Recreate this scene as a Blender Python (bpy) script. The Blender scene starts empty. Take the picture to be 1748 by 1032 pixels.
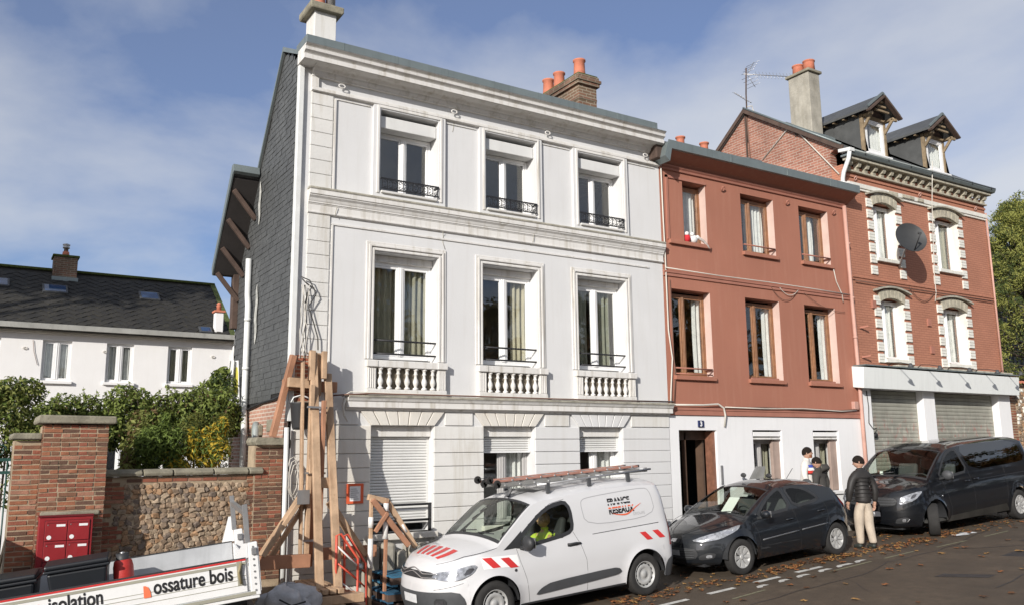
import bpy, bmesh, math, random
from mathutils import Vector, Matrix, noise as mnoise
random.seed(7)
SC = bpy.context.scene
COL = SC.collection
R = math.radians

# ---------------------------------------------------------------- camera
FPX, YAW, PIT, ROL = 1459.055, R(32.29898715), R(9.8267618), R(-0.55995502)
CAM = Vector((0, -13.5, 2.5))
fw = Vector((math.sin(YAW)*math.cos(PIT), math.cos(YAW)*math.cos(PIT), math.sin(PIT)))
rt = Vector((math.cos(YAW), -math.sin(YAW), 0)); up = rt.cross(fw)
r2 = math.cos(ROL)*rt + math.sin(ROL)*up; u2 = -math.sin(ROL)*rt + math.cos(ROL)*up
cd = bpy.data.cameras.new('camera'); cam = bpy.data.objects.new('camera', cd); COL.objects.link(cam)
cd.sensor_width = 36; cd.sensor_fit = 'HORIZONTAL'; cd.lens = 36*FPX/1748
cd.clip_start = 0.1; cd.clip_end = 3000
cam.matrix_world = Matrix(((r2.x, u2.x, -fw.x, CAM.x), (r2.y, u2.y, -fw.y, CAM.y), (r2.z, u2.z, -fw.z, CAM.z), (0, 0, 0, 1)))
SC.camera = cam

# ---------------------------------------------------------------- sky and sun
SUN_EL, SUN_AZ = R(21), R(56)                       # azimuth measured from the street normal
sdir = Vector((math.sin(SUN_AZ)*math.cos(SUN_EL), math.cos(SUN_AZ)*math.cos(SUN_EL), -math.sin(SUN_EL)))
W = bpy.data.worlds.new('World'); SC.world = W; W.use_nodes = True
nt = W.node_tree; nt.nodes.clear()
def wn(t, **k):
    n = nt.nodes.new(t)
    for a, b in k.items(): setattr(n, a, b)
    return n
sky = wn('ShaderNodeTexSky', sky_type='NISHITA', sun_disc=False, sun_elevation=SUN_EL,
         sun_rotation=math.atan2(-sdir.x, -sdir.y), altitude=50, air_density=1.0, dust_density=0.9, ozone_density=5.0)
tc = wn('ShaderNodeTexCoord'); sep = wn('ShaderNodeSeparateXYZ'); nt.links.new(tc.outputs['Generated'], sep.inputs[0])
def wmath(op, a, b=None, clamp=False):
    n = wn('ShaderNodeMath', operation=op, use_clamp=clamp)
    for i, q in enumerate((a, b)):
        if q is None: continue
        if isinstance(q, (int, float)): n.inputs[i].default_value = q
        else: nt.links.new(q, n.inputs[i])
    return n.outputs[0]
zz = wmath('ADD', wmath('MAXIMUM', sep.outputs['Z'], 0.0), 0.22)
px_ = wmath('DIVIDE', sep.outputs['X'], zz); py_ = wmath('DIVIDE', sep.outputs['Y'], zz)
cmb = wn('ShaderNodeCombineXYZ'); nt.links.new(px_, cmb.inputs[0]); nt.links.new(py_, cmb.inputs[1])
n1 = wn('ShaderNodeTexNoise'); n1.inputs['Scale'].default_value = 0.9; n1.inputs['Detail'].default_value = 8; n1.inputs['Roughness'].default_value = 0.52
n1.inputs['Distortion'].default_value = 0.25
mp = wn('ShaderNodeMapping'); mp.inputs['Location'].default_value = (4.65, 12.42, 4.54); mp.inputs['Scale'].default_value = (1.0, 0.75, 1.0)
nt.links.new(cmb.outputs[0], mp.inputs[0]); nt.links.new(mp.outputs[0], n1.inputs['Vector'])
cov = wmath('MULTIPLY', wmath('SUBTRACT', n1.outputs['Fac'], 0.40), 3.2, True)
cov = wmath('MULTIPLY', cov, wmath('SUBTRACT', 2.0, cov))
mixc = wn('ShaderNodeMix', data_type='RGBA'); nt.links.new(wmath('ADD', wmath('MULTIPLY', cov, 0.72), 0.12), mixc.inputs['Factor'])
tint = wn('ShaderNodeMix', data_type='RGBA', blend_type='MULTIPLY'); tint.inputs['Factor'].default_value = 1; nt.links.new(sky.outputs[0], tint.inputs['A']); tint.inputs['B'].default_value = (1.0, 0.93, 1.02, 1)
nt.links.new(tint.outputs['Result'], mixc.inputs['A']); mixc.inputs['B'].default_value = (6.3, 6.4, 6.5, 1)
bg = wn('ShaderNodeBackground'); bg.inputs['Strength'].default_value = 0.092
out = wn('ShaderNodeOutputWorld'); nt.links.new(mixc.outputs['Result'], bg.inputs[0]); nt.links.new(bg.outputs[0], out.inputs[0])
sl = bpy.data.lights.new('sun', 'SUN'); sl.energy = 4.0; sl.angle = R(0.53); sl.color = (1.0, 0.95, 0.885)
so = bpy.data.objects.new('sun', sl); COL.objects.link(so); so.location = (-30, -30, 40)
so.rotation_euler = sdir.to_track_quat('-Z', 'Y').to_euler()
SC.view_settings.view_transform = 'Standard'; SC.view_settings.look = 'None'; SC.view_settings.gamma = 1
SC.view_settings.exposure = 0.37
SC.render.resolution_x = 1024; SC.render.resolution_y = 604

# ---------------------------------------------------------------- materials
MATS = {}
def mat(name, col, rough=0.7, var=0.12, scale=3.0, bump=0.0, bscale=40.0, metal=0.0, streak=0.0, streakcol=None, spec=0.5, coat=0.0, obj=False, speck=0.0, speckcol=(0.05,0.05,0.03), low=0.0, sub=None):
    """noise-varied principled material; streak = vertical weather stains, speck = spots of moss or dirt"""
    if name in MATS: return MATS[name]
    m = bpy.data.materials.new(name); m.use_nodes = True; t = m.node_tree; N = t.nodes; Lk = t.links
    b = N['Principled BSDF']; b.inputs['Roughness'].default_value = rough; b.inputs['Metallic'].default_value = metal
    b.inputs['Specular IOR Level'].default_value = spec; b.inputs['Coat Weight'].default_value = coat
    if coat: b.inputs['Coat Roughness'].default_value = 0.04
    if obj:
        tcn = N.new('ShaderNodeTexCoord'); P = tcn.outputs['Object']
    else:
        g = N.new('ShaderNodeNewGeometry'); P = g.outputs['Position']
    def nz(sc, det=5, ro=0.55, vec=None, dist=0.0):
        n = N.new('ShaderNodeTexNoise'); n.inputs['Scale'].default_value = sc; n.inputs['Detail'].default_value = det
        n.inputs['Roughness'].default_value = ro; n.inputs['Distortion'].default_value = dist
        Lk.new(vec or P, n.inputs['Vector']); return n.outputs['Fac']
    def ramp(fac, a, bb, c0=(0,0,0,1), c1=(1,1,1,1)):
        r = N.new('ShaderNodeValToRGB'); r.color_ramp.elements[0].position = a; r.color_ramp.elements[1].position = bb
        r.color_ramp.elements[0].color = c0; r.color_ramp.elements[1].color = c1; Lk.new(fac, r.inputs[0]); return r.outputs[0]
    def mix(fac, a, bb, blend='MIX'):
        x = N.new('ShaderNodeMix'); x.data_type = 'RGBA'; x.blend_type = blend
        for s, q in (('Factor', fac), ('A', a), ('B', bb)):
            if isinstance(q, (int, float)): x.inputs[s].default_value = q
            elif isinstance(q, tuple): x.inputs[s].default_value = (*q[:3], 1)
            else: Lk.new(q, x.inputs[s])
        return x.outputs['Result']
    c0 = tuple(max(0, q*(1-var)) for q in col); c1 = tuple(min(1, q*(1+var)) for q in col)
    cc = mix(ramp(nz(scale), 0.3, 0.7), c0, c1)
    if low:
        cc = mix(ramp(nz(scale*0.18, 3), 0.35, 0.7), cc, tuple(q*(1-low) for q in col))
    if streak:
        mpn = N.new('ShaderNodeMapping'); mpn.inputs['Scale'].default_value = (5.0, 5.0, 0.45); Lk.new(P, mpn.inputs[0])
        s = ramp(nz(1.6, 6, 0.6, mpn.outputs[0], 0.4), 0.5, 0.78)
        mm = N.new('ShaderNodeMath'); mm.operation = 'MULTIPLY'; mm.inputs[1].default_value = streak; Lk.new(s, mm.inputs[0])
        cc = mix(mm.outputs[0], cc, streakcol or tuple(q*0.45 for q in col))
    if speck:
        s = ramp(nz(scale*5, 6, 0.7), 0.56, 0.68)
        mm = N.new('ShaderNodeMath'); mm.operation = 'MULTIPLY'; mm.inputs[1].default_value = speck; Lk.new(s, mm.inputs[0])
        cc = mix(mm.outputs[0], cc, speckcol)
    Lk.new(cc, b.inputs['Base Color'])
    if bump:
        bn = N.new('ShaderNodeBump'); bn.inputs['Strength'].default_value = bump; bn.inputs['Distance'].default_value = 0.02
        Lk.new(nz(bscale, 6, 0.6), bn.inputs['Height']); Lk.new(bn.outputs[0], b.inputs['Normal'])
    if sub: b.inputs['Subsurface Weight'].default_value = sub
    MATS[name] = m; return m
def brickmat(name, c1, c2, mortar, bw=0.22, bh=0.06, axis='xz', mort=0.008, rough=0.85, bump=0.5, low=0.15):
    if name in MATS: return MATS[name]
    m = bpy.data.materials.new(name); m.use_nodes = True; t = m.node_tree; N = t.nodes; Lk = t.links
    b = N['Principled BSDF']; b.inputs['Roughness'].default_value = rough
    g = N.new('ShaderNodeNewGeometry'); s = N.new('ShaderNodeSeparateXYZ'); Lk.new(g.outputs['Position'], s.inputs[0])
    c = N.new('ShaderNodeCombineXYZ'); sm_ = N.new('ShaderNodeMath'); Lk.new(s.outputs['X'], sm_.inputs[0]); Lk.new(s.outputs['Y'], sm_.inputs[1])
    Lk.new(sm_.outputs[0] if axis == 'sum' else s.outputs['X' if axis[0] == 'x' else 'Y'], c.inputs[0]); Lk.new(s.outputs['Z'], c.inputs[1])
    k = N.new('ShaderNodeTexBrick'); k.inputs['Scale'].default_value = 1; k.inputs['Brick Width'].default_value = bw; k.inputs['Row Height'].default_value = bh
    k.inputs['Mortar Size'].default_value = mort; k.inputs['Mortar Smooth'].default_value = 0.3; k.inputs['Bias'].default_value = 0.0
    k.inputs['Color1'].default_value = (*c1, 1); k.inputs['Color2'].default_value = (*c2, 1); k.inputs['Mortar'].default_value = (*mortar, 1)
    Lk.new(c.outputs[0], k.inputs['Vector'])
    n = N.new('ShaderNodeTexNoise'); n.inputs['Scale'].default_value = 1.3; n.inputs['Detail'].default_value = 6; Lk.new(g.outputs['Position'], n.inputs['Vector'])
    rr = N.new('ShaderNodeMapRange'); rr.inputs['From Min'].default_value = 0.3; rr.inputs['From Max'].default_value = 0.7
    rr.inputs['To Min'].default_value = 1-low; rr.inputs['To Max'].default_value = 1+low; Lk.new(n.outputs['Fac'], rr.inputs['Value'])
    x = N.new('ShaderNodeVectorMath'); x.operation = 'SCALE'; Lk.new(k.outputs['Color'], x.inputs[0]); Lk.new(rr.outputs[0], x.inputs['Scale'])
    Lk.new(x.outputs[0], b.inputs['Base Color'])
    bn = N.new('ShaderNodeBump'); bn.invert = True; bn.inputs['Strength'].default_value = bump; bn.inputs['Distance'].default_value = 0.012
    Lk.new(k.outputs['Fac'], bn.inputs['Height']); Lk.new(bn.outputs[0], b.inputs['Normal'])
    MATS[name] = m; return m
def glassmat(name, tint=(0.8,0.85,0.85), ior=1.75, body=0.0, bodycol=(0.01,0.012,0.015)):
    if name in MATS: return MATS[name]
    m = bpy.data.materials.new(name); m.use_nodes = True; t = m.node_tree; N = t.nodes; Lk = t.links; N.clear()
    o = N.new('ShaderNodeOutputMaterial'); lw = N.new('ShaderNodeLayerWeight'); lw.inputs['Blend'].default_value = 0.5
    f0 = ((ior-1)/(ior+1))**2; pw = N.new('ShaderNodeMath'); pw.operation = 'POWER'; pw.inputs[1].default_value = 5.0; Lk.new(lw.outputs['Facing'], pw.inputs[0])
    fr = N.new('ShaderNodeMapRange'); fr.inputs['To Min'].default_value = f0; fr.inputs['To Max'].default_value = 0.9; Lk.new(pw.outputs[0], fr.inputs['Value'])
    tr = N.new('ShaderNodeBsdfTransparent'); tr.inputs[0].default_value = (*tint, 1)
    gl = N.new('ShaderNodeBsdfGlossy'); gl.inputs['Roughness'].default_value = 0.015; gl.inputs[0].default_value = (1,1,1,1)
    g = N.new('ShaderNodeNewGeometry'); n = N.new('ShaderNodeTexNoise'); n.inputs['Scale'].default_value = 2.2; n.inputs['Detail'].default_value = 1
    Lk.new(g.outputs['Position'], n.inputs['Vector'])
    bn = N.new('ShaderNodeBump'); bn.inputs['Strength'].default_value = 0.05; bn.inputs['Distance'].default_value = 0.05; Lk.new(n.outputs['Fac'], bn.inputs['Height']); Lk.new(bn.outputs[0], gl.inputs['Normal'])
    mx = N.new('ShaderNodeMixShader'); Lk.new(fr.outputs[0], mx.inputs[0]); Lk.new(gl.outputs[0], mx.inputs[2])
    if body:
        df = N.new('ShaderNodeBsdfDiffuse'); df.inputs[0].default_value = (*bodycol, 1)
        m2 = N.new('ShaderNodeMixShader'); m2.inputs[0].default_value = body; Lk.new(tr.outputs[0], m2.inputs[1]); Lk.new(df.outputs[0], m2.inputs[2]); Lk.new(m2.outputs[0], mx.inputs[1])
    else: Lk.new(tr.outputs[0], mx.inputs[1])
    Lk.new(mx.outputs[0], o.inputs[0]); MATS[name] = m; return m

# ---------------------------------------------------------------- mesh builder
ORG = {}
class MB:
    def __init__(s): s.v = []; s.f = []; s.sm = []
    def add(s, vs, fs, smooth=False):
        o = len(s.v); s.v += [tuple(q) for q in vs]; s.f += [tuple(i+o for i in q) for q in fs]; s.sm += [smooth]*len(fs); return s
    def poly(s, pts): return s.add(pts, [tuple(range(len(pts)))])
    def box(s, x0, x1, y0, y1, z0, z1):
        return s.add([(x0,y0,z0),(x1,y0,z0),(x1,y1,z0),(x0,y1,z0),(x0,y0,z1),(x1,y0,z1),(x1,y1,z1),(x0,y1,z1)],
                     [(0,3,2,1),(4,5,6,7),(0,1,5,4),(1,2,6,5),(2,3,7,6),(3,0,4,7)])
    def prism(s, pts, a0, a1, axis='x'):
        n = len(pts)
        def P(p, a): return (a, p[0], p[1]) if axis == 'x' else ((p[0], a, p[1]) if axis == 'y' else (p[0], p[1], a))
        return s.add([P(p, a0) for p in pts]+[P(p, a1) for p in pts],
                     [tuple(range(n))[::-1], tuple(range(n, 2*n))]+[(i, (i+1) % n, n+(i+1) % n, n+i) for i in range(n)])
    def bar(s, p, q, w, h, upv=(0,0,1)):
        p = Vector(p); q = Vector(q); d = (q-p).normalized(); u = Vector(upv)
        if abs(d.dot(u)) > 0.97: u = Vector((0,1,0))
        a = d.cross(u).normalized()*w/2; b = a.cross(d).normalized()*h/2
        vs = [p-a-b, p+a-b, p+a+b, p-a+b, q-a-b, q+a-b, q+a+b, q-a+b]
        return s.add(vs, [(0,3,2,1),(4,5,6,7),(0,1,5,4),(1,2,6,5),(2,3,7,6),(3,0,4,7)])
    def tube(s, path, r, n=8, cap=True, closed=False):
        path = [Vector(p) for p in path]; m = len(path); rs = r if isinstance(r, (list, tuple)) else [r]*m
        rings = []; pa = None
        for i, p in enumerate(path):
            d = (path[(i+1) % m]-path[i-1]) if (closed or 0 < i < m-1) else (path[1]-path[0] if i == 0 else path[-1]-path[-2])
            d.normalize()
            if pa is None:
                u = Vector((0,0,1)) if abs(d.z) < 0.9 else Vector((1,0,0)); a = d.cross(u).normalized()
            else:
                a = pa - d*pa.dot(d); a.normalize()
            pa = a; b = d.cross(a)
            rings.append([p+(a*math.cos(2*math.pi*k/n)+b*math.sin(2*math.pi*k/n))*rs[i] for k in range(n)])
        vs = [v for g in rings for v in g]; fs = []
        for i in range(m if closed else m-1):
            j = (i+1) % m
            fs += [(i*n+k, i*n+(k+1) % n, j*n+(k+1) % n, j*n+k) for k in range(n)]
        s.add(vs, fs, True)
        if cap and not closed: s.add(rings[0], [tuple(range(n))[::-1]]); s.add(rings[-1], [tuple(range(n))])
        return s
    def lathe(s, prof, c=(0,0,0), n=16, axis='z', smooth=True, a0=0, a1=2*math.pi, cap=True):
        full = abs(a1-a0-2*math.pi) < 1e-6; k = n if full else n+1; vs = []
        for r, h in prof:
            for i in range(k):
                a = a0+(a1-a0)*i/n; x, y = r*math.cos(a), r*math.sin(a)
                q = (x, y, h) if axis == 'z' else ((x, h, y) if axis == 'y' else (h, x, y))
                vs.append((c[0]+q[0], c[1]+q[1], c[2]+q[2]))
        fs = []
        for j in range(len(prof)-1):
            for i in range(n if full else n):
                i2 = (i+1) % k
                fs.append((j*k+i, j*k+i2, (j+1)*k+i2, (j+1)*k+i))
        s.add(vs, fs, smooth)
        if full and cap:
            for j in (0, len(prof)-1):
                if prof[j][0] > 1e-4: s.add([vs[j*k+i] for i in range(k)], [tuple(range(k))])
        return s
    def grid(s, fn, nu, nv, smooth=True):
        vs = [fn(i/nu, j/nv) for j in range(nv+1) for i in range(nu+1)]
        return s.add(vs, [(j*(nu+1)+i, j*(nu+1)+i+1, (j+1)*(nu+1)+i+1, (j+1)*(nu+1)+i) for j in range(nv) for i in range(nu)], smooth)
    def sphere(s, c, r, n=12, m=8):
        rx, ry, rz = r if isinstance(r, (tuple, list)) else (r, r, r)
        return s.grid(lambda a, b: (c[0]+rx*math.sin(math.pi*b)*math.cos(2*math.pi*a), c[1]+ry*math.sin(math.pi*b)*math.sin(2*math.pi*a), c[2]-rz*math.cos(math.pi*b)), n, m)
    def mesh(s, name, off=None, norm=True):
        me = bpy.data.meshes.new(name); o = off or Vector((0,0,0))
        me.from_pydata([(a-o.x, b-o.y, c-o.z) for a, b, c in s.v], [], s.f)
        me.polygons.foreach_set('use_smooth', s.sm)
        if norm:
            bm = bmesh.new(); bm.from_mesh(me); bmesh.ops.remove_doubles(bm, verts=bm.verts, dist=1e-5)
            bmesh.ops.recalc_face_normals(bm, faces=bm.faces); bm.to_mesh(me); bm.free()
        me.update(); return me
    def obj(s, name, m, parent=None, bevel=0.0, norm=True, seg=2, sub=0, sharp=None):
        off = ORG.get(parent.name) if parent else None
        me = s.mesh(name, off, norm)
        return link(name, me, m, parent, bevel, seg, sub, sharp)
def link(name, me, m, parent=None, bevel=0.0, seg=2, sub=0, sharp=None):
    o = bpy.data.objects.new(name, me); COL.objects.link(o)
    if m and not me.materials: me.materials.append(m)
    if parent:
        o.parent = parent; ORG[o.name] = ORG.get(parent.name, Vector((0,0,0)))
    else: ORG[o.name] = Vector((0,0,0))
    if sharp: me.set_sharp_from_angle(angle=R(sharp))
    if bevel:
        b = o.modifiers.new('bevel', 'BEVEL'); b.width = bevel; b.segments = seg; b.limit_method = 'ANGLE'; b.angle_limit = R(40)
    if sub:
        b = o.modifiers.new('sub', 'SUBSURF'); b.levels = sub; b.render_levels = sub
    return o
def tag(o, label=None, cat=None, group=None, kind=None):
    for k, v in (('label', label), ('category', cat), ('group', group), ('kind', kind)):
        if v: o[k] = v
    return o
def thing(name, label, cat, loc=(0,0,0), group=None, rot=None):
    o = bpy.data.objects.new(name, None); COL.objects.link(o); o.location = loc; o.empty_display_size = 0.2
    if rot: o.rotation_euler = rot; ORG[o.name] = Vector((0,0,0))
    else: ORG[o.name] = Vector(loc)
    return tag(o, label, cat, group)
def copy_tree(o, parent=None):
    c = o.copy(); COL.objects.link(c); c.parent = parent; ORG[c.name] = ORG.get(o.name, Vector((0,0,0)))
    for ch in [x for x in bpy.data.objects if x.parent == o]: copy_tree(ch, c)
    return c
def wall(mb, x0, x1, z0, z1, holes, y0=0.0, th=0.35, ends=True):
    """slab facing -Y with rectangular openings and real reveals"""
    xs = sorted({x0, x1, *[h[0] for h in holes], *[h[1] for h in holes]}); zs = sorted({z0, z1, *[h[2] for h in holes], *[h[3] for h in holes]})
    inh = lambda x, z: any(h[0] < x < h[1] and h[2] < z < h[3] for h in holes)
    for a, b in zip(xs, xs[1:]):
        for c, d in zip(zs, zs[1:]):
            if inh((a+b)/2, (c+d)/2): continue
            mb.poly([(a,y0,c),(b,y0,c),(b,y0,d),(a,y0,d)]); mb.poly([(a,y0+th,d),(b,y0+th,d),(b,y0+th,c),(a,y0+th,c)])
    for h in holes:
        a, b, c, d = h[:4]; y = y0; e = y0+th
        mb.poly([(a,y,c),(a,y,d),(a,e,d),(a,e,c)]); mb.poly([(b,y,d),(b,y,c),(b,e,c),(b,e,d)])
        if d < z1: mb.poly([(a,y,d),(b,y,d),(b,e,d),(a,e,d)])
        if c > z0: mb.poly([(a,y,c),(a,e,c),(b,e,c),(b,y,c)])
    if ends:
        mb.poly([(x0,y0,z0),(x0,y0,z1),(x0,y0+th,z1),(x0,y0+th,z0)]); mb.poly([(x1,y0,z1),(x1,y0,z0),(x1,y0+th,z0),(x1,y0+th,z1)])
        mb.poly([(x0,y0,z1),(x1,y0,z1),(x1,y0+th,z1),(x0,y0+th,z1)])
    return mb
def text_mesh(body, size, bold=0.0, spacing=1.0, shear=0.0):
    cu = bpy.data.curves.new('lettering', 'FONT'); cu.body = body; cu.size = size; cu.offset = bold; cu.space_character = spacing; cu.shear = shear
    cu.fill_mode = 'FRONT'
    o = bpy.data.objects.new('lettering', cu); COL.objects.link(o)
    me = bpy.data.meshes.new_from_object(o.evaluated_get(bpy.context.evaluated_depsgraph_get()))
    bpy.data.objects.remove(o); bpy.data.curves.remove(cu); return me
GK = [(-60,-2.6),(0,-.385),(6.5,.033),(9.4,.222),(11.5,.358),(14.1,.52),(17.3,.67),(20.65,.845),(30,1.32),(90,4.0)]
def lerp(t, x):
    if x <= t[0][0]: return t[0][1]
    for (a, p), (b, q) in zip(t, t[1:]):
        if x <= b: return p+(q-p)*(x-a)/(b-a) if b > a else q
    return t[-1][1]
def ground_z(x): return lerp(GK, x)
# ---------------------------------------------------------------- palette
m_white = mat('white_render', (0.66,0.66,0.655), 0.85, 0.035, 1.4, 0.12, 30, streak=0.17, streakcol=(0.42,0.39,0.33), low=0.07)
m_white2 = mat('white_render_worn', (0.68,0.67,0.64), 0.88, 0.06, 2.0, 0.2, 25, streak=0.62, streakcol=(0.40,0.36,0.28), low=0.10)
m_stone = mat('painted_stone', (0.68,0.65,0.59), 0.88, 0.08, 2.5, 0.15, 40, streak=0.3, streakcol=(0.5,0.43,0.33), low=0.08)
m_trim = mat('trim_paint', (0.68,0.665,0.635), 0.8, 0.05, 3, 0.1, 50, streak=0.7, streakcol=(0.34,0.30,0.22), speck=0.12, speckcol=(0.3,0.27,0.2))
m_ledge = mat('weathered_ledge', (0.36,0.34,0.28), 0.9, 0.3, 6, 0.3, 40, speck=0.6, speckcol=(0.10,0.10,0.06))
m_red = mat('red_render', (0.385,0.160,0.105), 0.9, 0.05, 1.2, 0.12, 40, streak=0.3, streakcol=(0.46,0.24,0.17), low=0.16, speck=0.18, speckcol=(0.29,0.115,0.08))
m_redtrim = mat('red_trim', (0.36,0.155,0.11), 0.9, 0.1, 3, 0.15, 40)
m_redwhite = mat('white_basement', (0.76,0.76,0.76), 0.85, 0.03, 1.0, 0.1, 40, streak=0.12)
m_upvc = mat('white_window_frame', (0.80,0.80,0.79), 0.35, 0.02, 3)
m_greyframe = mat('grey_window_frame', (0.42,0.41,0.40), 0.5, 0.06, 3)
m_wood = mat('varnished_wood', (0.26,0.125,0.06), 0.4, 0.25, 8, streak=0.3)
m_doorwood = mat('dark_door_wood', (0.085,0.05,0.032), 0.5, 0.3, 6, 0.1, 60, streak=0.4)
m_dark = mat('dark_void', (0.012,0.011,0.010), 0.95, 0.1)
m_iron = mat('black_iron', (0.018,0.018,0.020), 0.5, 0.2, 10)
m_zinc = mat('zinc', (0.20,0.235,0.235), 0.45, 0.14, 2.5, metal=0.35, streak=0.4, low=0.1)
m_slate = mat('slate', (0.084,0.087,0.086), 0.55, 0.28, 4.0, 0.15, 60, low=0.2)
m_slate2 = mat('slate_pale', (0.12,0.13,0.135), 0.55, 0.25, 5.0, 0.15, 60)
m_roofmoss = mat('mossy_slate', (0.026,0.024,0.020), 0.8, 0.35, 3, 0.2, 50, speck=0.45, speckcol=(0.10,0.085,0.035), low=0.2)
m_roofmoss2 = mat('mossy_slate_dark', (0.020,0.019,0.017), 0.8, 0.35, 3, 0.2, 50, speck=0.35, speckcol=(0.12,0.095,0.03), low=0.2)
m_moss = mat('moss', (0.065,0.085,0.02), 0.95, 0.4, 12, 0.5, 40)
m_terra = mat('terracotta', (0.50,0.17,0.10), 0.8, 0.15, 6, streak=0.3)
m_pipe_white = mat('white_pipe', (0.68,0.69,0.67), 0.5, 0.08, 4, streak=0.3)
m_pipe_grey = mat('grey_pipe', (0.28,0.31,0.30), 0.5, 0.1, 4)
m_pipe_pink = mat('pink_pipe', (0.52,0.30,0.24), 0.6, 0.1, 4, streak=0.3)
m_timber = mat('raw_timber', (0.44,0.30,0.19), 0.8, 0.3, 3.0, 0.15, 30, streak=0.85, streakcol=(0.27,0.16,0.09), speck=0.35, speckcol=(0.2,0.1,0.05))
m_timber_red = mat('reddish_timber', (0.36,0.18,0.105), 0.8, 0.25, 3.0, 0.15, 30, streak=0.5, streakcol=(0.22,0.10,0.05))
m_timber_old = mat('old_brown_timber', (0.085,0.055,0.042), 0.85, 0.3, 4, 0.2, 30, streak=0.4)
m_timber_tan = mat('tan_carved_timber', (0.24,0.18,0.11), 0.85, 0.3, 6, 0.2, 30)
m_cable_w = mat('pale_cable', (0.55,0.52,0.46), 0.7, 0.1)
m_cable_d = mat('dark_cable', (0.035,0.033,0.03), 0.7, 0.1)
m_cable_r = mat('brown_cable', (0.16,0.085,0.06), 0.7, 0.1)
m_curtain = mat('beige_curtain', (0.36,0.345,0.265), 0.9, 0.12, 3, streak=0.5, streakcol=(0.20,0.18,0.11))
m_lace = mat('white_curtain', (0.74,0.74,0.72), 0.9, 0.1, 8, streak=0.4, streakcol=(0.5,0.5,0.5))
m_shutter = mat('white_roller_shutter', (0.66,0.66,0.64), 0.5, 0.05, 3, streak=0.25, streakcol=(0.45,0.43,0.38))
m_metalshut = mat('steel_shutter', (0.34,0.335,0.285), 0.55, 0.12, 3, metal=0.25, streak=0.3, low=0.1)
m_concrete = mat('mossy_concrete', (0.24,0.22,0.165), 0.95, 0.3, 5, 0.4, 30, speck=0.6, speckcol=(0.09,0.085,0.045))
m_mortar = mat('mortar', (0.36,0.28,0.19), 0.95, 0.2, 8, 0.3, 60)
m_br = [mat('brick_%s' % n, c, 0.9, 0.18, 14, 0.35, 60, obj=False, speck=0.25, speckcol=(0.10,0.05,0.035)) for n, c in
        (('orange', (0.29,0.115,0.06)), ('red', (0.25,0.085,0.05)), ('brown', (0.19,0.09,0.052)), ('dark', (0.12,0.064,0.042)), ('pink', (0.32,0.155,0.10)))]
m_chimbrick = brickmat('chimney_brick', (0.10,0.07,0.045), (0.17,0.085,0.055), (0.20,0.165,0.12), 0.22, 0.07, 'sum', 0.012, low=0.5)
m_chimbrick_s = brickmat('chimney_brick_side', (0.11,0.075,0.045), (0.18,0.09,0.055), (0.24,0.20,0.15), 0.22, 0.07, 'sum', 0.012, low=0.5)
m_flint = [mat('flint_%d' % i, c, 0.75, 0.35, 14, 0.5, 40, speck=0.3, speckcol=s) for i, (c, s) in enumerate(
        [((0.27,0.19,0.125),(0.45,0.37,0.28)), ((0.21,0.15,0.10),(0.07,0.055,0.05)), ((0.34,0.26,0.18),(0.15,0.10,0.06)), ((0.33,0.20,0.11),(0.2,0.12,0.07)), ((0.17,0.13,0.10),(0.38,0.32,0.25))])]
m_paintbrick = brickmat('painted_red_brick', (0.41,0.18,0.112), (0.38,0.165,0.102), (0.30,0.125,0.08), 0.22, 0.065, 'xz', 0.008, bump=0.55, low=0.09)
m_gablebrick = brickmat('gable_brick', (0.23,0.095,0.065), (0.32,0.145,0.10), (0.40,0.33,0.27), 0.22, 0.075, 'yz', 0.008, low=0.2)
m_basebrick = brickmat('base_brick', (0.33,0.17,0.12), (0.40,0.22,0.16), (0.48,0.40,0.33), 0.22, 0.065, 'yz', 0.012, low=0.2)
m_oldbrick = brickmat('exposed_brick', (0.34,0.11,0.055), (0.28,0.09,0.05), (0.40,0.30,0.22), 0.22, 0.065, 'xz', 0.012, low=0.3)
m_quoin = mat('white_painted_brick', (0.70,0.69,0.63), 0.85, 0.08, 6, 0.3, 40, streak=0.4, streakcol=(0.42,0.40,0.32))
m_arch = mat('weathered_arch_stone', (0.40,0.37,0.29), 0.9, 0.25, 8, 0.3, 40, streak=0.6, streakcol=(0.17,0.15,0.10))
m_rendergrey = mat('grey_cement_render', (0.33,0.31,0.26), 0.9, 0.25, 3, 0.3, 30, streak=0.5, streakcol=(0.16,0.14,0.10), speck=0.3, speckcol=(0.5,0.46,0.38))
m_glass = glassmat('window_glass', (0.93,0.94,0.93), 1.75)
m_carglass = glassmat('car_glass', (0.80,0.86,0.80), 1.45)
m_darkglass = glassmat('tinted_glass', (0.10,0.11,0.12), 2.3)
m_rubber = mat('tyre_rubber', (0.022,0.021,0.020), 0.85, 0.2, 10, 0.2, 60)
m_blackplastic = mat('black_plastic', (0.028,0.029,0.031), 0.55, 0.12, 6)
m_greyplastic = mat('grey_plastic_trim', (0.06,0.063,0.067), 0.6, 0.1, 6, 0.1, 300)
m_chrome = mat('chrome', (0.62,0.62,0.63), 0.25, 0.05, 4, metal=0.75)
m_alu = mat('aluminium', (0.42,0.42,0.42), 0.38, 0.1, 6, metal=0.7)
m_steelwheel = mat('silver_wheel', (0.40,0.40,0.39), 0.45, 0.12, 8, metal=0.15)
m_vanwhite = mat('white_car_paint', (0.60,0.60,0.605), 0.35, 0.015, 2, coat=0.6)
m_carblue = mat('dark_slate_car_paint', (0.007,0.009,0.012), 0.5, 0.06, 3, spec=0.25, coat=1.0)
m_carblack = mat('black_car_paint', (0.004,0.005,0.007), 0.5, 0.05, 3, spec=0.2, coat=1.0)
m_dusty = mat('dusty_black_paint', (0.028,0.026,0.022), 0.6, 0.3, 4, streak=0.5)
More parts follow.
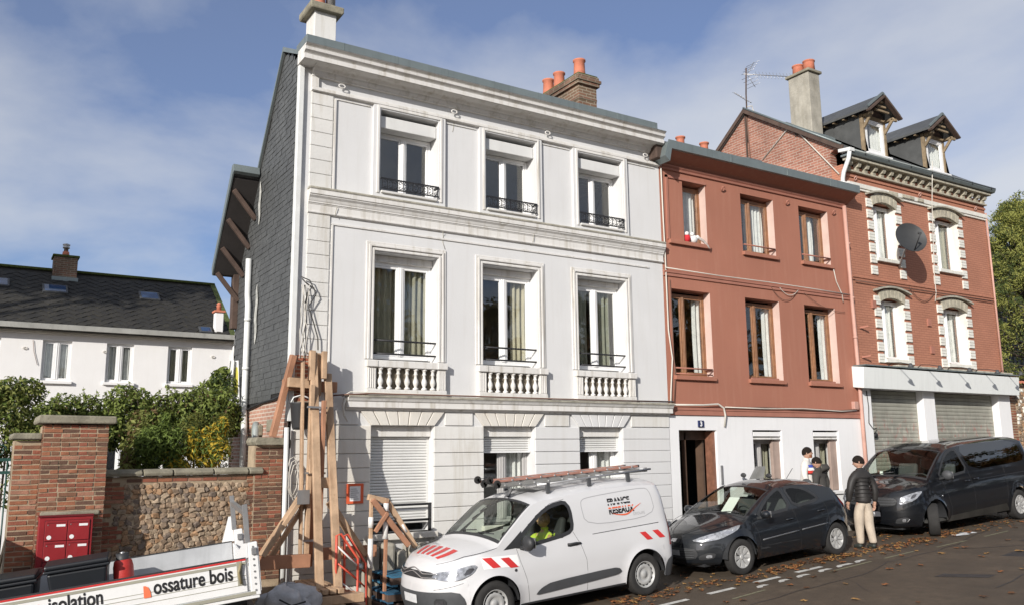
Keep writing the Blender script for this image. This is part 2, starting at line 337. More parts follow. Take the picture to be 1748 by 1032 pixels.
m_lamp = mat('headlamp_lens', (0.34,0.35,0.37), 0.15, 0.5, 18, coat=1.0, metal=0.4)
m_lampdark = mat('headlamp_dark', (0.05,0.05,0.055), 0.15, 0.3, 14, coat=1.0)
m_redlamp = mat('red_lamp', (0.32,0.012,0.014), 0.2, 0.2, 10, coat=1.0)
m_redtape = mat('red_reflective_tape', (0.56,0.035,0.035), 0.4, 0.05, 6)
m_plate = mat('blurred_plate', (0.62,0.63,0.64), 0.4, 0.08, 20)
m_ink = mat('black_lettering', (0.014,0.014,0.016), 0.5, 0.1)
m_orange = mat('orange_lettering', (0.70,0.12,0.045), 0.5, 0.05)
m_paper = mat('white_paper', (0.80,0.80,0.79), 0.7, 0.03, 5)
m_asphalt = mat('asphalt', (0.090,0.066,0.043), 0.75, 0.22, 7, 0.35, 130, low=0.32, speck=0.3, speckcol=(0.12,0.10,0.08))
m_pave = mat('pavement_asphalt', (0.085,0.075,0.066), 0.85, 0.25, 6, 0.35, 90, low=0.15)
m_kerb = mat('kerb_granite', (0.24,0.225,0.20), 0.85, 0.2, 10, 0.25, 60)
m_paintline = mat('worn_road_paint', (0.52,0.51,0.47), 0.8, 0.2, 9, 0.2, 80, speck=0.75, speckcol=(0.07,0.06,0.055))
m_lineyellow = mat('faded_line', (0.19,0.18,0.11), 0.8, 0.3, 9, 0.2, 80, speck=0.8, speckcol=(0.05,0.045,0.04))
m_skin = mat('skin', (0.47,0.28,0.20), 0.55, 0.06, 6, sub=0.05)
m_hair = mat('dark_hair', (0.014,0.010,0.008), 0.85, 0.4, 60, 0.4, 120, spec=0.2)
# ---------------------------------------------------------------- ground, road, pavement
def sheet(name, xs, ys, dz, m, kind='structure'):
    b = MB(); zf = lambda x: ground_z(min(max(x, -60), 90))+dz
    for a, c in zip(xs, xs[1:]): b.add([(a,ys[0],zf(a)),(c,ys[0],zf(c)),(c,ys[1],zf(c)),(a,ys[1],zf(a))], [(0,1,2,3)])
    return tag(b.obj(name, m, norm=False), kind=kind)
m_earth = mat('earth', (0.09,0.07,0.05), 0.95, 0.3, 2, 0.3, 20)
KX = [a for a, _ in GK]
sheet('ground', [-900]+KX+[1200], [-900,1200], -0.05, m_earth)
road = sheet('road', KX, [-18,-0.75], 0.0, m_asphalt)
KY = -0.75
pv = MB(); X0, X1 = -20, 45
xs_ = [X0]+KX[1:-1]+[X1]
for a, c in zip(xs_, xs_[1:]): pv.add([(a,KY+0.15,ground_z(a)+.12),(c,KY+0.15,ground_z(c)+.12),(c,0.4,ground_z(c)+.13),(a,0.4,ground_z(a)+.13)], [(0,1,2,3)])
pave = tag(pv.obj('pavement', m_pave, norm=False), kind='structure')
kb = MB().box(0, 0.985, 0, 0.15, -0.2, 0.125).mesh('kerb_stone'); kb.materials.append(m_kerb)
for i in range(30):
    o = link('kerb_stone', kb, None, pave, 0.015); o.location = (i, KY, ground_z(i)-0.002); o.rotation_euler.y = -math.atan(ground_z(i+1)-ground_z(i))
def road_mark(name, pts, m, dz=0.004):
    b = MB(); b.poly([(x, y, ground_z(x)+dz) for x, y in pts]); o = b.obj(name, m, road, norm=False); return o
for x0, x1 in ((7.9,8.5),(8.94,9.56),(10.03,10.62),(11.12,11.74),(12.21,12.89)):
    y = -3.35+(x0-9)*0.045; road_mark('painted_dash', [(x0,y-.06),(x1,y-.04),(x1,y+.06),(x0,y+.05)], m_paintline)
random.seed(3)
for x0, x1 in ((10.83,11.14),(11.38,11.68),(11.86,12.23),(12.46,12.84),(12.99,13.46),(13.54,13.9)):
    y = -3.53+(x0-10.8)*0.06; s = random.uniform(.02,.06)
    road_mark('painted_stroke', [(x0,y-.07),(x0+.1,y-.08),(x0+.16,y-.03),(x1,y-s),(x1-.04,y+.05),(x0+.16,y+.06),(x0+.06,y+.02)], m_paintline)
for x0, x1, y0, y1 in ((10.0,10.8,-3.84,-3.77),(12.6,13.8,-3.6,-3.55),(14.2,15.2,-3.54,-3.47),(15.9,17.0,-3.49,-3.45),(17.7,18.7,-3.42,-3.37),(19.5,21,-3.3,-3.2)):
    road_mark('faded_line', [(x0,y0-.025),(x1,y1-.025),(x1,y1+.025),(x0,y0+.025)], m_lineyellow)
# tarred repair patches and a manhole keep the road from being one even sheet
m_tar = mat('tar_patch', (0.034,0.030,0.028), 0.6, 0.25, 9, 0.3, 120)
road_mark('repair_patch', [(13.2,-5.1),(16.6,-4.75),(16.9,-5.35),(13.6,-5.75)], m_tar)
road_mark('repair_patch', [(17.5,-4.2),(24,-3.9),(24,-4.25),(17.6,-4.6)], m_tar)

random.seed(17)
def crack(pts, w):
    b = MB(); n = len(pts); vs = []
    for i, (x, y) in enumerate(pts): vs += [(x-w/2, y-w, ground_z(x)+.003), (x+w/2, y+w, ground_z(x)+.003)]
    b.add(vs, [(2*i, 2*i+1, 2*i+3, 2*i+2) for i in range(n-1)]); b.obj('road_crack', m_tar, road, norm=False)
for x0, y0, dx, dy, n in ((9.5,-4.4,.45,.05,26),(13,-6.2,.5,.12,24),(16,-3.9,.4,-.16,10),(11.5,-5.4,.2,.3,6),(18.5,-5.0,.5,.02,14),(20,-4.0,.15,-.3,7)):
    p = [(x0,y0)]
    for _ in range(n): p.append((p[-1][0]+dx*random.uniform(.6,1.3), p[-1][1]+dy+random.uniform(-.09,.09)))
    crack(p, random.uniform(.012,.022))
mh = MB().lathe([(.30,0),(.30,.004),(0,.004)], (16.6,-6.4,ground_z(16.6)+.003), 28).obj('manhole_cover', m_iron, road)
# ---------------------------------------------------------------- white house
WX0, WX1, WY1 = 4.28, 12.38, 3.55
wh = thing('white_house', 'white rendered three-storey terraced house with moulded cornice and balustrades, propped by timbers', 'house', (4.28,0,0.2))
C1 = [6.34, 8.505, 10.70]; C2 = [6.355, 8.52, 10.72]
O1 = [(c-.61, c+.61, 4.04, 5.93) for c in C1]; O2 = [(c-.575, c+.575, 6.99, 8.52) for c in C2]
O0 = [(5.71,6.88,1.17,2.94), (7.89,9.0,1.2,2.94), (10.04,11.12,1.22,2.94)]
ballrec = [(c-.60, c+.60, 3.56, 3.90) for c in C1]
b = wall(MB(), 4.36, WX1, 0.1, 9.1, O0+O1+O2, 0.0, 0.4); b.obj('front_wall', m_white, wh)
# other walls keep the rooms dark: right party wall, back
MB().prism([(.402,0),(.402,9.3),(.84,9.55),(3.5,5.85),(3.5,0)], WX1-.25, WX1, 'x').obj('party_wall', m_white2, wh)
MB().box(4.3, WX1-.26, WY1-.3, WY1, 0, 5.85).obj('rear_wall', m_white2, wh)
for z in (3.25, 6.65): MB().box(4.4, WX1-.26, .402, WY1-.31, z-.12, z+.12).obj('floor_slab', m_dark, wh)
# ground floor rusticated courses (12 mm joints) on the piers
zs = [2.94-.232*i for i in range(13)]
for i, (a, c) in enumerate(((4.40,5.71),(6.88,7.89),(9.0,10.04),(11.12,12.375))):
    for z1, z0 in zip(zs, zs[1:]):
        e = 0.0 if i < 3 else 0.004
        if z0 < .1: continue
        MB().box(a+(0.004 if i else 0), c-.003, -0.030+e*2, 0.002, z0+.008-e, z1-.001).obj('stone_course', m_stone if i == 0 else m_white2 if i == 1 else m_white, wh, 0.008, seg=1)
MB().box(4.40, WX1-.005, -.035, .002, .1, .17).obj('stone_course', m_stone, wh)
# flat arches: wedge stones between window head and cornice
def arch(cx, w0, w1, z0, z1, n, m):
    for k in range(n):
        t0, t1 = k/n, (k+1)/n; g = .007
        bx = lambda t, w: cx-w/2+w*t
        MB().prism([(bx(t0,w0)+g,z0+.006),(bx(t1,w0)-g,z0+.006),(bx(t1,w1)-g,z1-.004),(bx(t0,w1)+g,z1-.004)], -.05, .002, 'y').obj('wedge_stone', m, wh, 0.008, seg=1)
for (a, c, z0, z1), m in zip(O0, (m_stone, m_stone, m_white)): arch((a+c)/2, (c-a)+.02, (c-a)+.42, 2.94, 3.19, 7, m)
for a, c in ((4.92,5.48),(7.1,7.66),(9.23,9.80),(11.35,12.37)): MB().box(a, c, -.03, .002, 2.955, 3.186).obj('stone_course', m_white2, wh, 0.006, seg=1)
# left corner: board, plaster strip, quoin courses
MB().box(4.27, 4.365, -.06, .06, 3.0, 9.03).obj('corner_board', m_pipe_white, wh, 0.01)
for z0, z1 in ((3.62+.48, 6.45), (6.9, 8.62)):
    n = round((z1-z0)/.245); h = (z1-z0)/n
    for k in range(n):
        MB().box(4.51, 4.90, -.022, .002, z0+k*h+.0035, z0+(k+1)*h-.0035).obj('quoin_block', m_white2, wh, 0.006, seg=1)
# exposed brick patch behind the props
MB().box(4.38, 4.78, -.012, .003, 3.0, 4.06).obj('exposed_brick_patch', m_oldbrick, wh)
# middle panels of the first floor: thin raised field left edge groove
for a, c in ((4.93,4.955),): MB().box(a, c, -.025, .002, 3.5, 6.30).obj('panel_bead', m_trim, wh)
MB().box(4.93, WX1-.4, -.022, .002, 6.29, 6.32).obj('panel_bead', m_trim, wh)

def cornice(name, prof, x0, x1, m, parent):   # profile in (y,z), closed back to the wall
    return MB().prism([(.003, prof[0][1])]+prof+[(.003, prof[-1][1])], x0, x1, 'x').obj(name, m, parent)
cornice('lower_cornice', [(-.05,3.19),(-.06,3.225),(-.14,3.24),(-.14,3.33),(-.16,3.345),(-.18,3.38),(-.20,3.40)], 5.24, WX1-.0, m_trim, wh)
MB().box(5.24, WX1, -.205, .003, 3.402, 3.445).obj('cornice_capping', m_ledge, wh, 0.01)
cornice('middle_string_course', [(-.03,6.44),(-.05,6.455),(-.05,6.475),(-.035,6.48),(-.035,6.60),(-.045,6.605),(-.045,6.62),(-.06,6.625),(-.06,6.645),(-.07,6.66),(-.085,6.70),(-.12,6.735),(-.12,6.75),(-.14,6.76),(-.14,6.83),(-.15,6.84)], 4.50, WX1, m_trim, wh)
MB().box(4.49, WX1, -.155, .003, 6.842, 6.88).obj('string_course_capping', m_ledge, wh, 0.01)
# architrave, frieze with sunk panel, bed mould and crowning cornice
cornice('architrave', [(-.05,8.60),(-.07,8.61),(-.07,8.655),(-.05,8.66),(-.05,8.675)], 4.50, WX1-.02, m_trim, wh)
MB().box(4.50, 4.62, -.045, .003, 8.68, 8.86).obj('frieze_end', m_trim, wh)
cornice('bed_mould', [(-.04,8.865),(-.05,8.87),(-.05,8.89),(-.07,8.90),(-.09,8.93),(-.10,8.955),(-.13,8.96),(-.16,8.985),(-.19,9.0),(-.33,9.01)], 4.50, WX1-.02, m_trim, wh)
crown = MB()
pf = [(-.30,9.012),(-.355,9.015),(-.36,9.085),(-.33,9.095),(-.34,9.115),(-.40,9.15),(-.41,9.20),(-.38,9.21),(-.43,9.235),(-.45,9.25)]
crown.prism([(.003,9.012)]+pf+[(.003,9.25)], 4.25, 12.25, 'x'); crown.obj('crown_cornice', m_trim, wh)
MB().box(4.25, 12.0, -.44, .1, 9.252, 9.40).obj('zinc_parapet', m_zinc, wh, 0.01)
for x in [4.9+i*1.0 for i in range(8)]: MB().box(x, x+.012, -.446, -.438, 9.255, 9.398).obj('zinc_seam', m_zinc, wh)
MB().box(12.0, 12.25, -.43, .1, 9.252, 9.27).obj('cornice_end_capping', m_zinc, wh)
# rotten corner at the right end
MB().box(12.1, 12.36, -.26, -.002, 8.70, 9.01).obj('rotten_corner_block', m_timber_old, wh, 0.03)

# ---- second floor window surrounds (raised), with sunk panels between
def frame_ring(x0, x1, z0, z1, w, y0, y1, m, name='moulding', top=True, bottom=False):
    b = MB(); b.box(x0, x0+w, y0, y1, z0, z1); b.box(x1-w, x1, y0, y1, z0, z1)
    if top: b.box(x0+w, x1-w, y0, y1, z1-w, z1)
    if bottom: b.box(x0+w, x1-w, y0, y1, z0, z0+w)
    return b.obj(name, m, wh, 0.006, seg=1)
def casement(parent, x0, x1, z0, z1, y, mf, mg, name='window', fw_=.055, mull=.085, rail=0, curtain=None, cur=(0,1), curm=None, split=.5, label=None, flat=False):
    """one window: outer frame, two sashes, panes as parts"""
    w = MB(); d = .07
    w.box(x0, x0+fw_, y, y+d, z0, z1); w.box(x1-fw_, x1, y, y+d, z0, z1); w.box(x0+fw_, x1-fw_, y, y+d, z1-fw_, z1); w.box(x0+fw_, x1-fw_, y, y+d, z0, z0+fw_)
    o = w.obj(name, mf, parent, 0.005, seg=1)
    if label: o['label'] = label
    q_ = parent if flat else o
    xm = x0+(x1-x0)*split; s = MB()
    if mull:
        s.box(xm-mull/2, xm+mull/2, y-.015, y+d-.01, z0+fw_+.002, z1-fw_-.002)
        s.box(xm-.012, xm+.012, y-.028, y-.016, z0+fw_+.004, z1-fw_-.004)
    sw = .035
    for a, c in (((x0+fw_, xm-mull/2), (xm+mull/2, x1-fw_)) if mull else ((x0+fw_, x1-fw_),)):
        s.box(a+.002, a+sw, y+.005, y+.055, z0+fw_+.003, z1-fw_-.003); s.box(c-sw, c-.002, y+.005, y+.055, z0+fw_+.003, z1-fw_-.003)
        s.box(a+sw, c-sw, y+.006, y+.054, z0+fw_+.003, z0+fw_+.003+sw); s.box(a+sw, c-sw, y+.006, y+.054, z1-fw_-.003-sw, z1-fw_-.003)
        MB().box(a+sw-.005, c-sw+.005, y+.025, y+.033, z0+fw_+sw, z1-fw_-sw).obj('pane', mg, q_)
    s.obj('sash', mf, q_, 0.004, seg=1)
    if curtain:
        for (a, c) in cur:
            xa, xb = x0+(x1-x0)*a, x0+(x1-x0)*c
            def fn(u, v, xa=xa, xb=xb): return (xa+(xb-xa)*u, y+.14+.03*math.sin(u*(xb-xa)*55+.8*math.sin(v*3)), z0+.02+(z1-z0-.04)*v)
            MB().grid(fn, 48, 6).obj('curtain', curm, q_, norm=False)
    return o
for i, c in enumerate(C2):
    x0, x1, z0, z1 = O2[i]
    sur = MB(); wall(sur, c-.715, c+.715, 6.882, 8.598, [(x0,x1,z0,z1)], -.055, .053); sur.obj('raised_surround', m_white, wh, 0.006, seg=1)
    frame_ring(x0-.075, x1+.075, z0-.02, z1+.075, .05, -.075, -.054, m_trim)
    # roller shutter box high in the opening
    bx_ = MB().box(x0+.01, x1-.012, .03, .28, 8.215, 8.44).obj('shutter_box', m_shutter, wh, 0.012)
    casement(wh, x0+.002, x1-.002, 7.03, 8.21, .27, m_upvc, m_glass, curtain=None)
    MB().box(x0+.01, x1-.04, -.10, .27, 6.975, 7.02).obj('window_sill', m_white2, wh, 0.01)
    # cast iron rail with scrollwork
    g = MB(); zt, zb = 7.24, 7.06; ya = -.085
    g.box(x0+.01, x1-.01, ya-.012, ya+.012, zt-.012, zt+.012); g.box(x0+.01, x1-.01, ya-.01, ya+.01, zb-.01, zb+.01)
    n = 11
    for k in range(n+1):
        xx = x0+.03+(x1-x0-.06)*k/n; g.box(xx-.006, xx+.006, ya-.006, ya+.006, zb, zt)
        if k < n:
            cx = xx+(x1-x0-.06)/n/2; r = .036
            for s_, zc in ((1, (zt+zb)/2+.038), (-1, (zt+zb)/2-.038)):
                g.tube([(cx+r*math.cos(a)*(1-.08*j), ya, zc+s_*r*math.sin(a)*(1-.08*j)) for j, a in enumerate([q*.75 for q in range(8)])], .007, 5)
    g.bar((x1-.01,ya,zt),(x1-.01,.1,zt),.02,.02); g.bar((x0+.01,ya,zt),(x0+.01,.1,zt),.02,.02)
    g.obj('iron_railing', m_iron, wh)
for a, c in ((4.955,5.64),(7.07,7.805),(9.235,10.005),(11.435,12.30)):   # bead at the head of the sunk panels
    MB().box(a+.02, c-.06, -.02, .002, 8.535, 8.56).obj('panel_bead', m_trim, wh, 0.004, seg=1)
MB().box(4.92, 4.95, -.035, .002, 6.89, 8.55).obj('panel_bead', m_trim, wh)
# ---- first floor windows
cfg = {0: [(.04,.47),(.53,.97)], 1: [(.70,.97)], 2: [(.04,.40),(.62,.92)]}; ccm = [m_curtain, mat('cream_curtain', (0.50,0.46,0.34), 0.9, 0.1, 3, streak=0.4), mat('grey_green_curtain', (0.30,0.31,0.25), 0.9, 0.1, 3, streak=0.5)]
for i, c in enumerate(C1):
    x0, x1, z0, z1 = O1[i]
    for k, (g_, y_) in enumerate(((.165,-.02),(.12,-.04),(.055,-.028))):
        frame_ring(x0-g_, x1+g_, 4.06, z1+g_, .042, y_, .002, m_trim)
    MB().box(x0+.003, x1-.003, .20, .33, 5.80, z1-.004).obj('shutter_box', m_trim, wh, 0.01)
    casement(wh, x0+.002, x1-.002, 4.10, 5.80, .26, m_upvc, m_glass, curtain=True, cur=cfg[i], curm=ccm[i], mull=.10)
    for z in (4.17, 4.40):
        MB().tube([(x0+.0,.06,z),(x1-.0,.06,z)], .017, 8).obj('rail_bar', m_iron, wh)
    # balustrade under the window
    MB().box(c-.755, c+.755, -.12, .003, 3.92, 4.04).obj('balustrade_rail', m_trim, wh, 0.012)
    MB().box(c-.755, c+.755, -.11, .003, 3.447, 3.55).obj('balustrade_base', m_trim, wh, 0.012)
    for s_ in (-1, 1):
        xa = c+s_*.665; p = MB().box(xa-.085, xa+.085, -.085, .003, 3.552, 3.918)
        for k in range(4): p.box(xa-.066+k*.038, xa-.066+k*.038+.02, -.098, -.084, 3.57, 3.90)
        p.obj('fluted_pedestal', m_trim, wh, 0.004, seg=1)
        MB().box(xa-.098, xa+.098, -.13, -.10, 3.925, 4.035).obj('pedestal_cap', m_trim, wh, 0.008)
    MB().box(c-.575, c+.575, -.006, .003, 3.552, 3.918).obj('balustrade_back', mat('dark_brown_back', (0.16,0.135,0.10), 0.95, 0.3, 6), wh)  # flat dark brown panel behind the balusters
    bm_ = MB().lathe([(.05,0),(.05,.03),(.028,.045),(.026,.06),(.045,.10),(.05,.135),(.042,.17),(.026,.21),(.024,.25),(.036,.265),(.036,.28),(.026,.29),(.03,.33),(.048,.34),(.048,.366)], (0,0,0), 12).mesh('baluster'); bm_.materials.append(m_trim)
    for k in range(7):
        o = link('baluster', bm_, None, wh); o.location = Vector((c-.495+k*.165, -.055, 3.552))-ORG[wh.name]
# ---- ground floor windows and roller shutters
def roller(parent, x0, x1, z0, z1, y, n, m, name='roller_shutter'):
    h = (z1-z0)/n; root = MB().box(x0, x1, y+.02, y+.05, z0, z1).obj(name, m, parent)
    for xa in (x0, x1-.03): MB().box(xa, xa+.03, y-.02, y+.018, z0, z1).obj('guide_rail', m, root)
    me = MB().prism([(0,.003),(-.012,.006),(-.018,h*.5),(-.012,h-.006),(0,h-.002),(.012,h-.002),(.012,.003)], x0+.031, x1-.031, 'x').mesh('slat', ORG[parent.name]); me.materials.append(m)
    for k in range(n):
        o = link('slat', me, None, root); o.location = (0, y, z0+k*h)
    return root
for i, (x0, x1, z0, z1) in enumerate(O0):
    MB().box(x0+.003, x1-.003, .10, .34, 2.76, z1-.003).obj('shutter_box', m_trim, wh, 0.008)
    MB().box(x0-.05, x1+.05, -.12, .2, z0-.10, z0).obj('window_sill', m_stone, wh, 0.012)
    if i == 0:
        roller(wh, x0+.004, x1-.004, 1.30, 2.758, .20, 30, m_shutter)
        for z in (1.36, 1.62): MB().tube([(x0,.06,z),(x1,.06,z)], .02, 8).obj('rail_bar', m_iron, wh)
        MB().box(x1-.05, x1-.02, .03, .08, z0, 1.62).obj('rail_post', m_iron, wh)
    else:
        roller(wh, x0+.004, x1-.004, 2.50, 2.758, .17, 6, m_shutter)
        casement(wh, x0+.002, x1-.002, z0+.02, 2.755, .26, m_greyframe if i == 1 else m_upvc, m_glass, curtain=True, cur=[(.55,.97)], curm=m_lace, mull=.12)
        MB().box(x0+.02, x1-.02, .13, .175, 2.47, 2.50).obj('shutter_end_bar', m_upvc, wh)
# iron cramps / wall tie rings on the frieze
for x in (4.98, 7.20, 9.33, 11.9):
    MB().tube([(x+.05+.06*math.cos(t*.7), -.07, 8.78+.035*math.sin(t*.7)) for t in range(9)], .012, 6, closed=True).obj('wall_tie', m_trim, wh)
# ---- roof and gable
gab = [(0.0,3.4),(0.0,9.1),(-.05,9.15),(.84,9.66),(2.26,7.69),(3.55,5.9),(3.55,3.2),(2.2,3.30),(1.2,3.34),(.2,3.45)]
MB().prism([(.06,9.1),(.84,9.6),(3.54,5.85),(3.54,0),(.06,0)], 4.30, 4.40, 'x').obj('gable_wall', m_dark, wh)
rf = MB(); rf.prism([(-.05,9.26),(.84,9.66),(.84,9.60),(-.05,9.20)], 4.27, 12.3, 'x'); rf.prism([(.84,9.66),(2.26,7.69),(2.22,7.65),(.84,9.57)], 4.27, 12.3, 'x')
rf.prism([(2.26,7.69),(3.5,5.97),(3.46,5.92),(2.22,7.65)], 3.80, 12.3, 'x'); rf.obj('roof', m_slate, wh)
MB().prism([(.84,9.69),(2.27,7.71),(2.24,7.66),(.84,9.61)], 4.235, 4.268, 'x').obj('verge_board', m_zinc, wh)
MB().prism([(-.02,9.28),(.84,9.70),(.84,9.61),(-.02,9.20)], 4.235, 4.268, 'x').obj('verge_board', m_zinc, wh)
def in_poly(y, z, P):
    c = False
    for (ya, za), (yb, zb) in zip(P, P[1:]+P[:1]):
        if (za > z) != (zb > z) and y < (yb-ya)*(z-za)/(zb-za)+ya: c = not c
    return c
random.seed(11); sl_ = MB(); gpoly = [(.03,3.5),(.03,9.12),(.84,9.6),(2.22,7.68),(3.5,5.95),(3.5,3.3),(2.2,3.36),(1.1,3.40)]
hz, wy = .10, .16
for j in range(int((9.6-3.3)/hz)+1):
    for k in range(24):
        y = -.1+k*wy+(j % 2)*wy/2; z = 3.3+j*hz
        if in_poly(y, z+.02, gpoly) and in_poly(y+.09, z+.06, gpoly):
            t = random.uniform(0,.006); a, c = y+.002, y+wy-.002; x = 4.298-t
            a = max(a, .02)
            sl_.add([(x-.009,a,z-.02),(x-.009,c,z-.02),(x,c,z+hz+.03),(x,a,z+hz+.03),(x+.008,a,z-.02),(x+.008,c,z-.02)], [(0,1,2,3),(0,4,5,1)])
tag(sl_.obj('wall_slates', m_slate, wh, norm=False), kind='stuff')
# oval white patch of lime on the slates
for y_, z_, ry, rz in ((2.05,7.1,.07,.42),(2.0,5.0,.08,.55)):
    MB().grid(lambda u, v: (4.272-.003*math.sin(math.pi*v), y_+ry*math.sin(math.pi*v)*math.cos(math.pi*u)*(1+.35*math.sin(v*17+u*3)), z_-rz*math.cos(math.pi*v)), 8, 14).obj('lime_patch', mat('lime_stain', (0.40,0.40,0.37), 0.9, 0.35, 9, speck=0.6, speckcol=(0.10,0.10,0.10)), wh, norm=False)
MB().prism([(-.0,.1),(.0,3.36),(.25,3.42),(2.2,3.30),(3.5,3.26),(3.5,.1)], 4.283, 4.299, 'x').obj('brick_base', m_basebrick, wh)
MB().tube([(4.262,.02,3.46),(4.25,.6,3.38),(4.255,1.3,3.36),(4.25,2.2,3.28)], .022, 6).obj('slate_edge_flashing', m_iron, wh)
MB().box(4.2, 4.285, .50, .85, 2.85, 3.05).obj('stone_bracket', m_concrete, wh, 0.02)
MB().box(4.2, 4.285, 1.30, 1.75, 2.80, 2.98).obj('stone_bracket', m_concrete, wh, 0.02)
# rear verge overhang with timber brackets
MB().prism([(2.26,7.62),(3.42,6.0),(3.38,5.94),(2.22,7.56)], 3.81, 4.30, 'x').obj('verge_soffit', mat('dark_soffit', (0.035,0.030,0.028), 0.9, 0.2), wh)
MB().prism([(2.22,7.78),(3.46,6.06),(3.40,5.92),(2.16,7.62)], 3.775, 3.80, 'x').obj('verge_board', m_zinc, wh)
MB().prism([(2.14,7.62),(2.24,7.80),(2.12,7.80),(2.08,7.66)], 3.78, 4.26, 'x').obj('verge_zinc_end', m_zinc, wh)
for t in (.08, .38, .68, .95):
    y = 2.26+1.16*t; z = 7.60-1.62*t
    k = MB(); k.bar((3.86,y,z-.10),(4.29,y,z-.62),.08,.09,(0,1,0)); k.obj('bracket', m_timber_old, wh, 0.012)
MB().box(4.18, 4.30, 3.36, 3.54, 4.9, 6.2).obj('timber_post', m_timber_old, wh, 0.015)
# white and grey drainpipes
MB().tube([(4.22,2.45,6.1),(4.22,2.42,5.4),(4.20,2.28,5.2),(4.20,2.26,3.3),(4.18,2.12,2.9),(4.18,2.1,.6)], .055, 10).obj('drainpipe', m_pipe_white, wh)
for z in (4.9,4.0,3.2): MB().tube([(4.20,2.265,z),(4.20,2.265,z+.05)], .064, 10).obj('pipe_bracket', m_pipe_white, wh)
MB().tube([(4.2,1.45,3.0),(4.17,1.35,2.9),(4.17,1.33,2.3),(4.17,1.33,.6)], .06, 10).obj('drainpipe', m_pipe_grey, wh)
MB().tube([(4.25,-.10,2.9),(4.27,-.10,.35)], .04, 8).obj('drainpipe', m_pipe_white, wh)
# chimneys
ch = MB(); ch.box(4.62, 5.02, .28, .75, 9.2, 10.28); o = ch.obj('chimney', m_white2, wh, 0.01)
MB().prism([(4.53,10.26),(5.11,10.26),(5.13,10.30),(5.13,10.40),(4.51,10.40),(4.51,10.30)], .18, .85, 'y').obj('chimney_cap', m_concrete, o, 0.02)
MB().lathe([(.15,10.40),(.14,10.5),(.12,10.75),(.14,10.78)], (4.74,.5,0), 12).obj('chimney_pot', m_terra, o)
MB().lathe([(.09,10.40),(.09,10.8),(.11,10.82)], (4.98,.5,0), 10).obj('flue_pipe', m_alu, o)
bc = MB(); bc.box(11.0, 11.50, 1.0, 3.6, 8.2, 10.62); o = bc.obj('chimney', m_chimbrick_s, wh)
for zz_, g_ in ((10.62,.06),(10.70,.09),(10.78,.05)): MB().box(11.0-g_, 11.50+g_, 1.0-g_, 3.6+g_, zz_, zz_+.08).obj('corbel_course', m_chimbrick, o, 0.015)
MB().box(10.99, 11.51, .99, 3.61, 10.28, 10.34).obj('corbel_course', m_chimbrick, o, 0.01)
MB().box(10.97, 11.53, .97, 3.63, 10.862, 10.90).obj('moss_cap', m_moss, o, 0.02)
for y in (1.25, 2.05, 2.5): MB().lathe([(.15,10.88),(.135,11.05),(.125,11.28),(.15,11.30),(.15,11.33),(.125,11.33),(.12,11.0)], (11.22,y,0), 14).obj('chimney_pot', m_terra, o)
# cracks and hairline repairs
random.seed(5)
for pts in ([(7.02,6.44),(7.06,6.36),(7.05,6.25),(7.1,6.12)], [(7.28,8.58),(7.25,8.4)], [(9.05,6.85),(9.03,6.7),(9.0,6.5),(8.97,6.42)], [(5.0,6.6),(4.97,6.5),(4.98,6.44)]):
    MB().tube([(x, -.002 if z < 6.44 or z > 6.9 else -.06, z) for x, z in pts], .006, 4).obj('hairline_crack', m_ledge, wh)
# ---------------------------------------------------------------- red house (number 3)
RX0, RX1 = 12.385, 18.80
rh = thing('red_house', 'narrow terraced house rendered brick red above a white ground floor', 'house', (12.385,0,0.45))
RW2 = [(13.06,13.77,7.0,8.40), (14.90,16.03,7.0,8.40), (16.94,18.05,7.0,8.40)]
RW1 = [(12.61,13.76,4.05,5.92), (14.87,16.02,4.05,5.92), (16.91,18.06,4.05,5.92)]
RD = (12.64,13.74,.5,2.90); RG = [(14.86,15.82,1.5,2.91), (16.90,17.84,1.5,2.91)]
wall(MB(), RX0, RX1, 3.21, 8.95, RW2+RW1, 0.0, .35).obj('upper_wall', m_red, rh)
wall(MB(), RX0+.003, RX1, 0.2, 3.205, [RD]+RG, -.01, .36).obj('ground_floor_wall', m_redwhite, rh)
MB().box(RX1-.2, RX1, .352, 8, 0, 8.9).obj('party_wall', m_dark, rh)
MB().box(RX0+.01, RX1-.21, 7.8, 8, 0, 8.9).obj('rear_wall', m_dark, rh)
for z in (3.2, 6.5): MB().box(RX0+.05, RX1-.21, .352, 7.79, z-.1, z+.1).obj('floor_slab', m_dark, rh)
# bricked-up half of the first top window, recessed
MB().box(12.61, 13.058, -.001, .02, 7.0, 8.40).obj('blocked_panel', m_red, rh)
fr_ = MB(); fr_.box(12.55,12.61,-.03,.003,7.0,8.46); fr_.obj('blocked_panel_edge', m_redtrim, rh)
MB().box(12.55,13.77,-.03,.003,8.402,8.46).obj('blocked_panel_edge', m_redtrim, rh)
# bands
cornice('base_band', [(-.02,3.21),(-.045,3.215),(-.045,3.31),(-.06,3.32),(-.06,3.37),(-.02,3.38)], RX0, RX1, m_redtrim, rh)
cornice('middle_band', [(-.01,6.17),(-.03,6.18),(-.03,6.24),(-.05,6.25),(-.05,6.29),(-.01,6.31)], RX0, RX1, m_redtrim, rh)
cornice('top_moulding', [(-.01,8.57),(-.04,8.58),(-.05,8.62),(-.03,8.63),(-.06,8.66),(-.075,8.69),(-.01,8.70)], RX0, RX1-.1, m_redtrim, rh)
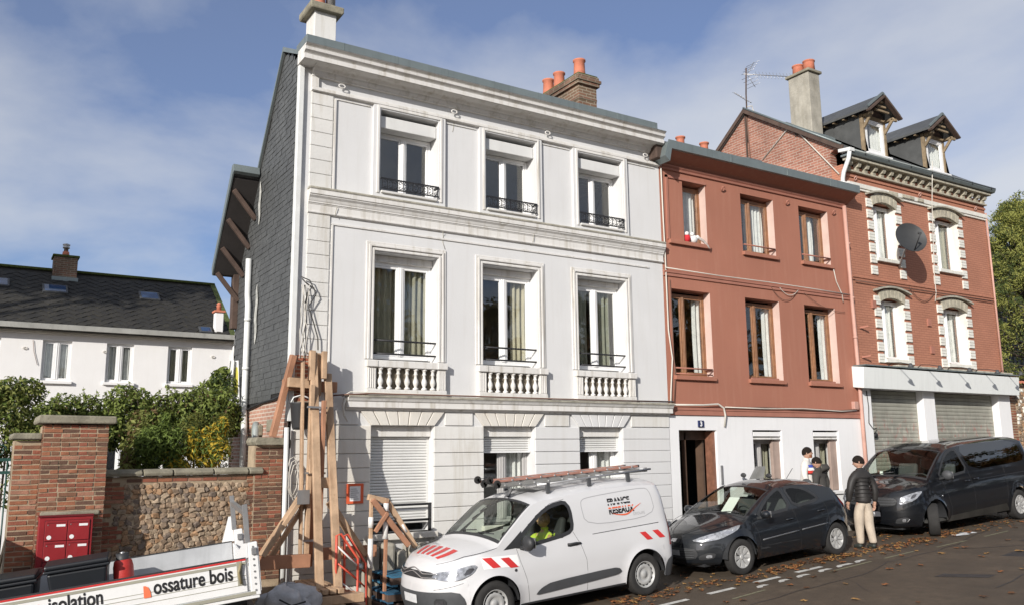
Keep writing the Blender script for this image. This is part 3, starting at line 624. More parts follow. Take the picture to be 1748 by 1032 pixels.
# coved eaves and zinc gutter
MB().prism([(.003,8.70),(-.03,8.705),(-.10,8.76),(-.22,8.82),(-.36,8.90),(-.38,8.96),(.003,8.96)], RX0+.05, RX1+.05, 'x').obj('eaves_cove', m_red, rh)
MB().prism([(-.36,8.905),(-.42,8.915),(-.43,9.10),(-.40,9.10),(-.39,8.97),(-.05,8.97),(-.05,8.95)], RX0-.06, RX1+.06, 'x').obj('zinc_gutter', m_zinc, rh)
for x in (14.2,16.1,17.7): MB().box(x,x+.02,-.434,-.42,8.915,9.1).obj('gutter_seam', m_zinc, rh)
MB().prism([(12.20,8.72),(12.34,8.62),(12.42,8.96),(12.30,9.05)], -.42, -.02, 'y').obj('gutter_end_flashing', m_zinc, rh)
rr_ = MB(); rr_.prism([(-.38,9.06),(3.6,10.75),(8.1,8.9),(8.1,8.8),(3.6,10.62),(-.3,8.98)], RX0-.02, RX1+.02, 'x'); rr_.obj('roof', m_slate, rh)
MB().prism([(-.30,9.11),(2.2,10.17),(2.2,10.24),(-.30,9.19)], 18.55, 18.79, 'x').obj('mortar_flashing', m_lace, rh)
MB().box(13.7, 16.0, 1.5, 1.9, 9.3, 9.98).obj('chimney', m_rendergrey, rh)
for x in (13.95, 14.72, 15.55): MB().lathe([(.12,9.98),(.10,10.2),(.11,10.26),(.13,10.27),(.13,10.30),(.10,10.30)], (x,1.7,0), 12).obj('chimney_pot', m_terra, rh)
MB().prism([(-.25,9.13),(.5,9.44),(.5,9.50),(-.25,9.22)], 15.0, 15.45, 'x').obj('roof_hatch', m_slate2, rh)
def sill(x0, x1, z, m): MB().box(x0-.03, x1+.03, -.07, .1, z-.09, z).obj('window_sill', m, rh, 0.01)
for i, (x0, x1, z0, z1) in enumerate(RW2):
    sill(12.61 if i == 0 else x0, x1, z0, m_red)
    casement(rh, x0+.002, x1-.002, z0+.012, z1-.06, .2, m_wood, m_glass, mull=0 if i == 0 else .07, curtain=True, cur=[(.5,.9)] if i == 0 else [(.4,.95)] if i == 1 else [(.55,.8)], curm=m_lace, split=.42)
    if i:
        g = MB(); g.tube([(x0+.02,-.02,z0+.17),(x1-.05,-.02,z0+.17),(x1-.05,.18,z0+.17)], .018, 6); g.obj('rail_bar', m_redtrim, rh)
for i, (x0, x1, z0, z1) in enumerate(RW1):
    sill(x0, x1, z0, m_red)
    casement(rh, x0+.002, x1-.002, z0+.012, z1-.07, .2, m_wood, m_glass, mull=.075, curtain=True, cur=[(.78,.97)], curm=m_lace, split=.42)
    if i == 0:
        g = MB(); g.tube([(x0+.02,-.02,z0+.16),(x1-.06,-.02,z0+.16),(x1-.06,.18,z0+.16)], .018, 6); g.tube([(x0+.02,-.02,z0+.04),(x1-.06,-.02,z0+.04)], .015, 6); g.obj('rail_bar', m_redtrim, rh)
    else: MB().box(x0+.15, x1-.1, .05, .12, z0+.002, z0+.05).obj('rail_bar', m_redtrim, rh)
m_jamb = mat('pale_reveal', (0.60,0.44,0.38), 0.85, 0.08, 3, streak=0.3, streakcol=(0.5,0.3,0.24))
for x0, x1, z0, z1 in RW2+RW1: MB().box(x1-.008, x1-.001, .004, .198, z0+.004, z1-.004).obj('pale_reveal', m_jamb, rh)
# ground floor: recessed entrance with open door leaf, two tall windows
dr = MB().box(13.05, 13.10, .28, .36, .6, 2.86).box(12.65, 13.72, .28, .36, 2.70, 2.89).obj('door_frame', m_doorwood, rh)
MB().box(12.645, 13.048, .42, .47, .6, 2.69).obj('door_leaf', m_doorwood, rh)
lf = MB().bar((13.69,.37,1.75),(13.67,.56,1.75),.05,2.2).obj('door_leaf', mat('brown_door', (0.10,0.062,0.042), 0.5, 0.2, 5, streak=0.4), rh)
MB().box(13.66, 13.735, .05, .27, .55, 2.88).obj('door_jamb', mat('brown_jamb', (0.20,0.09,0.055), 0.6, 0.3, 9, streak=0.5), rh)
MB().box(12.7, 13.72, .5, 3.5, .45, .5).obj('hall_floor', m_dark, rh)
MB().box(12.58, 13.8, -.15, .3, .30, .50).obj('door_step', m_kerb, rh, 0.02)
for x0, x1, z0, z1 in RG:
    MB().box(x0+.06, x1-.004, .02, .25, 2.77, 2.87).obj('shutter_box', m_upvc, rh, 0.008)
    MB().box(x0+.004, x1-.06, .0, .28, 2.70, 2.742).obj('lintel_ledge', m_trim, rh, 0.008)
    casement(rh, x0+.002, x1-.002, z0+.01, 2.70, .27, m_greyframe, m_glass, mull=.10, curtain=True, cur=[(.6,.97)], curm=m_curtain)
    MB().box(x1-.24, x1-.003, .08, .16, z0+.01, 2.69).obj('folded_shutter', mat('dusty_brown_shutter', (0.33,0.25,0.21), 0.7, 0.12, 4, streak=0.5), rh, 0.008)
    MB().box(x0-.04, x1+.04, -.06, .2, z0-.08, z0-.001).obj('window_sill', m_redwhite, rh, 0.01)
# number plate
npl = thing('house_number_plate', 'small dark blue enamel house number plate with a white 3 above the open door', 'sign', (13.27,-.03,3.03))
MB().box(13.19, 13.35, -.045, -.012, 2.965, 3.105).obj('plate', mat('blue_enamel', (0.02,0.03,0.09), 0.3, 0.1), npl, 0.006)
def put_text(name, body, size, m, parent, origin, ux=(1,0,0), uz=(0,0,1), bold=0.0, spacing=1.0, sx=1.0, local=False, fn=None, bands=None):
    me = text_mesh(body, size, bold, spacing)
    off = ORG.get(parent.name, Vector((0,0,0)))
    if bands:
        bm = bmesh.new(); bm.from_mesh(me)
        for z, clear_in in bands:
            bmesh.ops.bisect_plane(bm, geom=bm.verts[:]+bm.edges[:]+bm.faces[:], plane_co=(0,z,0), plane_no=(0,1,0), clear_outer=not clear_in, clear_inner=clear_in)
        bm.to_mesh(me); bm.free()
    o = Vector(origin); a = Vector(ux); c = Vector(uz)
    for v in me.vertices:
        if fn: v.co = Vector(fn(v.co.x*sx, v.co.y))
        else: v.co = o+a*v.co.x*sx+c*v.co.y-off
    me.update(); me.name = name
    return link(name, me, m, parent)
put_text('numeral', '3', .14, m_paper, npl, (13.228,-.0465,2.985), bold=.006)
# bells panel
MB().box(13.80, 13.86, -.035, -.012, 1.75, 2.15).obj('bell_panel', m_alu, rh, 0.004)
# pink drainpipe at the right edge, cables
MB().tube([(18.64,-.08,8.62),(18.66,-.08,6.3),(18.70,-.08,4.2),(18.70,-.08,3.2),(18.72,-.08,.9)], .05, 8).obj('drainpipe', m_pipe_pink, rh)
for z in (7.6,6.2,5.2,4.1): MB().tube([(18.68,-.08,z),(18.68,-.08,z+.05)], .058, 8).obj('pipe_bracket', m_pipe_pink, rh)
for x in (14.3, 16.5, 18.25): MB().tube([(x+.045*math.cos(t*.785), -.05-.03*math.sin(t*.785), 8.40+.05*math.sin(t*.785)) for t in range(8)], .014, 6, closed=True).obj('wall_tie', m_redtrim, rh)
def cable(name, pts, r, m, parent): return MB().tube(pts, r, 6).obj(name, m, parent)
def sag(p, q, s, n=10): 
    p = Vector(p); q = Vector(q); return [p+(q-p)*(i/n)+Vector((0,0,-s*4*(i/n)*(1-i/n))) for i in range(n+1)]
cable('cable', [(12.42,-.03,8.9),(12.43,-.03,7.5),(12.44,-.035,6.6),(12.45,-.03,5.0),(12.53,-.03,4.4),(12.45,-.03,3.7),(12.41,-.05,3.42)], .016, m_cable_w, rh)
cable('cable', [(12.56,-.02,6.1),(12.58,-.02,4.4),(12.62,-.02,4.1),(12.5,-.05,3.45)], .01, m_cable_r, rh)
cable('cable', [(12.4,-.08,3.42),(13.3,-.085,3.43),(13.75,-.085,3.46),(13.92,-.085,3.38),(13.96,-.085,3.22),(13.97,-.04,2.98)], .022, m_cable_w, rh)
cable('cable', [(13.95,-.08,3.39),(15.2,-.08,3.41),(16.5,-.08,3.39),(17.9,-.08,3.38),(18.4,-.08,3.42),(18.6,-.08,3.45)], .022, m_cable_r, rh)
cable('cable', [(13.95,-.095,3.40),(15.2,-.095,3.385),(16.5,-.095,3.41),(17.9,-.095,3.37),(18.5,-.09,3.40)], .013, m_cable_w, rh)
cable('cable', [(12.4,-.07,6.34),(14,-.07,6.32),(15.6,-.075,6.33),(17.2,-.07,6.32),(18.6,-.07,6.30)], .013, m_cable_w, rh)
cable('cable', sag((16.0,-.04,6.28),(16.7,-.04,6.26),.18), .008, m_cable_w, rh)
cable('cable', sag((15.7,-.04,6.28),(16.65,-.04,6.24),.30), .007, m_cable_r, rh)
cable('cable', [(18.08,-.04,6.9),(18.15,-.04,6.6),(18.32,-.05,6.3),(18.36,-.04,6.1)], .012, m_cable_w, rh)
cable('cable', sag((16.9,-.04,6.2),(18.4,-.04,5.85),.12), .006, m_cable_r, rh)
MB().box(18.42, 18.58, -.10, -.002, 3.42, 3.62).obj('junction_box', m_pipe_pink, rh, 0.01)
# toys on the sill of the small top window
ty = thing('red_cushion', 'red crumpled cloth toy lying on the blocked window sill, left of the white one', 'toy', (13.2,-.02,7.0))
MB().sphere((13.17,.03,7.10), (.08,.08,.10), 10, 8).obj('stuffed_body', mat('red_cloth', (0.5,0.02,0.03), 0.8, 0.2, 12), ty)
MB().sphere((13.15,.01,7.20), (.05,.05,.05), 8, 6).obj('stuffed_head', m_lace, ty)
ty = thing('white_toy', 'white stuffed toy lying on the sill of the small top window', 'toy', (13.4,-.02,7.0))
b_ = MB().sphere((13.36,.02,7.10), (.10,.08,.10), 12, 8); b_.obj('stuffed_body', m_lace, ty)
for dx, dz in ((.10,.05),(-.06,.10)): MB().sphere((13.36+dx,0,7.10+dz), (.05,.05,.05), 8, 6).obj('stuffed_limb', m_lace, ty)
MB().tube([(13.44,-.01,7.16),(13.6,-.03,7.08),(13.70,-.06,6.98),(13.74,-.08,6.9)], [.035,.03,.025,.012], 7).obj('twisted_strap', mat('grey_rope', (0.4,0.36,0.33), 0.9, 0.3, 20), ty)
# ---------------------------------------------------------------- painted brick house with dormers and shop
BX0, BX1 = 18.82, 25.46
bh = thing('brick_house', 'red painted brick house with white quoins, two slate dormers and a shuttered shop', 'house', (18.82,0,0.8))
BC = [20.41, 23.29]; HW = [.50, .575]
B2 = [(c-w, c+w, 7.42, 8.98) for c, w in zip(BC, HW)]; B1 = [(c-w, c+w, 4.76, 6.38) for c, w in zip(BC, HW)]
SH = [(19.17,21.38,.9,3.95), (21.91,25.03,.9,3.95)]
wall(MB(), BX0, BX1, 4.40, 9.80, B2+B1, 0.0, .35).obj('upper_wall', m_paintbrick, bh)
wall(MB(), BX0, 25.66, 0.3, 4.395, SH, 0.002, .34).obj('shop_wall', m_redwhite, bh)
# gable end seen over the red roof, bricks in the material
MB().prism([(.352,3),(.352,10.2),(.12,10.30),(3.13,12.30),(6.2,9.9),(6.2,3)], BX0+.001, BX0+.25, 'x').obj('gable_wall', m_gablebrick, bh)
MB().prism([(.352,3),(.352,10.2),(3.13,12.2),(6.2,9.9),(6.2,0.3)], BX1-.25, BX1-.002, 'x').obj('gable_wall', m_gablebrick, bh)
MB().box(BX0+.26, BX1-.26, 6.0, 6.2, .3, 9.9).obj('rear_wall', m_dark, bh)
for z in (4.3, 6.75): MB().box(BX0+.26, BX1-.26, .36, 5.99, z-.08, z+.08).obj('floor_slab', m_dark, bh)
rf = MB(); rf.prism([(-.12,10.22),(3.13,12.38),(3.13,12.28),(-.05,10.16)], BX0-.08, BX1+.1, 'x'); rf.prism([(3.13,12.38),(6.4,9.8),(6.4,9.7),(3.13,12.28)], BX0-.08, BX1+.1, 'x'); rf.obj('roof', m_slate, bh)
MB().prism([(-.15,10.26),(3.13,12.43),(6.4,9.85),(6.4,9.73),(3.13,12.29),(-.10,10.14)], BX0-.13, BX0-.082, 'x').obj('verge_board', m_timber_old, bh)
MB().tube([(BX0-.12,-.1,10.30),(BX0-.12,3.13,12.45)], .03, 6).obj('verge_flashing', m_zinc, bh)
# modillion cornice and gutter
MB().box(BX0+.02, BX1, -.10, .003, 9.62, 9.67).obj('cornice_ledge', m_arch, bh, 0.01)
MB().box(BX0+.02, BX1+.02, -.24, .003, 9.90, 9.97).obj('cornice_slab', m_arch, bh, 0.01)
me = MB().prism([(0,0),(-.07,.0),(-.09,.05),(-.06,.08),(-.13,.10),(-.16,.16),(-.16,.22),(0,.22)], 0, .12, 'x').mesh('modillion'); me.materials.append(m_arch)
for k in range(19):
    o = link('modillion', me, None, bh); o.location = Vector((BX0+.10+k*.352, 0, 9.675))-ORG[bh.name]
MB().box(BX0+.05, BX1, -.035, .003, 9.50, 9.56).obj('brick_course', m_paintbrick, bh)
MB().prism([(-.22,9.98),(-.30,9.99),(-.34,10.06),(-.34,10.12),(-.31,10.12),(-.22,10.03),(0,10.03),(0,9.98)], BX0-.05, BX1+.12, 'x').obj('gutter', m_zinc, bh)
MB().tube([(BX0-.02,-.34,10.10),(BX1+.1,-.34,10.10)], .022, 6).obj('gutter_lip', m_pipe_grey, bh)
for x in [BX0+.5+k for k in range(7)]: MB().box(x, x+.03, -.355, -.2, 10.05, 10.125).obj('gutter_hook', m_iron, bh)
# white bands
cornice('upper_band', [(-.02,9.16),(-.05,9.17),(-.05,9.22),(-.08,9.23),(-.09,9.34),(-.03,9.36)], BX0+.12, BX1-.02, m_quoin, bh)
for x0, x1 in ((20.6,21.0),(21.2,21.75),(21.9,22.2)): MB().box(x0, x1, -.10, -.088, 9.24, 9.33).obj('flaking_render', m_arch, bh, 0.01)
cornice('middle_band', [(-.01,6.72),(-.03,6.73),(-.03,6.78),(-.055,6.79),(-.055,6.82),(-.01,6.84)], BX0, BX1, m_paintbrick, bh)
# windows: toothed white quoins, segmental arch of wedge stones, hood mould
qm = {}
def quoin(x0, x1, z0, z1):
    n = 3; h = (z1-z0)/n; q = MB()
    q.box(x0, x1, -.028, .002, z0, z1)
    for k in range(n): q.box(x0-.002, x1+.002, -.042, -.029, z0+k*h+.006, z0+(k+1)*h-.006)
    q.obj('quoin_block', m_quoin, bh)
for floor, (wins, zq0, zq1, nq) in enumerate(((B2, 6.93, 9.06, 7), (B1, 4.63, 6.44, 6))):
    for wi, ((x0, x1, z0, z1), w) in enumerate(zip(wins, HW)):
        c = (x0+x1)/2; step = (zq1-zq0)/nq
        for k in range(nq):
            za = zq0+k*step+.02; zb = zq0+(k+1)*step-.05
            quoin(x0-.245, x0-.004, za, zb); quoin(x1+.004, x1+.245, za, zb)
        rise, ht, n = .13, .24, 7
        for k in range(n):
            t0, t1 = -1+2*k/n, -1+2*(k+1)/n; f0 = lambda t: z1-.04+rise*(1-t*t); wv = w+.02
            MB().prism([(c+wv*t0+.006,f0(t0)-.10),(c+wv*t1-.006,f0(t1)-.10),(c+wv*1.12*t1-.006,f0(t1)-.10+ht),(c+wv*1.12*t0+.006,f0(t0)-.10+ht)], -.06, .06, 'y').obj('wedge_stone', m_arch, bh, 0.01)
        hood = [(c+(w+.26)*t, -.075, z1+.14+.13*(1-t*t)) for t in [-1+.2*k for k in range(11)]]
        hb = MB()
        for p, q in zip(hood, hood[1:]): hb.bar(p, q, .12, .045)
        hb.obj('hood_mould', m_ledge, bh)
        MB().box(x0-.02, x1+.02, -.09, .14, z0-.10, z0-.002).obj('window_sill', m_quoin, bh, 0.01)
        casement(bh, x0+.002, x1-.002, z0, z1-.05, .20, m_upvc, m_glass, mull=.10, curtain=True, cur=[(.1,.9)], curm=m_lace if (floor or wi == 0) else m_curtain, split=.42)
        MB().prism([(x1-.006,z0),(x1+.001,z0),(x1+.001,z1-.05),(x1-.008,z1-.05)], -.01, .2, 'y').obj('painted_reveal', m_quoin, bh)
# dormers
def dormer(cx):
    f = MB(); w = .52; yf = .16; zb, zt = 10.40, 11.52
    yb = lambda z: (z-10.30)/2.16*3.25-.12   # where the roof plane is met
    root = MB().box(cx-w, cx-w+.09, yf, yf+.1, zb, zt).box(cx+w-.09, cx+w, yf, yf+.1, zb, zt).box(cx-w+.09, cx+w-.09, yf, yf+.1, zt-.10, zt).obj('dormer', m_timber_tan, bh, 0.008)
    for s_ in (-1, 1):
        xa = cx+s_*w
        MB().prism([(yf+.1,zb),(yf+.1,zt+.08),(yb(zt)+.1,zt+.08),(yb(zb)+.05,zb)], min(xa,xa-s_*.06), max(xa,xa-s_*.06), 'x').obj('slate_cheek', m_slate, root)
        # pitched roof half
        ex = cx+s_*.72; ez = 11.50; az = 12.03; yo = -.16
        n_ = MB(); th = .06
        n_.add([(cx,yo,az),(ex,yo,ez),(ex,1.75,ez),(cx,2.75,az),(cx,yo,az+th),(ex,yo,ez+th),(ex,1.75,ez+th),(cx,2.75,az+th)], [(0,1,2,3),(4,7,6,5),(0,4,5,1),(1,5,6,2),(2,6,7,3),(3,7,4,0)])
        n_.obj('dormer_roof', m_slate, root)
        bb = MB(); bb.bar((cx,yo-.02,az-.03),(ex,yo-.02,ez-.03),.05,.13,(0,1,0)); bb.obj('barge_board', m_timber_old, root)
        MB().bar((cx,yo-.01,az+.085),(ex,yo-.01,ez+.085),.06,.04,(0,1,0)).obj('barge_flashing', m_zinc, root)
        br = MB(); br.bar((xa-s_*.05,yf+.02,11.12),(xa-s_*.05,-.12,11.48),.06,.08); br.bar((xa-s_*.05,-.12,11.44),(xa+s_*.10,-.12,11.44),.06,.08); br.bar((xa-s_*.05,yf,11.47),(xa-s_*.05,-.14,11.47),.06,.07)
        br.obj('carved_bracket', m_timber_tan, root, 0.012)
        for k in range(5): MB().box(min(xa,xa+s_*.16), max(xa,xa+s_*.16), .30+k*.32, .36+k*.32, 11.46, 11.50).obj('rafter_end', m_timber_tan, root)
    MB().prism([(cx-w,zt),(cx+w,zt),(cx,12.02)], yf+.02, yf+.08, 'y').obj('dormer_gable', m_timber_old, root)
    for k in range(3): MB().bar((cx-.30+k*.12,-.10,11.60+k*.13),(cx+.30-k*.12,-.10,11.60+k*.13),.05,.05).obj('collar_tie', m_timber_tan, root)
    casement(root, cx-w+.095, cx+w-.095, 10.44, zt-.105, yf+.02, m_upvc, m_glass, flat=True, mull=0, fw_=.09, curtain=True, cur=[(.5,.97)], curm=m_lace)
    MB().box(cx-w-.03, cx+w+.03, yf-.12, yf+.1, zb-.05, zb-.002).obj('dormer_sill', m_upvc, root, 0.01)
    return root
dormer(20.58); dormer(23.42)
# chimneys
ch = MB().box(18.92, 19.38, .93, 1.62, 10.4, 12.80).obj('chimney', m_rendergrey, bh, 0.015)
MB().box(18.86, 19.44, .87, 1.68, 12.802, 12.88).obj('chimney_cap', m_concrete, ch, 0.015)
for y in (1.05, 1.42): MB().lathe([(.16,12.88),(.15,13.10),(.155,13.14),(.17,13.15),(.17,13.18),(.14,13.18)], (19.13,y,0), 14).obj('chimney_pot', m_terra, ch)
ch = MB().box(23.3, 23.9, 2.6, 3.4, 11.4, 12.95).obj('chimney', m_chimbrick, bh, 0.01)
for x in (23.42, 23.72): MB().lathe([(.14,12.95),(.13,13.25),(.15,13.28),(.12,13.28)], (x,2.9,0), 12).obj('chimney_pot', m_terra, ch)
MB().prism([(.62,10.76),(1.75,11.50),(1.75,11.58),(.62,10.84)], 18.86, 19.46, 'x').obj('lead_flashing', m_zinc, bh)
# zinc downpipe at left with offset bend, overflow pipe
MB().tube([(18.74,-.30,10.06),(18.70,-.28,9.85),(18.62,-.16,9.5),(18.62,-.12,9.35),(18.62,-.12,9.1)], .055, 8).obj('drainpipe', m_pipe_white, bh)
MB().prism([(-.36,10.05),(.0,10.10),(.0,10.18),(-.36,10.14)], 18.68, 18.86, 'x').obj('gutter_corner_flashing', m_pipe_white, bh)
MB().tube([(18.70,-.08,9.08),(18.78,-.08,9.16),(18.86,-.08,9.14),(18.90,-.08,9.05)], .035, 8).obj('overflow_pipe', m_pipe_white, bh)
MB().tube([(25.43,-.05,9.4),(25.43,-.05,4.5)], .03, 6).obj('drainpipe', m_pipe_pink, bh)
for x in (19.25, 22.1, 24.9): MB().tube([(x+.045*math.cos(t*.785), -.05-.03*math.sin(t*.785), 9.47+.05*math.sin(t*.785)) for t in range(8)], .014, 6, closed=True).obj('wall_tie', m_pipe_pink, bh)
# gable cable in an inverted V and house cables
cable('cable', [(18.80,2.6,10.7),(18.79,1.6,11.35),(18.79,1.45,11.30),(18.79,.1,9.55)], .018, m_cable_w, bh)
cable('cable', [(18.80,3.1,12.3),(18.80,3.05,10.6)], .015, m_cable_r, bh)
MB().box(18.79, 18.815, 1.35, 1.42, 11.02, 11.22).obj('wall_anchor', m_timber_old, bh)
MB().bar((18.80,3.16,12.3),(18.80,3.16,10.5),.03,.05).obj('gable_lath', m_timber_old, bh)
cable('cable', [(22.35,-.36,10.4),(22.4,-.2,9.2),(22.42,-.06,7.2),(22.42,-.06,6.7),(22.35,-.05,6.45)], .012, m_cable_w, bh)
cable('cable', sag((21.2,-.05,6.75),(22.35,-.05,6.7),.3), .010, m_cable_r, bh)
cable('cable', [(18.9,-.06,6.70),(20.5,-.065,6.69),(22.5,-.06,6.70),(25.3,-.06,6.70)], .014, m_cable_r, bh)
MB().box(21.95,22.1,-.04,.002,5.75,5.95).obj('vent_grille', m_redtrim, bh); MB().box(21.98,22.13,-.04,.002,5.0,5.2).obj('vent_grille', m_redtrim, bh)
MB().box(19.55,19.7,-.05,.002,6.05,6.25).obj('vent_grille', m_redtrim, bh)
for x,z in ((18.98,5.5),(18.98,4.75)): MB().bar((x,-.01,z),(x+.12,-.18,z+.03),.03,.04).obj('shutter_hook', m_redtrim, bh)
# shop: fascia box, piers, steel roller shutters, swan-neck lamps
fa = MB(); fa.prism([(-.30,3.94),(.003,3.98),(.003,4.50),(-.34,4.46)], 18.55, 25.72, 'x'); fas = fa.obj('shop_fascia', mat('fascia_paint', (0.72,0.74,0.72), 0.6, 0.03, 1, streak=0.2), bh, 0.008)
MB().box(18.6, 25.76, -.36, .003, 4.502, 4.53).obj('fascia_capping', m_zinc, fas)
MB().box(20.2, 25.7, -.20, -.001, 4.535, 4.60).obj('fascia_ledge', m_ledge, fas, 0.02)
for x0, x1 in ((18.83,19.17),(21.38,21.91),(25.03,25.66)): MB().box(x0+.003, x1-.003, -.045, .001, .35, 3.965).obj('shop_pier', m_redwhite, bh, 0.01)
m_graf = mat('graffiti_steel', (0.34,0.335,0.285), 0.55, 0.12, 3, metal=0.2, streak=0.3)
def graffiti(m):
    t = m.node_tree; N = t.nodes; Lk = t.links; b = N['Principled BSDF']; src = b.inputs['Base Color'].links[0].from_socket
    g = N.new('ShaderNodeNewGeometry'); s = N.new('ShaderNodeSeparateXYZ'); Lk.new(g.outputs['Position'], s.inputs[0])
    mp_ = N.new('ShaderNodeMapping'); mp_.inputs['Scale'].default_value = (3.2,1,1.7); Lk.new(g.outputs['Position'], mp_.inputs[0])
    cur = src
    for seed, col, lo in ((0,(0.40,0.16,0.14),.57),(7,(0.55,0.53,0.45),.57),(13,(0.46,0.20,0.17),.60)):
        n = N.new('ShaderNodeTexNoise'); n.inputs['Scale'].default_value = 1.5; n.inputs['Detail'].default_value = 3; n.inputs['Distortion'].default_value = 1.6; n.noise_dimensions = '4D'; n.inputs['W'].default_value = seed
        Lk.new(mp_.outputs[0], n.inputs['Vector'])
        r = N.new('ShaderNodeMapRange'); r.inputs['From Min'].default_value = lo; r.inputs['From Max'].default_value = lo+.05; r.inputs['To Max'].default_value = .55; Lk.new(n.outputs['Fac'], r.inputs['Value'])
        zr = N.new('ShaderNodeMapRange'); zr.inputs['From Min'].default_value = 3.45; zr.inputs['From Max'].default_value = 3.0; Lk.new(s.outputs['Z'], zr.inputs['Value'])
        mu = N.new('ShaderNodeMath'); mu.operation = 'MULTIPLY'; Lk.new(r.outputs[0], mu.inputs[0]); Lk.new(zr.outputs[0], mu.inputs[1])
        x = N.new('ShaderNodeMix'); x.data_type = 'RGBA'; Lk.new(mu.outputs[0], x.inputs['Factor']); Lk.new(cur, x.inputs['A']); x.inputs['B'].default_value = (*col,1); cur = x.outputs['Result']
    Lk.new(cur, b.inputs['Base Color'])
graffiti(m_graf)
roller(bh, 19.175, 21.375, .95, 3.94, .17, 30, m_graf, 'steel_shutter'); roller(bh, 21.915, 25.025, .98, 3.94, .17, 30, m_graf, 'steel_shutter')
cable('cable', [(18.98,-.06,3.9),(19.02,-.06,3.5),(18.98,-.06,3.1),(19.15,-.05,2.95),(19.5,.1,2.98)], .012, m_cable_d, bh)
MB().sphere((19.42,.10,2.80), (.09,.06,.07), 10, 8).obj('alarm_light', m_iron, bh)
for k, x in enumerate((19.75, 21.0, 22.35, 23.7, 24.9)):
    l = thing('fascia_lamp', 'thin swan-neck lamp on the shop fascia, %s from the left' % ('first','second','third','fourth','fifth')[k], 'lamp', (x,-.30,4.53), 'lamps along the shop fascia')
    MB().tube([(x,-.2,4.54),(x,-.30,4.62),(x,-.55,4.60),(x,-.80,4.54)], .010, 6).obj('arm', m_iron, l)
    MB().lathe([(.03,.0),(.05,-.05),(.085,-.10),(.08,-.10)], (x,-.82,4.56), 10).obj('lamp_head', m_greyplastic, l)
# no-parking sign on the middle pier
sg = thing('no_parking_sign', 'round red and blue no-parking sign on the white pier between the shop shutters', 'sign', (21.62,-.06,2.2))
MB().lathe([(.15,-.062),(.15,-.05),(.0,-.05)], (21.62,0,2.22), 24, 'y').lathe([(0,-.062),(.15,-.062)], (21.62,0,2.22), 24, 'y').obj('disc', mat('sign_red', (0.34,0.035,0.06), 0.5, 0.15, 8), sg)
MB().lathe([(0,-.066),(.105,-.066)], (21.62,0,2.22), 24, 'y').obj('blue_field', mat('sign_blue', (0.05,0.03,0.11), 0.5, 0.15, 8), sg)
for a in (R(45), R(-45)): MB().bar((21.62-.1*math.cos(a),-.068,2.22-.1*math.sin(a)),(21.62+.1*math.cos(a),-.068,2.22+.1*math.sin(a)),.03,.003,(0,1,0)).obj('red_bar', mat('sign_red', (0,0,0)), sg)
# satellite dish, antenna
ds = thing('satellite_dish', 'dark grey satellite dish on the wall between the upper windows of the brick house', 'satellite dish', (20.95,0,7.2))
dc = Vector((20.50,-.62,7.86)); dn = Vector((-.42,-.86,.28)).normalized(); da = dn.cross(Vector((0,0,1))).normalized(); db = da.cross(dn)
def dish(u, v, k=0.0):
    r = .42*v; a = 2*math.pi*u; return dc+da*r*math.cos(a)+db*r*1.02*math.sin(a)+dn*(.10*v*v-k)
MB().grid(lambda u, v: dish(u, v), 32, 6).grid(lambda u, v: dish(u, v, .012), 32, 6).obj('reflector', mat('grey_dish', (0.036,0.037,0.037), 0.5, 0.1, 5), ds)
MB().tube([dc-db*.38+dn*.08, dc+dn*.50-db*.12], .014, 6).obj('feed_arm', m_iron, ds)
MB().tube([dc+dn*.50-db*.12, dc+dn*.44-db*.08], .035, 10).obj('feed_horn', m_greyplastic, ds)
MB().tube([dc-dn*.03, dc-dn*.12-Vector((0,0,.1)), Vector((20.72,-.25,7.5)), Vector((20.85,-.02,7.25))], .022, 8).obj('mount_arm', m_alu, ds)
an = thing('television_antenna', 'rake-style television antenna on a mast above the brick gable', 'antenna', (18.8,3.1,12.2))
MB().tube([(18.8,3.1,11.4),(18.83,3.1,12.9),(18.9,3.1,13.75)], .022, 6).obj('mast', m_timber_old, an)
dv = Vector((.93,-.30,.05)); p0 = Vector((18.9,3.1,13.55))
MB().tube([p0-dv*.1, p0+dv*1.75], .014, 5).obj('boom', m_alu, an)
for k in range(12): 
    q = p0+dv*(.35+k*.12); l_ = .13; MB().tube([q-Vector((.02,.06,l_)), q+Vector((.02,.06,l_))], .007, 4).obj('element', m_alu, an)
for s_ in (-1, 1):
    for k in range(4): MB().tube([p0+dv*(.05+.06*k)+Vector((0,-.25,s_*(.08+.09*k))), p0+dv*(.05+.06*k)+Vector((0,.25,s_*(.08+.09*k)))], .007, 4).obj('reflector_rod', m_alu, an)
    MB().tube([p0+dv*.02, p0+dv*.28+Vector((0,0,s_*.40))], .010, 4).obj('reflector_spine', m_alu, an)
p1 = Vector((18.84,3.1,12.72)); MB().tube([p1+Vector((-.5,0,.12)), p1+Vector((.2,0,-.05))], .011, 5).obj('boom', m_alu, an)
for k in range(6): q = p1+Vector((-.45+k*.1,0,.1-k*.025)); MB().tube([q-Vector((0,.12,.08)), q+Vector((0,.12,.08))], .006, 4).obj('element', m_alu, an)
MB().tube([(18.83,3.08,12.5),(19.0,3.05,12.55),(19.05,3.05,12.4),(18.95,3.05,12.3)], .015, 6).obj('cable_loop', m_cable_w, an)
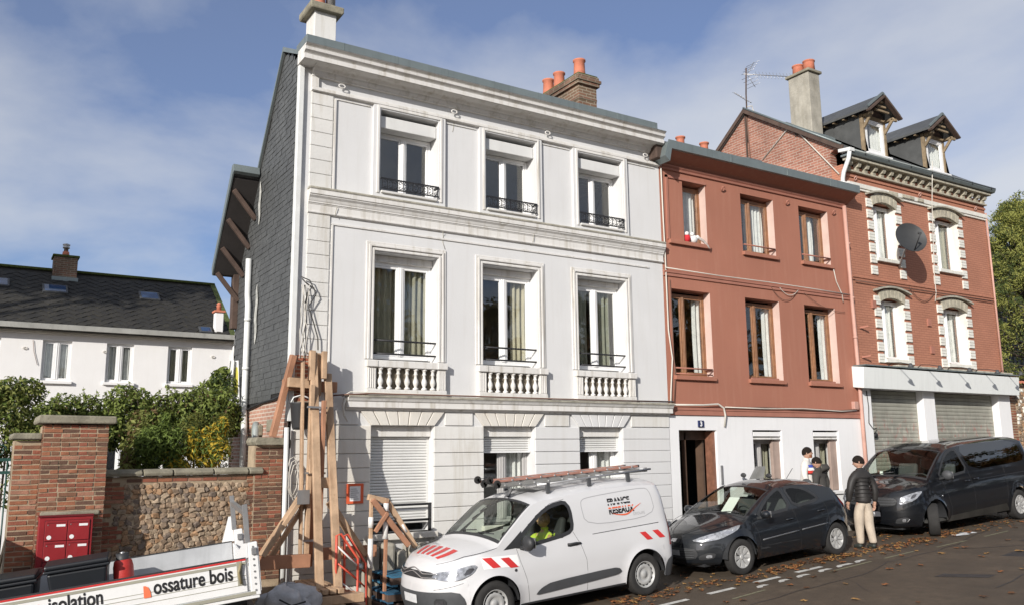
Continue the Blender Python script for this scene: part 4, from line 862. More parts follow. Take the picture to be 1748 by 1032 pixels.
# ---------------------------------------------------------------- left neighbour house
LY = 16.0
lh = thing('garden_house', 'long white rendered house with mossy slate roof behind the garden hedge', 'house', (3.5,LY,0.2))
LW = [(-.18,.62,4.72,5.98), (1.72,2.52,4.74,5.98), (3.50,4.30,4.75,5.98), (5.33,6.08,4.76,5.98)]
LG = [(3.62,4.5,1.6,2.95), (5.0,5.75,1.7,2.95), (1.6,2.4,1.6,2.95)]
m_lw = mat('white_house_wall', (0.78,0.77,0.755), 0.85, 0.03, 1, 0.08, 30, streak=0.12, streakcol=(0.6,0.56,0.48))
wall(MB(), -2.5, 7.6, -.3, 6.22, LW+LG, LY, .3).obj('front_wall', m_lw, lh)
MB().box(7.3, 7.6, LY+.302, LY+6, -.3, 6.2).obj('end_wall', m_lw, lh); MB().box(-2.5, -2.2, LY+.302, LY+6, -.3, 6.2).obj('end_wall', m_lw, lh)
MB().box(-2.19, 7.29, LY+5.7, LY+6, -.3, 6.2).obj('rear_wall', m_dark, lh); MB().box(-2.19,7.29,LY+.302,LY+5.69,3.4,3.6).obj('floor_slab', m_dark, lh)
MB().box(-2.55, 7.65, LY-.12, LY-.001, 6.16, 6.24).obj('eaves_board', m_stone, lh)
MB().prism([(LY-.30,6.25),(LY-.42,6.27),(LY-.46,6.42),(LY-.42,6.42),(LY-.30,6.33),(LY,6.33),(LY,6.25)], -2.6, 7.55, 'x').obj('gutter', mat('pale_zinc', (0.42,0.42,0.39), 0.5, 0.15, 2, streak=0.4), lh)
SLP = (8.72-6.30)/3.6   # roof slope
rz = lambda y: 6.34+(y-(LY-.35))*SLP
MB().prism([(LY-.36,6.30),(LY+3.2,rz(LY+3.2)-.03),(LY+6.3,6.3),(LY+6.3,6.2),(LY+3.2,rz(LY+3.2)-.13),(LY-.36,6.22)], -2.6, 7.42, 'x').obj('roof', m_roofmoss, lh)
MB().box(-2.6, 7.42, LY+3.1, LY+3.3, rz(LY+3.2)-.02, rz(LY+3.2)+.07).obj('mossy_ridge', m_moss, lh, 0.03)
MB().prism([(LY-.3,rz(LY-.3)),(LY+3.2,rz(LY+3.2)),(LY+3.2,rz(LY+3.2)+.05),(LY-.3,rz(LY-.3)+.05)], 7.25, 7.43, 'x').obj('mossy_verge', m_moss, lh)
# diamond slates: the nearest rows as pieces, the rest joined
random.seed(21); dz_, dx_ = .155, .36; ca = math.atan(SLP)
dm = MB().prism([(0,-.20),(.175,0.0),(0,.20),(-.175,0.0)], 0, .014, 'z').mesh('roof_slate'); dm.materials.append(m_roofmoss)
dm2 = dm.copy(); dm2.materials.clear(); dm2.materials.append(m_roofmoss2)
rest = MB(); cnt = 0
for j in range(25):
    for k in range(21):
        x = 7.25-k*dx_-(j % 2)*dx_/2; s = .12+j*dz_; y = LY-.35+s*math.cos(ca); z = rz(y)+.012+.012*((j+k) % 2)
        if x < .2 or x > 7.3 or y > LY+3.15: continue
        tilt = ca-.05+random.uniform(-.02,.02)
        if cnt < 290:
            o = link('roof_slate', dm if random.random() < .5 else dm2, None, lh); o.location = Vector((x,y,z))-ORG[lh.name]; o.rotation_euler = (tilt, 0, random.uniform(-.04,.04)); cnt += 1
        else:
            M_ = Matrix.Translation((x,y,z)) @ Matrix.Rotation(tilt, 4, 'X')
            rest.add([M_ @ Vector(p) for p in ((0,-.2,0),(.175,0,0),(0,.2,0),(-.175,0,0),(0,-.2,.014),(.175,0,.014),(0,.2,.014),(-.175,0,.014))], [(4,5,6,7),(0,1,5,4),(0,4,7,3)])
tag(rest.obj('roof_slates', m_roofmoss2, lh, norm=False), kind='stuff')
def skylight(x0, x1, s0, s1):
    c_, n_ = math.cos(ca), math.sin(ca); P = lambda x, s, h: (x, LY-.35+s*c_-h*n_, 6.34+s*n_+h*c_)
    r_ = MB().add([P(x0,s0,.0),P(x1,s0,.0),P(x1,s1,.0),P(x0,s1,.0),P(x0,s0,.09),P(x1,s0,.09),P(x1,s1,.09),P(x0,s1,.09)], [(0,3,2,1),(4,5,6,7),(0,1,5,4),(1,2,6,5),(2,3,7,6),(3,0,4,7)]).obj('skylight', m_greyplastic, lh, 0.01)
    e = .06; MB().add([P(x0+e,s0+e,.095),P(x1-e,s0+e,.095),P(x1-e,s1-e,.095),P(x0+e,s1-e,.095)], [(0,1,2,3)]).obj('pane', mat('skylight_glass', (0.03,0.06,0.13), 0.06, 0.1, 2, spec=0.9), r_, norm=False)
for a in ((.0,.75,2.55,3.15),(1.68,2.42,2.35,2.95),(4.62,5.28,2.40,3.0)): skylight(*a)
skylight(6.25, 6.66, .15, .55)
c_ = MB().box(2.0, 2.72, LY+2.6, LY+3.3, 8.2, 9.12).obj('chimney', m_chimbrick, lh, 0.01)
MB().box(1.95, 2.77, LY+2.55, LY+3.35, 9.122, 9.20).obj('moss_cap', m_moss, c_, 0.02); MB().box(1.96, 2.76, LY+2.5, LY+2.6, 8.25, 8.42).obj('lead_flashing', m_zinc, c_)
MB().lathe([(.12,9.2),(.10,9.38)], (2.36,LY+2.95,0), 12).obj('chimney_pot', m_terra, c_); MB().lathe([(.07,9.38),(.07,9.5),(.11,9.5),(.11,9.55),(.07,9.56),(.12,9.6),(.12,9.64),(0,9.68)], (2.36,LY+2.95,0), 12).obj('cowl', m_alu, c_)
c_ = MB().box(6.76, 7.02, LY-.1, LY+.2, 6.2, 7.2).obj('chimney', m_lw, lh, 0.01); MB().box(6.71, 7.07, LY-.15, LY+.25, 7.202, 7.27).obj('chimney_cap', m_terra, c_, 0.01)
MB().lathe([(.09,7.27),(.07,7.4),(.10,7.42),(.06,7.48),(.09,7.5),(.03,7.56)], (6.89,LY+.05,0), 10).obj('chimney_pot', m_terra, c_)
for i, (x0, x1, z0, z1) in enumerate(LW):
    casement(lh, x0+.002, x1-.002, z0, z1, LY+.1, m_upvc, m_glass, mull=.13, curtain=True, cur=[[(.1,.45)],[(.05,.95)],[(.05,.95)],[(.1,.9)]][i], curm=[m_lace,m_lace,m_lace,m_curtain][i])
    MB().box(x0-.06, x1+.06, LY-.10, LY+.1, z0-.09, z0-.002).obj('window_sill', m_lw, lh, 0.01)
for i, (x0, x1, z0, z1) in enumerate(LG):
    casement(lh, x0+.002, x1-.002, z0, z1, LY+.1, m_upvc, m_glass, mull=.10)
for x in (1.25, 3.45, 6.75): MB().tube([(x+.06*math.cos(t*.785), LY-.03, 5.70+.035*math.sin(t*.785)) for t in range(8)], .012, 6, closed=True).obj('wall_tie', m_stone, lh)
cable('cable', [(1.45,LY-.03,5.95),(1.5,LY-.03,5.6),(1.62,LY-.03,5.2)], .008, m_cable_r, lh)
MB().tube([(7.4,LY-.2,6.3),(7.42,LY-.06,5.9),(7.42,LY-.06,.5)], .05, 8).obj('drainpipe', m_pipe_white, lh)

# ---------------------------------------------------------------- gate pillar, brick by brick
def brickwork(parent, x0, x1, z0, z1, y, lay, h=.0605, joint=.015, proud=.006, odds=(3,4,4,2,1), skip=None, seed=1, length=.22, depth=.05):
    """lay() bricks one by one on a front face; alternate rows are shifted; end bricks are cut to fit"""
    rnd = random.Random(seed); pool = [m for m, n in zip(m_br, odds) for _ in range(n)]; n = int((z1-z0)/h)
    for j in range(n):
        z = z0+j*h; x = x0; first = True; hdr = j % 2
        while x < x1-.02:
            L = (length/2 if (hdr and first) else length if lay == 's' or not hdr else length/2) * rnd.uniform(.93,1.07)
            first = False
            e = min(x+L, x1)
            if x1-e < .05: e = x1
            if not (skip and skip((x+e)/2, z+h/2)):
                key = (round((e-x)/.012), rnd.randrange(4)); me = BR.get(key)
                if me is None:
                    l_ = key[0]*.012-joint; r_ = random.Random(key[0]*9+key[1]); q = lambda a: a+r_.uniform(-.003,.003)
                    me = MB().add([(q(0),q(0),q(0)),(q(l_),q(0),q(0)),(q(l_),.06,0),(0,.06,0),(q(0),q(0),q(h-joint)),(q(l_),q(0),q(h-joint)),(q(l_),.06,h-joint),(0,.06,h-joint)],
                                  [(0,3,2,1),(4,5,6,7),(0,1,5,4),(1,2,6,5),(2,3,7,6),(3,0,4,7)]).mesh('brick'); BR[key] = me
                    me.materials.append(None)
                o = bpy.data.objects.new('brick', me); COL.objects.link(o); o.parent = parent; o.location = Vector((x+joint/2, y-proud+rnd.uniform(-.004,.004), z+joint/2))-ORG[parent.name]
                o.material_slots[0].link = 'OBJECT'; o.material_slots[0].material = rnd.choice(pool)
            x = e
BR = {}
gp = thing('gate_pillar', 'tall brick gate pillar with mossy stone cap and lower side pier', 'pillar', (1.2,-.2,0.0))
MB().box(.87, 1.67, -.29, .4, -.1, 2.90).obj('mortar_core', m_mortar, gp)
MB().box(.545, .868, -.16, .4, -.1, 2.70).obj('mortar_core', m_mortar, gp)
brickwork(gp, .865, 1.675, .62, 2.92, -.292, 'h', seed=4, odds=(2,4,4,3,1))
brickwork(gp, .54, .862, .80, 2.71, -.162, 's', seed=9, odds=(5,4,2,1,2), h=.066)
lw_ = MB()
for j in range(38): lw_.box(.858, .874, -.285, -.17, .62+j*.0605, .62+j*.0605+.05)
tag(lw_.obj('side_bricks', m_br[2], gp), kind='stuff')
MB().prism([(.79,2.925),(1.75,2.925),(1.76,2.95),(1.75,3.03),(.80,3.04),(.78,2.96)], -.38, .48, 'y').obj('pillar_cap', m_concrete, gp, 0.02)
MB().prism([(.50,2.715),(.865,2.715),(.865,2.80),(.52,2.80),(.49,2.76)], -.24, .45, 'y').obj('pier_cap', m_concrete, gp, 0.02)
MB().box(.90, 1.62, -.33, -.295, 1.70, 1.76).obj('moss_ledge', m_concrete, gp, 0.02)
# letter box
lb = thing('letter_box', 'red metal bank of four letter boxes fixed to the brick gate pillar', 'letter box', (1.2,-.45,.85))
m_lb = mat('letterbox_red', (0.27,0.018,0.022), 0.45, 0.1, 5, streak=0.2, streakcol=(0.33,0.06,0.06)); m_lbd = mat('letterbox_dark', (0.13,0.008,0.012), 0.5, 0.1)
MB().box(.89, 1.53, -.47, -.30, .80, 1.70).obj('casing', m_lb, lb, 0.006)
MB().box(.885, 1.535, -.485, -.30, 1.70, 1.72).obj('roof_plate', m_lbd, lb)
MB().box(.955, 1.50, -.474, -.469, .86, 1.66).obj('door_recess', m_lbd, lb)
for i in range(2):
    for j in range(3):
        x0 = .965+i*.267; z1 = 1.65-j*.265
        d = MB().box(x0, x0+.258, -.486, -.4745, z1-.255, z1).obj('box_door', m_lb, lb, 0.004)
        MB().box(x0+.13, x0+.235, -.489, -.4865, z1-.075, z1-.045).obj('name_plate', m_paper, d); MB().lathe([(.028,-.490),(.028,-.4865)], (x0+.05,0,z1-.21), 12, 'y').obj('round_sticker', m_paper, d)
        MB().lathe([(.008,-.492),(.008,-.4865)], (x0+.03,0,z1-.05), 8, 'y').obj('lock', m_alu, d)
        MB().box(x0+.02, x0+.235, -.4885, -.4865, z1-.03, z1-.022).obj('slot', m_lbd, d)
# ---------------------------------------------------------------- flint garden wall
gw = thing('flint_garden_wall', 'garden wall of knapped flints framed in red brick with mossy coping', 'wall', (2.8,0.05,0.0))
MB().box(1.672, 3.93, .075, .38, -.1, 2.18).obj('mortar_core', m_mortar, gw)
MB().box(3.80, 4.255, .06, .40, -.1, 2.62).obj('pier_core', m_mortar, gw)
tooth = lambda x, z: False
def left_skip(x, z): return x > (1.80 if int((z-.6)/.30) % 2 else 1.92)
brickwork(gw, 1.70, 1.98, .60, 2.18, .068, 's', seed=12, skip=left_skip, odds=(3,4,3,2,1))
brickwork(gw, 1.99, 3.70, 2.10, 2.185, .068, 's', seed=13, odds=(2,4,3,2,1))
brickwork(gw, 3.70, 3.815, .60, 2.18, .068, 's', seed=14, odds=(2,4,4,2,1))
brickwork(gw, 3.82, 4.255, .60, 2.62, .055, 'h', seed=15, odds=(1,3,5,4,0))
for x0, x1 in ((1.68,2.2),(2.21,2.62),(2.63,3.2),(3.21,3.72),(3.73,3.95)):
    MB().prism([(.0,2.19),(.42,2.19),(.42,2.25),(.38,2.29),(.06,2.29),(-.02,2.24)], x0, x1-.008, 'x').obj('coping_stone', m_concrete, gw, 0.015)
MB().prism([(3.80,2.625),(4.30,2.625),(4.32,2.65),(4.31,2.74),(3.80,2.75),(3.77,2.68)], -.05, .46, 'y').obj('pier_cap', m_concrete, gw, 0.02)
fl = []
for s in range(8):
    r_ = random.Random(100+s); bmf = bmesh.new(); bmesh.ops.create_icosphere(bmf, subdivisions=2, radius=1)
    for v in bmf.verts:
        n_ = mnoise.noise(v.co*1.4+Vector((s*3.1,0,0)))*.45+mnoise.noise(v.co*3.1+Vector((s*7.7,1,0)))*.30
        v.co = v.co*(1+n_); v.co = Vector((max(-.85,min(.9,v.co.x)), max(-.62,min(.9,v.co.y)), max(-.8,min(.85,v.co.z))))
    me = bpy.data.meshes.new('flint'); bmf.to_mesh(me); bmf.free(); me.materials.append(None); fl.append(me)
rnd = random.Random(31); nfl = 0; hrow = .071; low = MB()
for j in range(22):                                   # top rows first: those show largest, the hidden foot of the wall is joined
    z = 2.075-hrow*(j+.5); x = (1.83 if int((z-.6)/.30) % 2 else 1.96)+rnd.uniform(0,.03)
    while x < 3.70:
        w_ = rnd.uniform(.06,.125); lo = Vector((x+w_/2, .078+rnd.uniform(-.010,.012), z+rnd.uniform(-.014,.014))); sc_ = (w_*.60, rnd.uniform(.03,.05), hrow*rnd.uniform(.56,.76)); ro = (rnd.uniform(-.3,.3), rnd.uniform(-.6,.6), rnd.uniform(-.3,.3)); me = rnd.choice(fl)
        if nfl < 298:
            o = bpy.data.objects.new('flint', me); COL.objects.link(o); o.parent = gw; nfl += 1
            o.location = lo-ORG[gw.name]; o.scale = sc_; o.rotation_euler = ro; o.material_slots[0].link = 'OBJECT'; o.material_slots[0].material = rnd.choice(m_flint)
        else: low.sphere(tuple(lo), sc_, 8, 5)
        x += w_*.97
tag(low.obj('flints', m_flint[1], gw, norm=False), kind='stuff')
# green gate at the left edge
gt = thing('green_gate', 'dark green wrought iron gate at the far left edge beside the brick pillar', 'gate', (.2,.05,0.1))
m_gate = mat('green_gate_paint', (0.018,0.065,0.055), 0.45, 0.15, 8)
for z in (2.45, 2.28, .4): MB().box(-1.0, .53, .03, .07, z-.02, z+.02).obj('rail', m_gate, gt)
for k in range(13): MB().tube([(-.95+k*.12,.05,.2),(-.95+k*.12,.05,2.45)], .012, 6).obj('bar', m_gate, gt)
for k in range(6): MB().tube([(-.7+k*.22+.07*math.cos(a)*(1-i*.05), .05, 2.57+.09*math.sin(a)*(1-i*.05)) for i, a in enumerate([q*.6 for q in range(13)])], .009, 5).obj('scroll', m_gate, gt)
# ---------------------------------------------------------------- vehicles
class Car:
    """shell lofted from a side profile, a plan outline and a tumblehome; x runs from nose to tail, near side is -y"""
    def __init__(s, **k): s.__dict__.update(k); s.zmax = max(z for _, z in s.top)
    def zs(s, x): return lerp(s.belt, x)
    def ztop(s, x): return lerp(s.top, x)
    def drop(s, x): return lerp(s.dropt, x)
    def xf(s, z): return lerp(sorted([(b, a) for a, b in s.nose]), z)
    def xb(s, z): return lerp(sorted([(b, a) for a, b in s.tail]), z)
    def zb(s, x):
        z = lerp(s.under, x)
        for xw, zw, ra in s.arch:
            if abs(x-xw) < ra: z = max(z, zw+math.sqrt(ra*ra-(x-xw)**2))
        return z
    def w(s, x, z):
        zs = s.zs(x); h = s.W
        if z < zs:
            t = (z-s.sill)/(zs-s.sill); h -= .055*max(0, .35-t)**1.3/.25 + .05*max(0, t-.55)**1.6/.25
        else: h -= .05*.45**1.6/.25 + s.tumble*(z-zs)+s.tum2*(z-zs)**2
        for xw, zw, ra in s.arch:      # flared arches
            d = math.hypot(x-xw, z-zw)-ra
            if 0 <= d < .14 and z < zs: h += s.flare*(1-d/.14)**2
        f = s.xf(z)
        if x < s.xc:
            t = (s.xc-x)/max(.05, s.xc-f)
            h *= max(0, 1-min(1, t)**s.p)**(1/s.p)
        b = s.xb(z)
        if x > s.xr:
            t = (x-s.xr)/max(.05, b-s.xr)
            h *= max(0, 1-min(1, t)**s.pr)**(1/s.pr)
        return h
    def ze(s, x): return s.ztop(x)-s.drop(x)
    def topz(s, x, yf):
        k = lerp(s.crownk, x); return s.ze(x)+(s.ztop(x)-s.ze(x))*(1-abs(yf)**k)
    def S(s, x, z, off=0.0, side=-1): return (x, side*(s.w(x, z)+off), z)
    def T(s, x, yf, off=0.0):
        y = s.w(x, s.ze(x))*yf; return (x, y, s.topz(x, yf)+off)
    def F(s, ph, z, off=0.0):          # front wrap: ph 0 at the nose centre, 90 at the near flank
        a = R(abs(ph)); f = s.xf(z); sg = -1 if ph >= 0 else 1
        h0 = s.w(s.xc+.02, z); y = h0*math.sin(a)**(2/s.p); x = s.xc-(s.xc-f)*max(0, math.cos(a))**(2/s.p)
        n = Vector((-math.cos(a), sg*math.sin(a), 0)); return (x+n.x*off, sg*y+n.y*off, z)
    def stations(s):
        xs = [.5*(i/26)**2 for i in range(1, 27)]; x = .5
        while x < s.L-.45: x += .03; xs.append(x)
        xs += [s.L-.45+.44*math.sin(math.pi/2*i/18) for i in range(1, 19)]
        for xw, zw, ra in s.arch: xs += [xw-ra+.0005, xw+ra-.0005, xw-ra-.0005, xw+ra+.0005]
        return sorted(set(round(q, 4) for q in xs if q < s.L))
    def shell(s, name, m, root, holes=(), tophole=()):
        xs = s.stations(); ns, ntp = 34, 12; b = MB(); ring = []
        for x in xs:
            z0, z1 = s.zb(x), s.ze(x); z0 = min(z0, z1-.005)
            pts = [(x, -s.w(x, z0+(z1-z0)*i/ns), z0+(z1-z0)*i/ns) for i in range(ns+1)]
            pts += [s.T(x, -1+i/ntp) for i in range(1, ntp+1)]; ring.append(pts)
        n = ns+ntp+1; vs = []; fs = []
        for r_ in ring: vs += r_
        for i in range(len(xs)-1):
            xm = (xs[i]+xs[i+1])/2
            for j in range(n-1):
                if j < ns:
                    zm = sum(ring[a][c][2] for a in (i, i+1) for c in (j, j+1))/4
                    if any(in_poly(xm, zm, h) for h in holes): continue
                else:
                    yf = 1-(j-ns+.5)/ntp
                    if any(a < xm < c and yf < d for a, c, d in tophole): continue
                fs.append((i*n+j, i*n+j+1, (i+1)*n+j+1, (i+1)*n+j))
        b.add(vs, fs, True); k = len(vs)
        b.add([(x, -y, z) for x, y, z in vs], [f[::-1] for f in fs], True)
        o = b.obj(name, m, root, norm=True, sharp=38); return o
    def scan(s, poly, nx):
        x0, x1 = min(p[0] for p in poly), max(p[0] for p in poly); out = []
        for i in range(nx+1):
            x = x0+(x1-x0)*min(max(i/nx, .002), .998); c = []
            for (xa, za), (xb, zb) in zip(poly, poly[1:]+poly[:1]):
                if (xa <= x < xb) or (xb <= x < xa): c.append(za+(zb-za)*(x-xa)/(xb-xa))
            if len(c) >= 2: out.append((x, min(c), max(c)))
        return out
    def patch(s, name, poly, off, m, root, nx=24, nz=8, side=-1, fn=None, both=False, smooth=True):
        fn = fn or (lambda x, z: s.S(x, z, off, side)); sc = s.scan(poly, nx); b = MB(); k = nz+1
        vs = [fn(x, z0+(z1-z0)*j/nz) for x, z0, z1 in sc for j in range(k)]
        b.add(vs, [(i*k+j, i*k+j+1, (i+1)*k+j+1, (i+1)*k+j) for i in range(len(sc)-1) for j in range(nz)], smooth)
        return b.obj(name, m, root, norm=False)
    def fpatch(s, name, poly, off, m, root, nx=20, nz=8): return s.patch(name, poly, off, m, root, nx, nz, fn=lambda a, z: s.F(a, z, off))
    def ring(s, name, poly, wi, wo, off, m, root, side=-1, n=8, fn=None):
        """band along a closed outline, rounded by subdivision"""
        fn = fn or (lambda x, z: s.S(x, z, off, side)); P = [Vector(p) for p in poly]; D = []
        for a, c in zip(P, P[1:]+P[:1]): D += [a+(c-a)*(i/n) for i in range(n)]
        ar = sum(a.x*c.y-c.x*a.y for a, c in zip(D, D[1:]+D[:1])); sg = 1 if ar > 0 else -1
        b = MB(); k = len(D); vs = []
        for i in range(k):
            t = (D[(i+1) % k]-D[i-1]).normalized(); nn = Vector((t.y, -t.x))*sg
            for e in (-wi, wo): q = D[i]+nn*e; vs.append(fn(q.x, q.y))
        b.add(vs, [(2*i, 2*i+1, 2*((i+1) % k)+1, 2*((i+1) % k)) for i in range(k)], True); return b.obj(name, m, root, norm=False)
    def line(s, name, pts, r, m, root, off=-.002, side=-1, n=6, fn=None):
        fn = fn or (lambda x, z: s.S(x, z, off, side)); q = []
        for (xa, za), (xb, zb) in zip(pts, pts[1:]): q += [fn(xa+(xb-xa)*i/n, za+(zb-za)*i/n) for i in range(n)]
        q.append(fn(*pts[-1])); return MB().tube(q, r, 5).obj(name, m, root)
def smooth_poly(P, it=2):
    for _ in range(it):
        Q = []
        for a, c in zip(P, P[1:]+P[:1]): Q += [(a[0]*.8+c[0]*.2, a[1]*.8+c[1]*.2), (a[0]*.2+c[0]*.8, a[1]*.2+c[1]*.8)]
        P = Q
    return P
def wheel(root, x, y, z, r, wdt, style, side=-1, steer=0.0, mr=None):
    b = MB(); h = wdt/2
    b.lathe([(r*.62,-h*.8),(r*.74,-h*.98),(r*.93,-h*.96),(r*.985,-h*.75),(r,-h*.4),(r,h*.4),(r*.985,h*.75),(r*.93,h*.96),(r*.74,h*.98),(r*.62,h*.8)], (0,0,0), 40, 'y', cap=False)
    for k in range(3): b.lathe([(r*1.001,-h*.45+k*h*.45-.006),(r*.985,-h*.45+k*h*.45),(r*1.001,-h*.45+k*h*.45+.006)], (0,0,0), 40, 'y', cap=False)
    t = b.obj('wheel', m_rubber, root); t.location = (x, y, z); t.rotation_euler = (0, 0, steer)
    ORG[t.name] = Vector((0,0,0)); mr = mr or m_steelwheel; R_ = r*.64; s_ = side
    rim = MB().lathe([(R_,s_*h*.72),(R_*.97,s_*h*.86),(R_*.93,s_*h*.80),(R_*.86,s_*h*.45),(R_*.5,s_*h*.40)], (0,0,0), 40, 'y', cap=False).obj('rim', mr, t)
    MB().lathe([(R_*.9,s_*h*.30),(0,s_*h*.30)], (0,0,0), 30, 'y').obj('brake_disc', m_blackplastic, t)
    sp = MB()
    if style == 'steel':
        sp.lathe([(R_*.80,s_*h*.52),(R_*.74,s_*h*.60),(R_*.50,s_*h*.66),(R_*.44,s_*h*.50),(R_*.26,s_*h*.55),(R_*.22,s_*h*.68),(0,s_*h*.68)], (0,0,0), 40, 'y')
        sp.obj('wheel_disc', mr, t); ho = MB()
        for k in range(14):
            a = 2*math.pi*k/14; cx, cz = R_*.77*math.cos(a), R_*.77*math.sin(a)
            ho.lathe([(.020,s_*h*.585),(0,s_*h*.59)], (cx,0,cz), 8, 'y')
        tag(ho.obj('vent_holes', m_blackplastic, t), kind='stuff')
    else:
        n = 8 if style == 'cap' else 10
        for k in range(n):
            a = 2*math.pi*k/n; d = Vector((math.cos(a), math.sin(a))); q = Vector((-d.y, d.x))
            P = [d*R_*.20-q*R_*.085, d*R_*.9-q*R_*(.19 if style == 'cap' else .11), d*R_*.9+q*R_*(.19 if style == 'cap' else .11), d*R_*.20+q*R_*.085]
            y0, y1 = s_*h*.62, s_*h*.84
            sp.add([(P[0].x,y0,P[0].y),(P[1].x,y1,P[1].y),(P[2].x,y1,P[2].y),(P[3].x,y0,P[3].y)]+[(p.x,s_*h*.45,p.y) for p in P], [(0,1,2,3),(4,7,6,5),(0,4,5,1),(1,5,6,2),(2,6,7,3),(3,7,4,0)])
        sp.obj('spokes', mr, t)
        MB().lathe([(R_*.24,s_*h*.5),(R_*.24,s_*h*.68),(R_*.16,s_*h*.74),(0,s_*h*.74)], (0,0,0), 20, 'y').obj('hub_cap', mr, t)
        MB().lathe([(R_*.88,s_*h*.80),(R_*.95,s_*h*.88),(R_*1.0,s_*h*.80),(R_*.95,s_*h*.72),(R_*.88,s_*h*.80)], (0,0,0), 40, 'y', cap=False).obj('rim_edge', mr, t)
    return t
def wells(car, root):
    for xw, zw, ra in car.arch:
        for s_ in (-1, 1):
            b = MB(); y0, y1 = s_*(car.W-.03), s_*(car.W-.36)
            b.add([(xw+(ra-.002)*math.cos(math.pi*i/20), y, zw+(ra-.002)*math.sin(math.pi*i/20)) for y in (y0, y1) for i in range(21)], [(i, i+1, 22+i, 21+i) for i in range(20)], True)
            b.add([(xw+(ra-.002)*math.cos(math.pi*i/20), y1, zw+(ra-.002)*math.sin(math.pi*i/20)) for i in range(21)]+[(xw+ra,y1,.15),(xw-ra,y1,.15)], [tuple(range(20,-1,-1))+(22,21)])
            b.obj('wheel_well', m_blackplastic, root, norm=False)
    xs = [.25, car.L-.25]; MB().box(xs[0], xs[1], -car.W+.38, car.W-.38, .17, .22).obj('underbody', m_blackplastic, root)
def seat(root, x, y, z, m):
    b = MB(); b.box(x-.25, x+.27, y-.24, y+.24, z-.12, z+.06); b.obj('seat', m, root, 0.05, seg=3)
    b = MB(); b.prism([(x+.20,z+.02),(x+.36,z+.58),(x+.46,z+.56),(x+.34,z)], y-.23, y+.23, 'y'); b.obj('seat_back', m, root, 0.05, seg=3)
    MB().sphere((x+.45,y,z+.73), (.06,.13,.10), 12, 8).obj('head_rest', m, root)
def steering(root, x, y, z):
    c = Vector((x,y,z)); ax = Vector((-.85,0,-.5)).normalized(); a = Vector((0,1,0)); d = ax.cross(a)
    MB().tube([c+a*.185*math.cos(t*math.pi/12)+d*.185*math.sin(t*math.pi/12) for t in range(24)], .016, 7, closed=True).obj('steering_wheel', m_blackplastic, root)
    MB().tube([c-a*.18, c+ax*.02, c+a*.18], .02, 6).obj('steering_spoke', m_blackplastic, root); MB().tube([c, c+ax*.3], .03, 8).obj('steering_column', m_blackplastic, root)
def mirror(car, root, x, z, mbody, sz=(.09,.12,.075)):
    for s_ in (-1, 1):
        y = s_*(car.w(x, z)); b = MB()
        b.sphere((x-.01, y+s_*.16, z+.05), (sz[0], sz[1], sz[2]), 16, 10); o = b.obj('door_mirror', mbody, root)
        MB().grid(lambda u, v: (x+sz[0]*.80, y+s_*.16+sz[1]*.75*(2*u-1), z+.05+sz[2]*.7*(2*v-1)), 2, 2).obj('mirror_glass', m_chrome, o, norm=False)
        MB().bar((x-.02,y-s_*.02,z-.03),(x-.02,y+s_*.10,z+.0),.08,.05).obj('mirror_arm', m_blackplastic, o, 0.01)

# ---- white panel van
VANX, GR = 5.66, .067
van = thing('panel_van', 'white panel van with red and white hazard stripes and ladders on its roof rack', 'van', (VANX+.89,-1.78,ground_z(6.56)), rot=(0,-math.atan(GR),0))
vc = Car(L=4.40, W=.925, p=2.7, xc=.98, xr=3.95, pr=5, sill=.24, tumble=.10, tum2=.13, flare=.022,
  nose=[(.14,.20),(.05,.26),(.01,.40),(.0,.52),(.015,.66),(.05,.78),(.11,.90),(.19,.985),(.30,1.03)],
  top=[(0,.54),(.012,.66),(.05,.785),(.11,.905),(.19,.99),(.30,1.035),(.60,1.10),(.92,1.155),(1.02,1.195),(1.25,1.38),(1.50,1.575),(1.66,1.68),(1.80,1.735),(2.1,1.785),(2.8,1.82),(3.6,1.82),(4.1,1.79),(4.28,1.73),(4.36,1.55),(4.40,1.2)],
  under=[(0,.42),(.03,.30),(.12,.23),(.4,.22),(.9,.24),(4.0,.24),(4.3,.28),(4.4,.36)],
  tail=[(4.36,.2),(4.40,.5),(4.39,1.0),(4.33,1.5),(4.22,1.8)],
  belt=[(0,.80),(.3,.93),(1.0,1.04),(2.4,1.08),(4.4,1.12)], dropt=[(0,.01),(.1,.03),(.3,.07),(.9,.09),(1.1,.06),(1.6,.07),(2.0,.11),(4.1,.11),(4.4,.02)],
  crownk=[(0,2.0),(.9,2.4),(1.2,2.2),(1.7,2.4),(2.1,4.0),(4.4,4)], arch=[(.89,.325,.40),(3.675,.325,.40)])
vroot = van
def off_root(o, dx): o.location.x -= dx
vparts0 = set(bpy.data.objects)
vwin = smooth_poly([(1.22,1.075),(1.52,1.31),(1.80,1.50),(2.0,1.585),(2.27,1.62),(2.36,1.50),(2.36,1.20),(2.25,1.12),(1.75,1.06),(1.40,1.035)], 1)
vc.shell('body', m_vanwhite, van, holes=[vwin], tophole=[(1.06,1.63,.93)])
for sd in (-1, 1):
    vc.patch('side_window', vwin, .003, m_carglass, van, 30, 6, side=sd); vc.ring('window_seal', vwin, .045, .012, .005, m_blackplastic, van, side=sd, n=3)
vc.patch('quarter_panel', [(1.08,1.045),(1.24,1.15),(1.42,1.28),(1.40,1.05)], .006, m_blackplastic, van)
ws = [(1.035,-.955),(1.66,-.955),(1.66,.955),(1.035,.955)]
vc.patch('windscreen', ws, 0, m_carglass, van, 20, 24, fn=lambda x, y: vc.T(x, y, .004)); vc.ring('windscreen_seal', ws, .03, .012, 0, m_blackplastic, van, fn=lambda x, y: vc.T(x, y, .007), n=12)
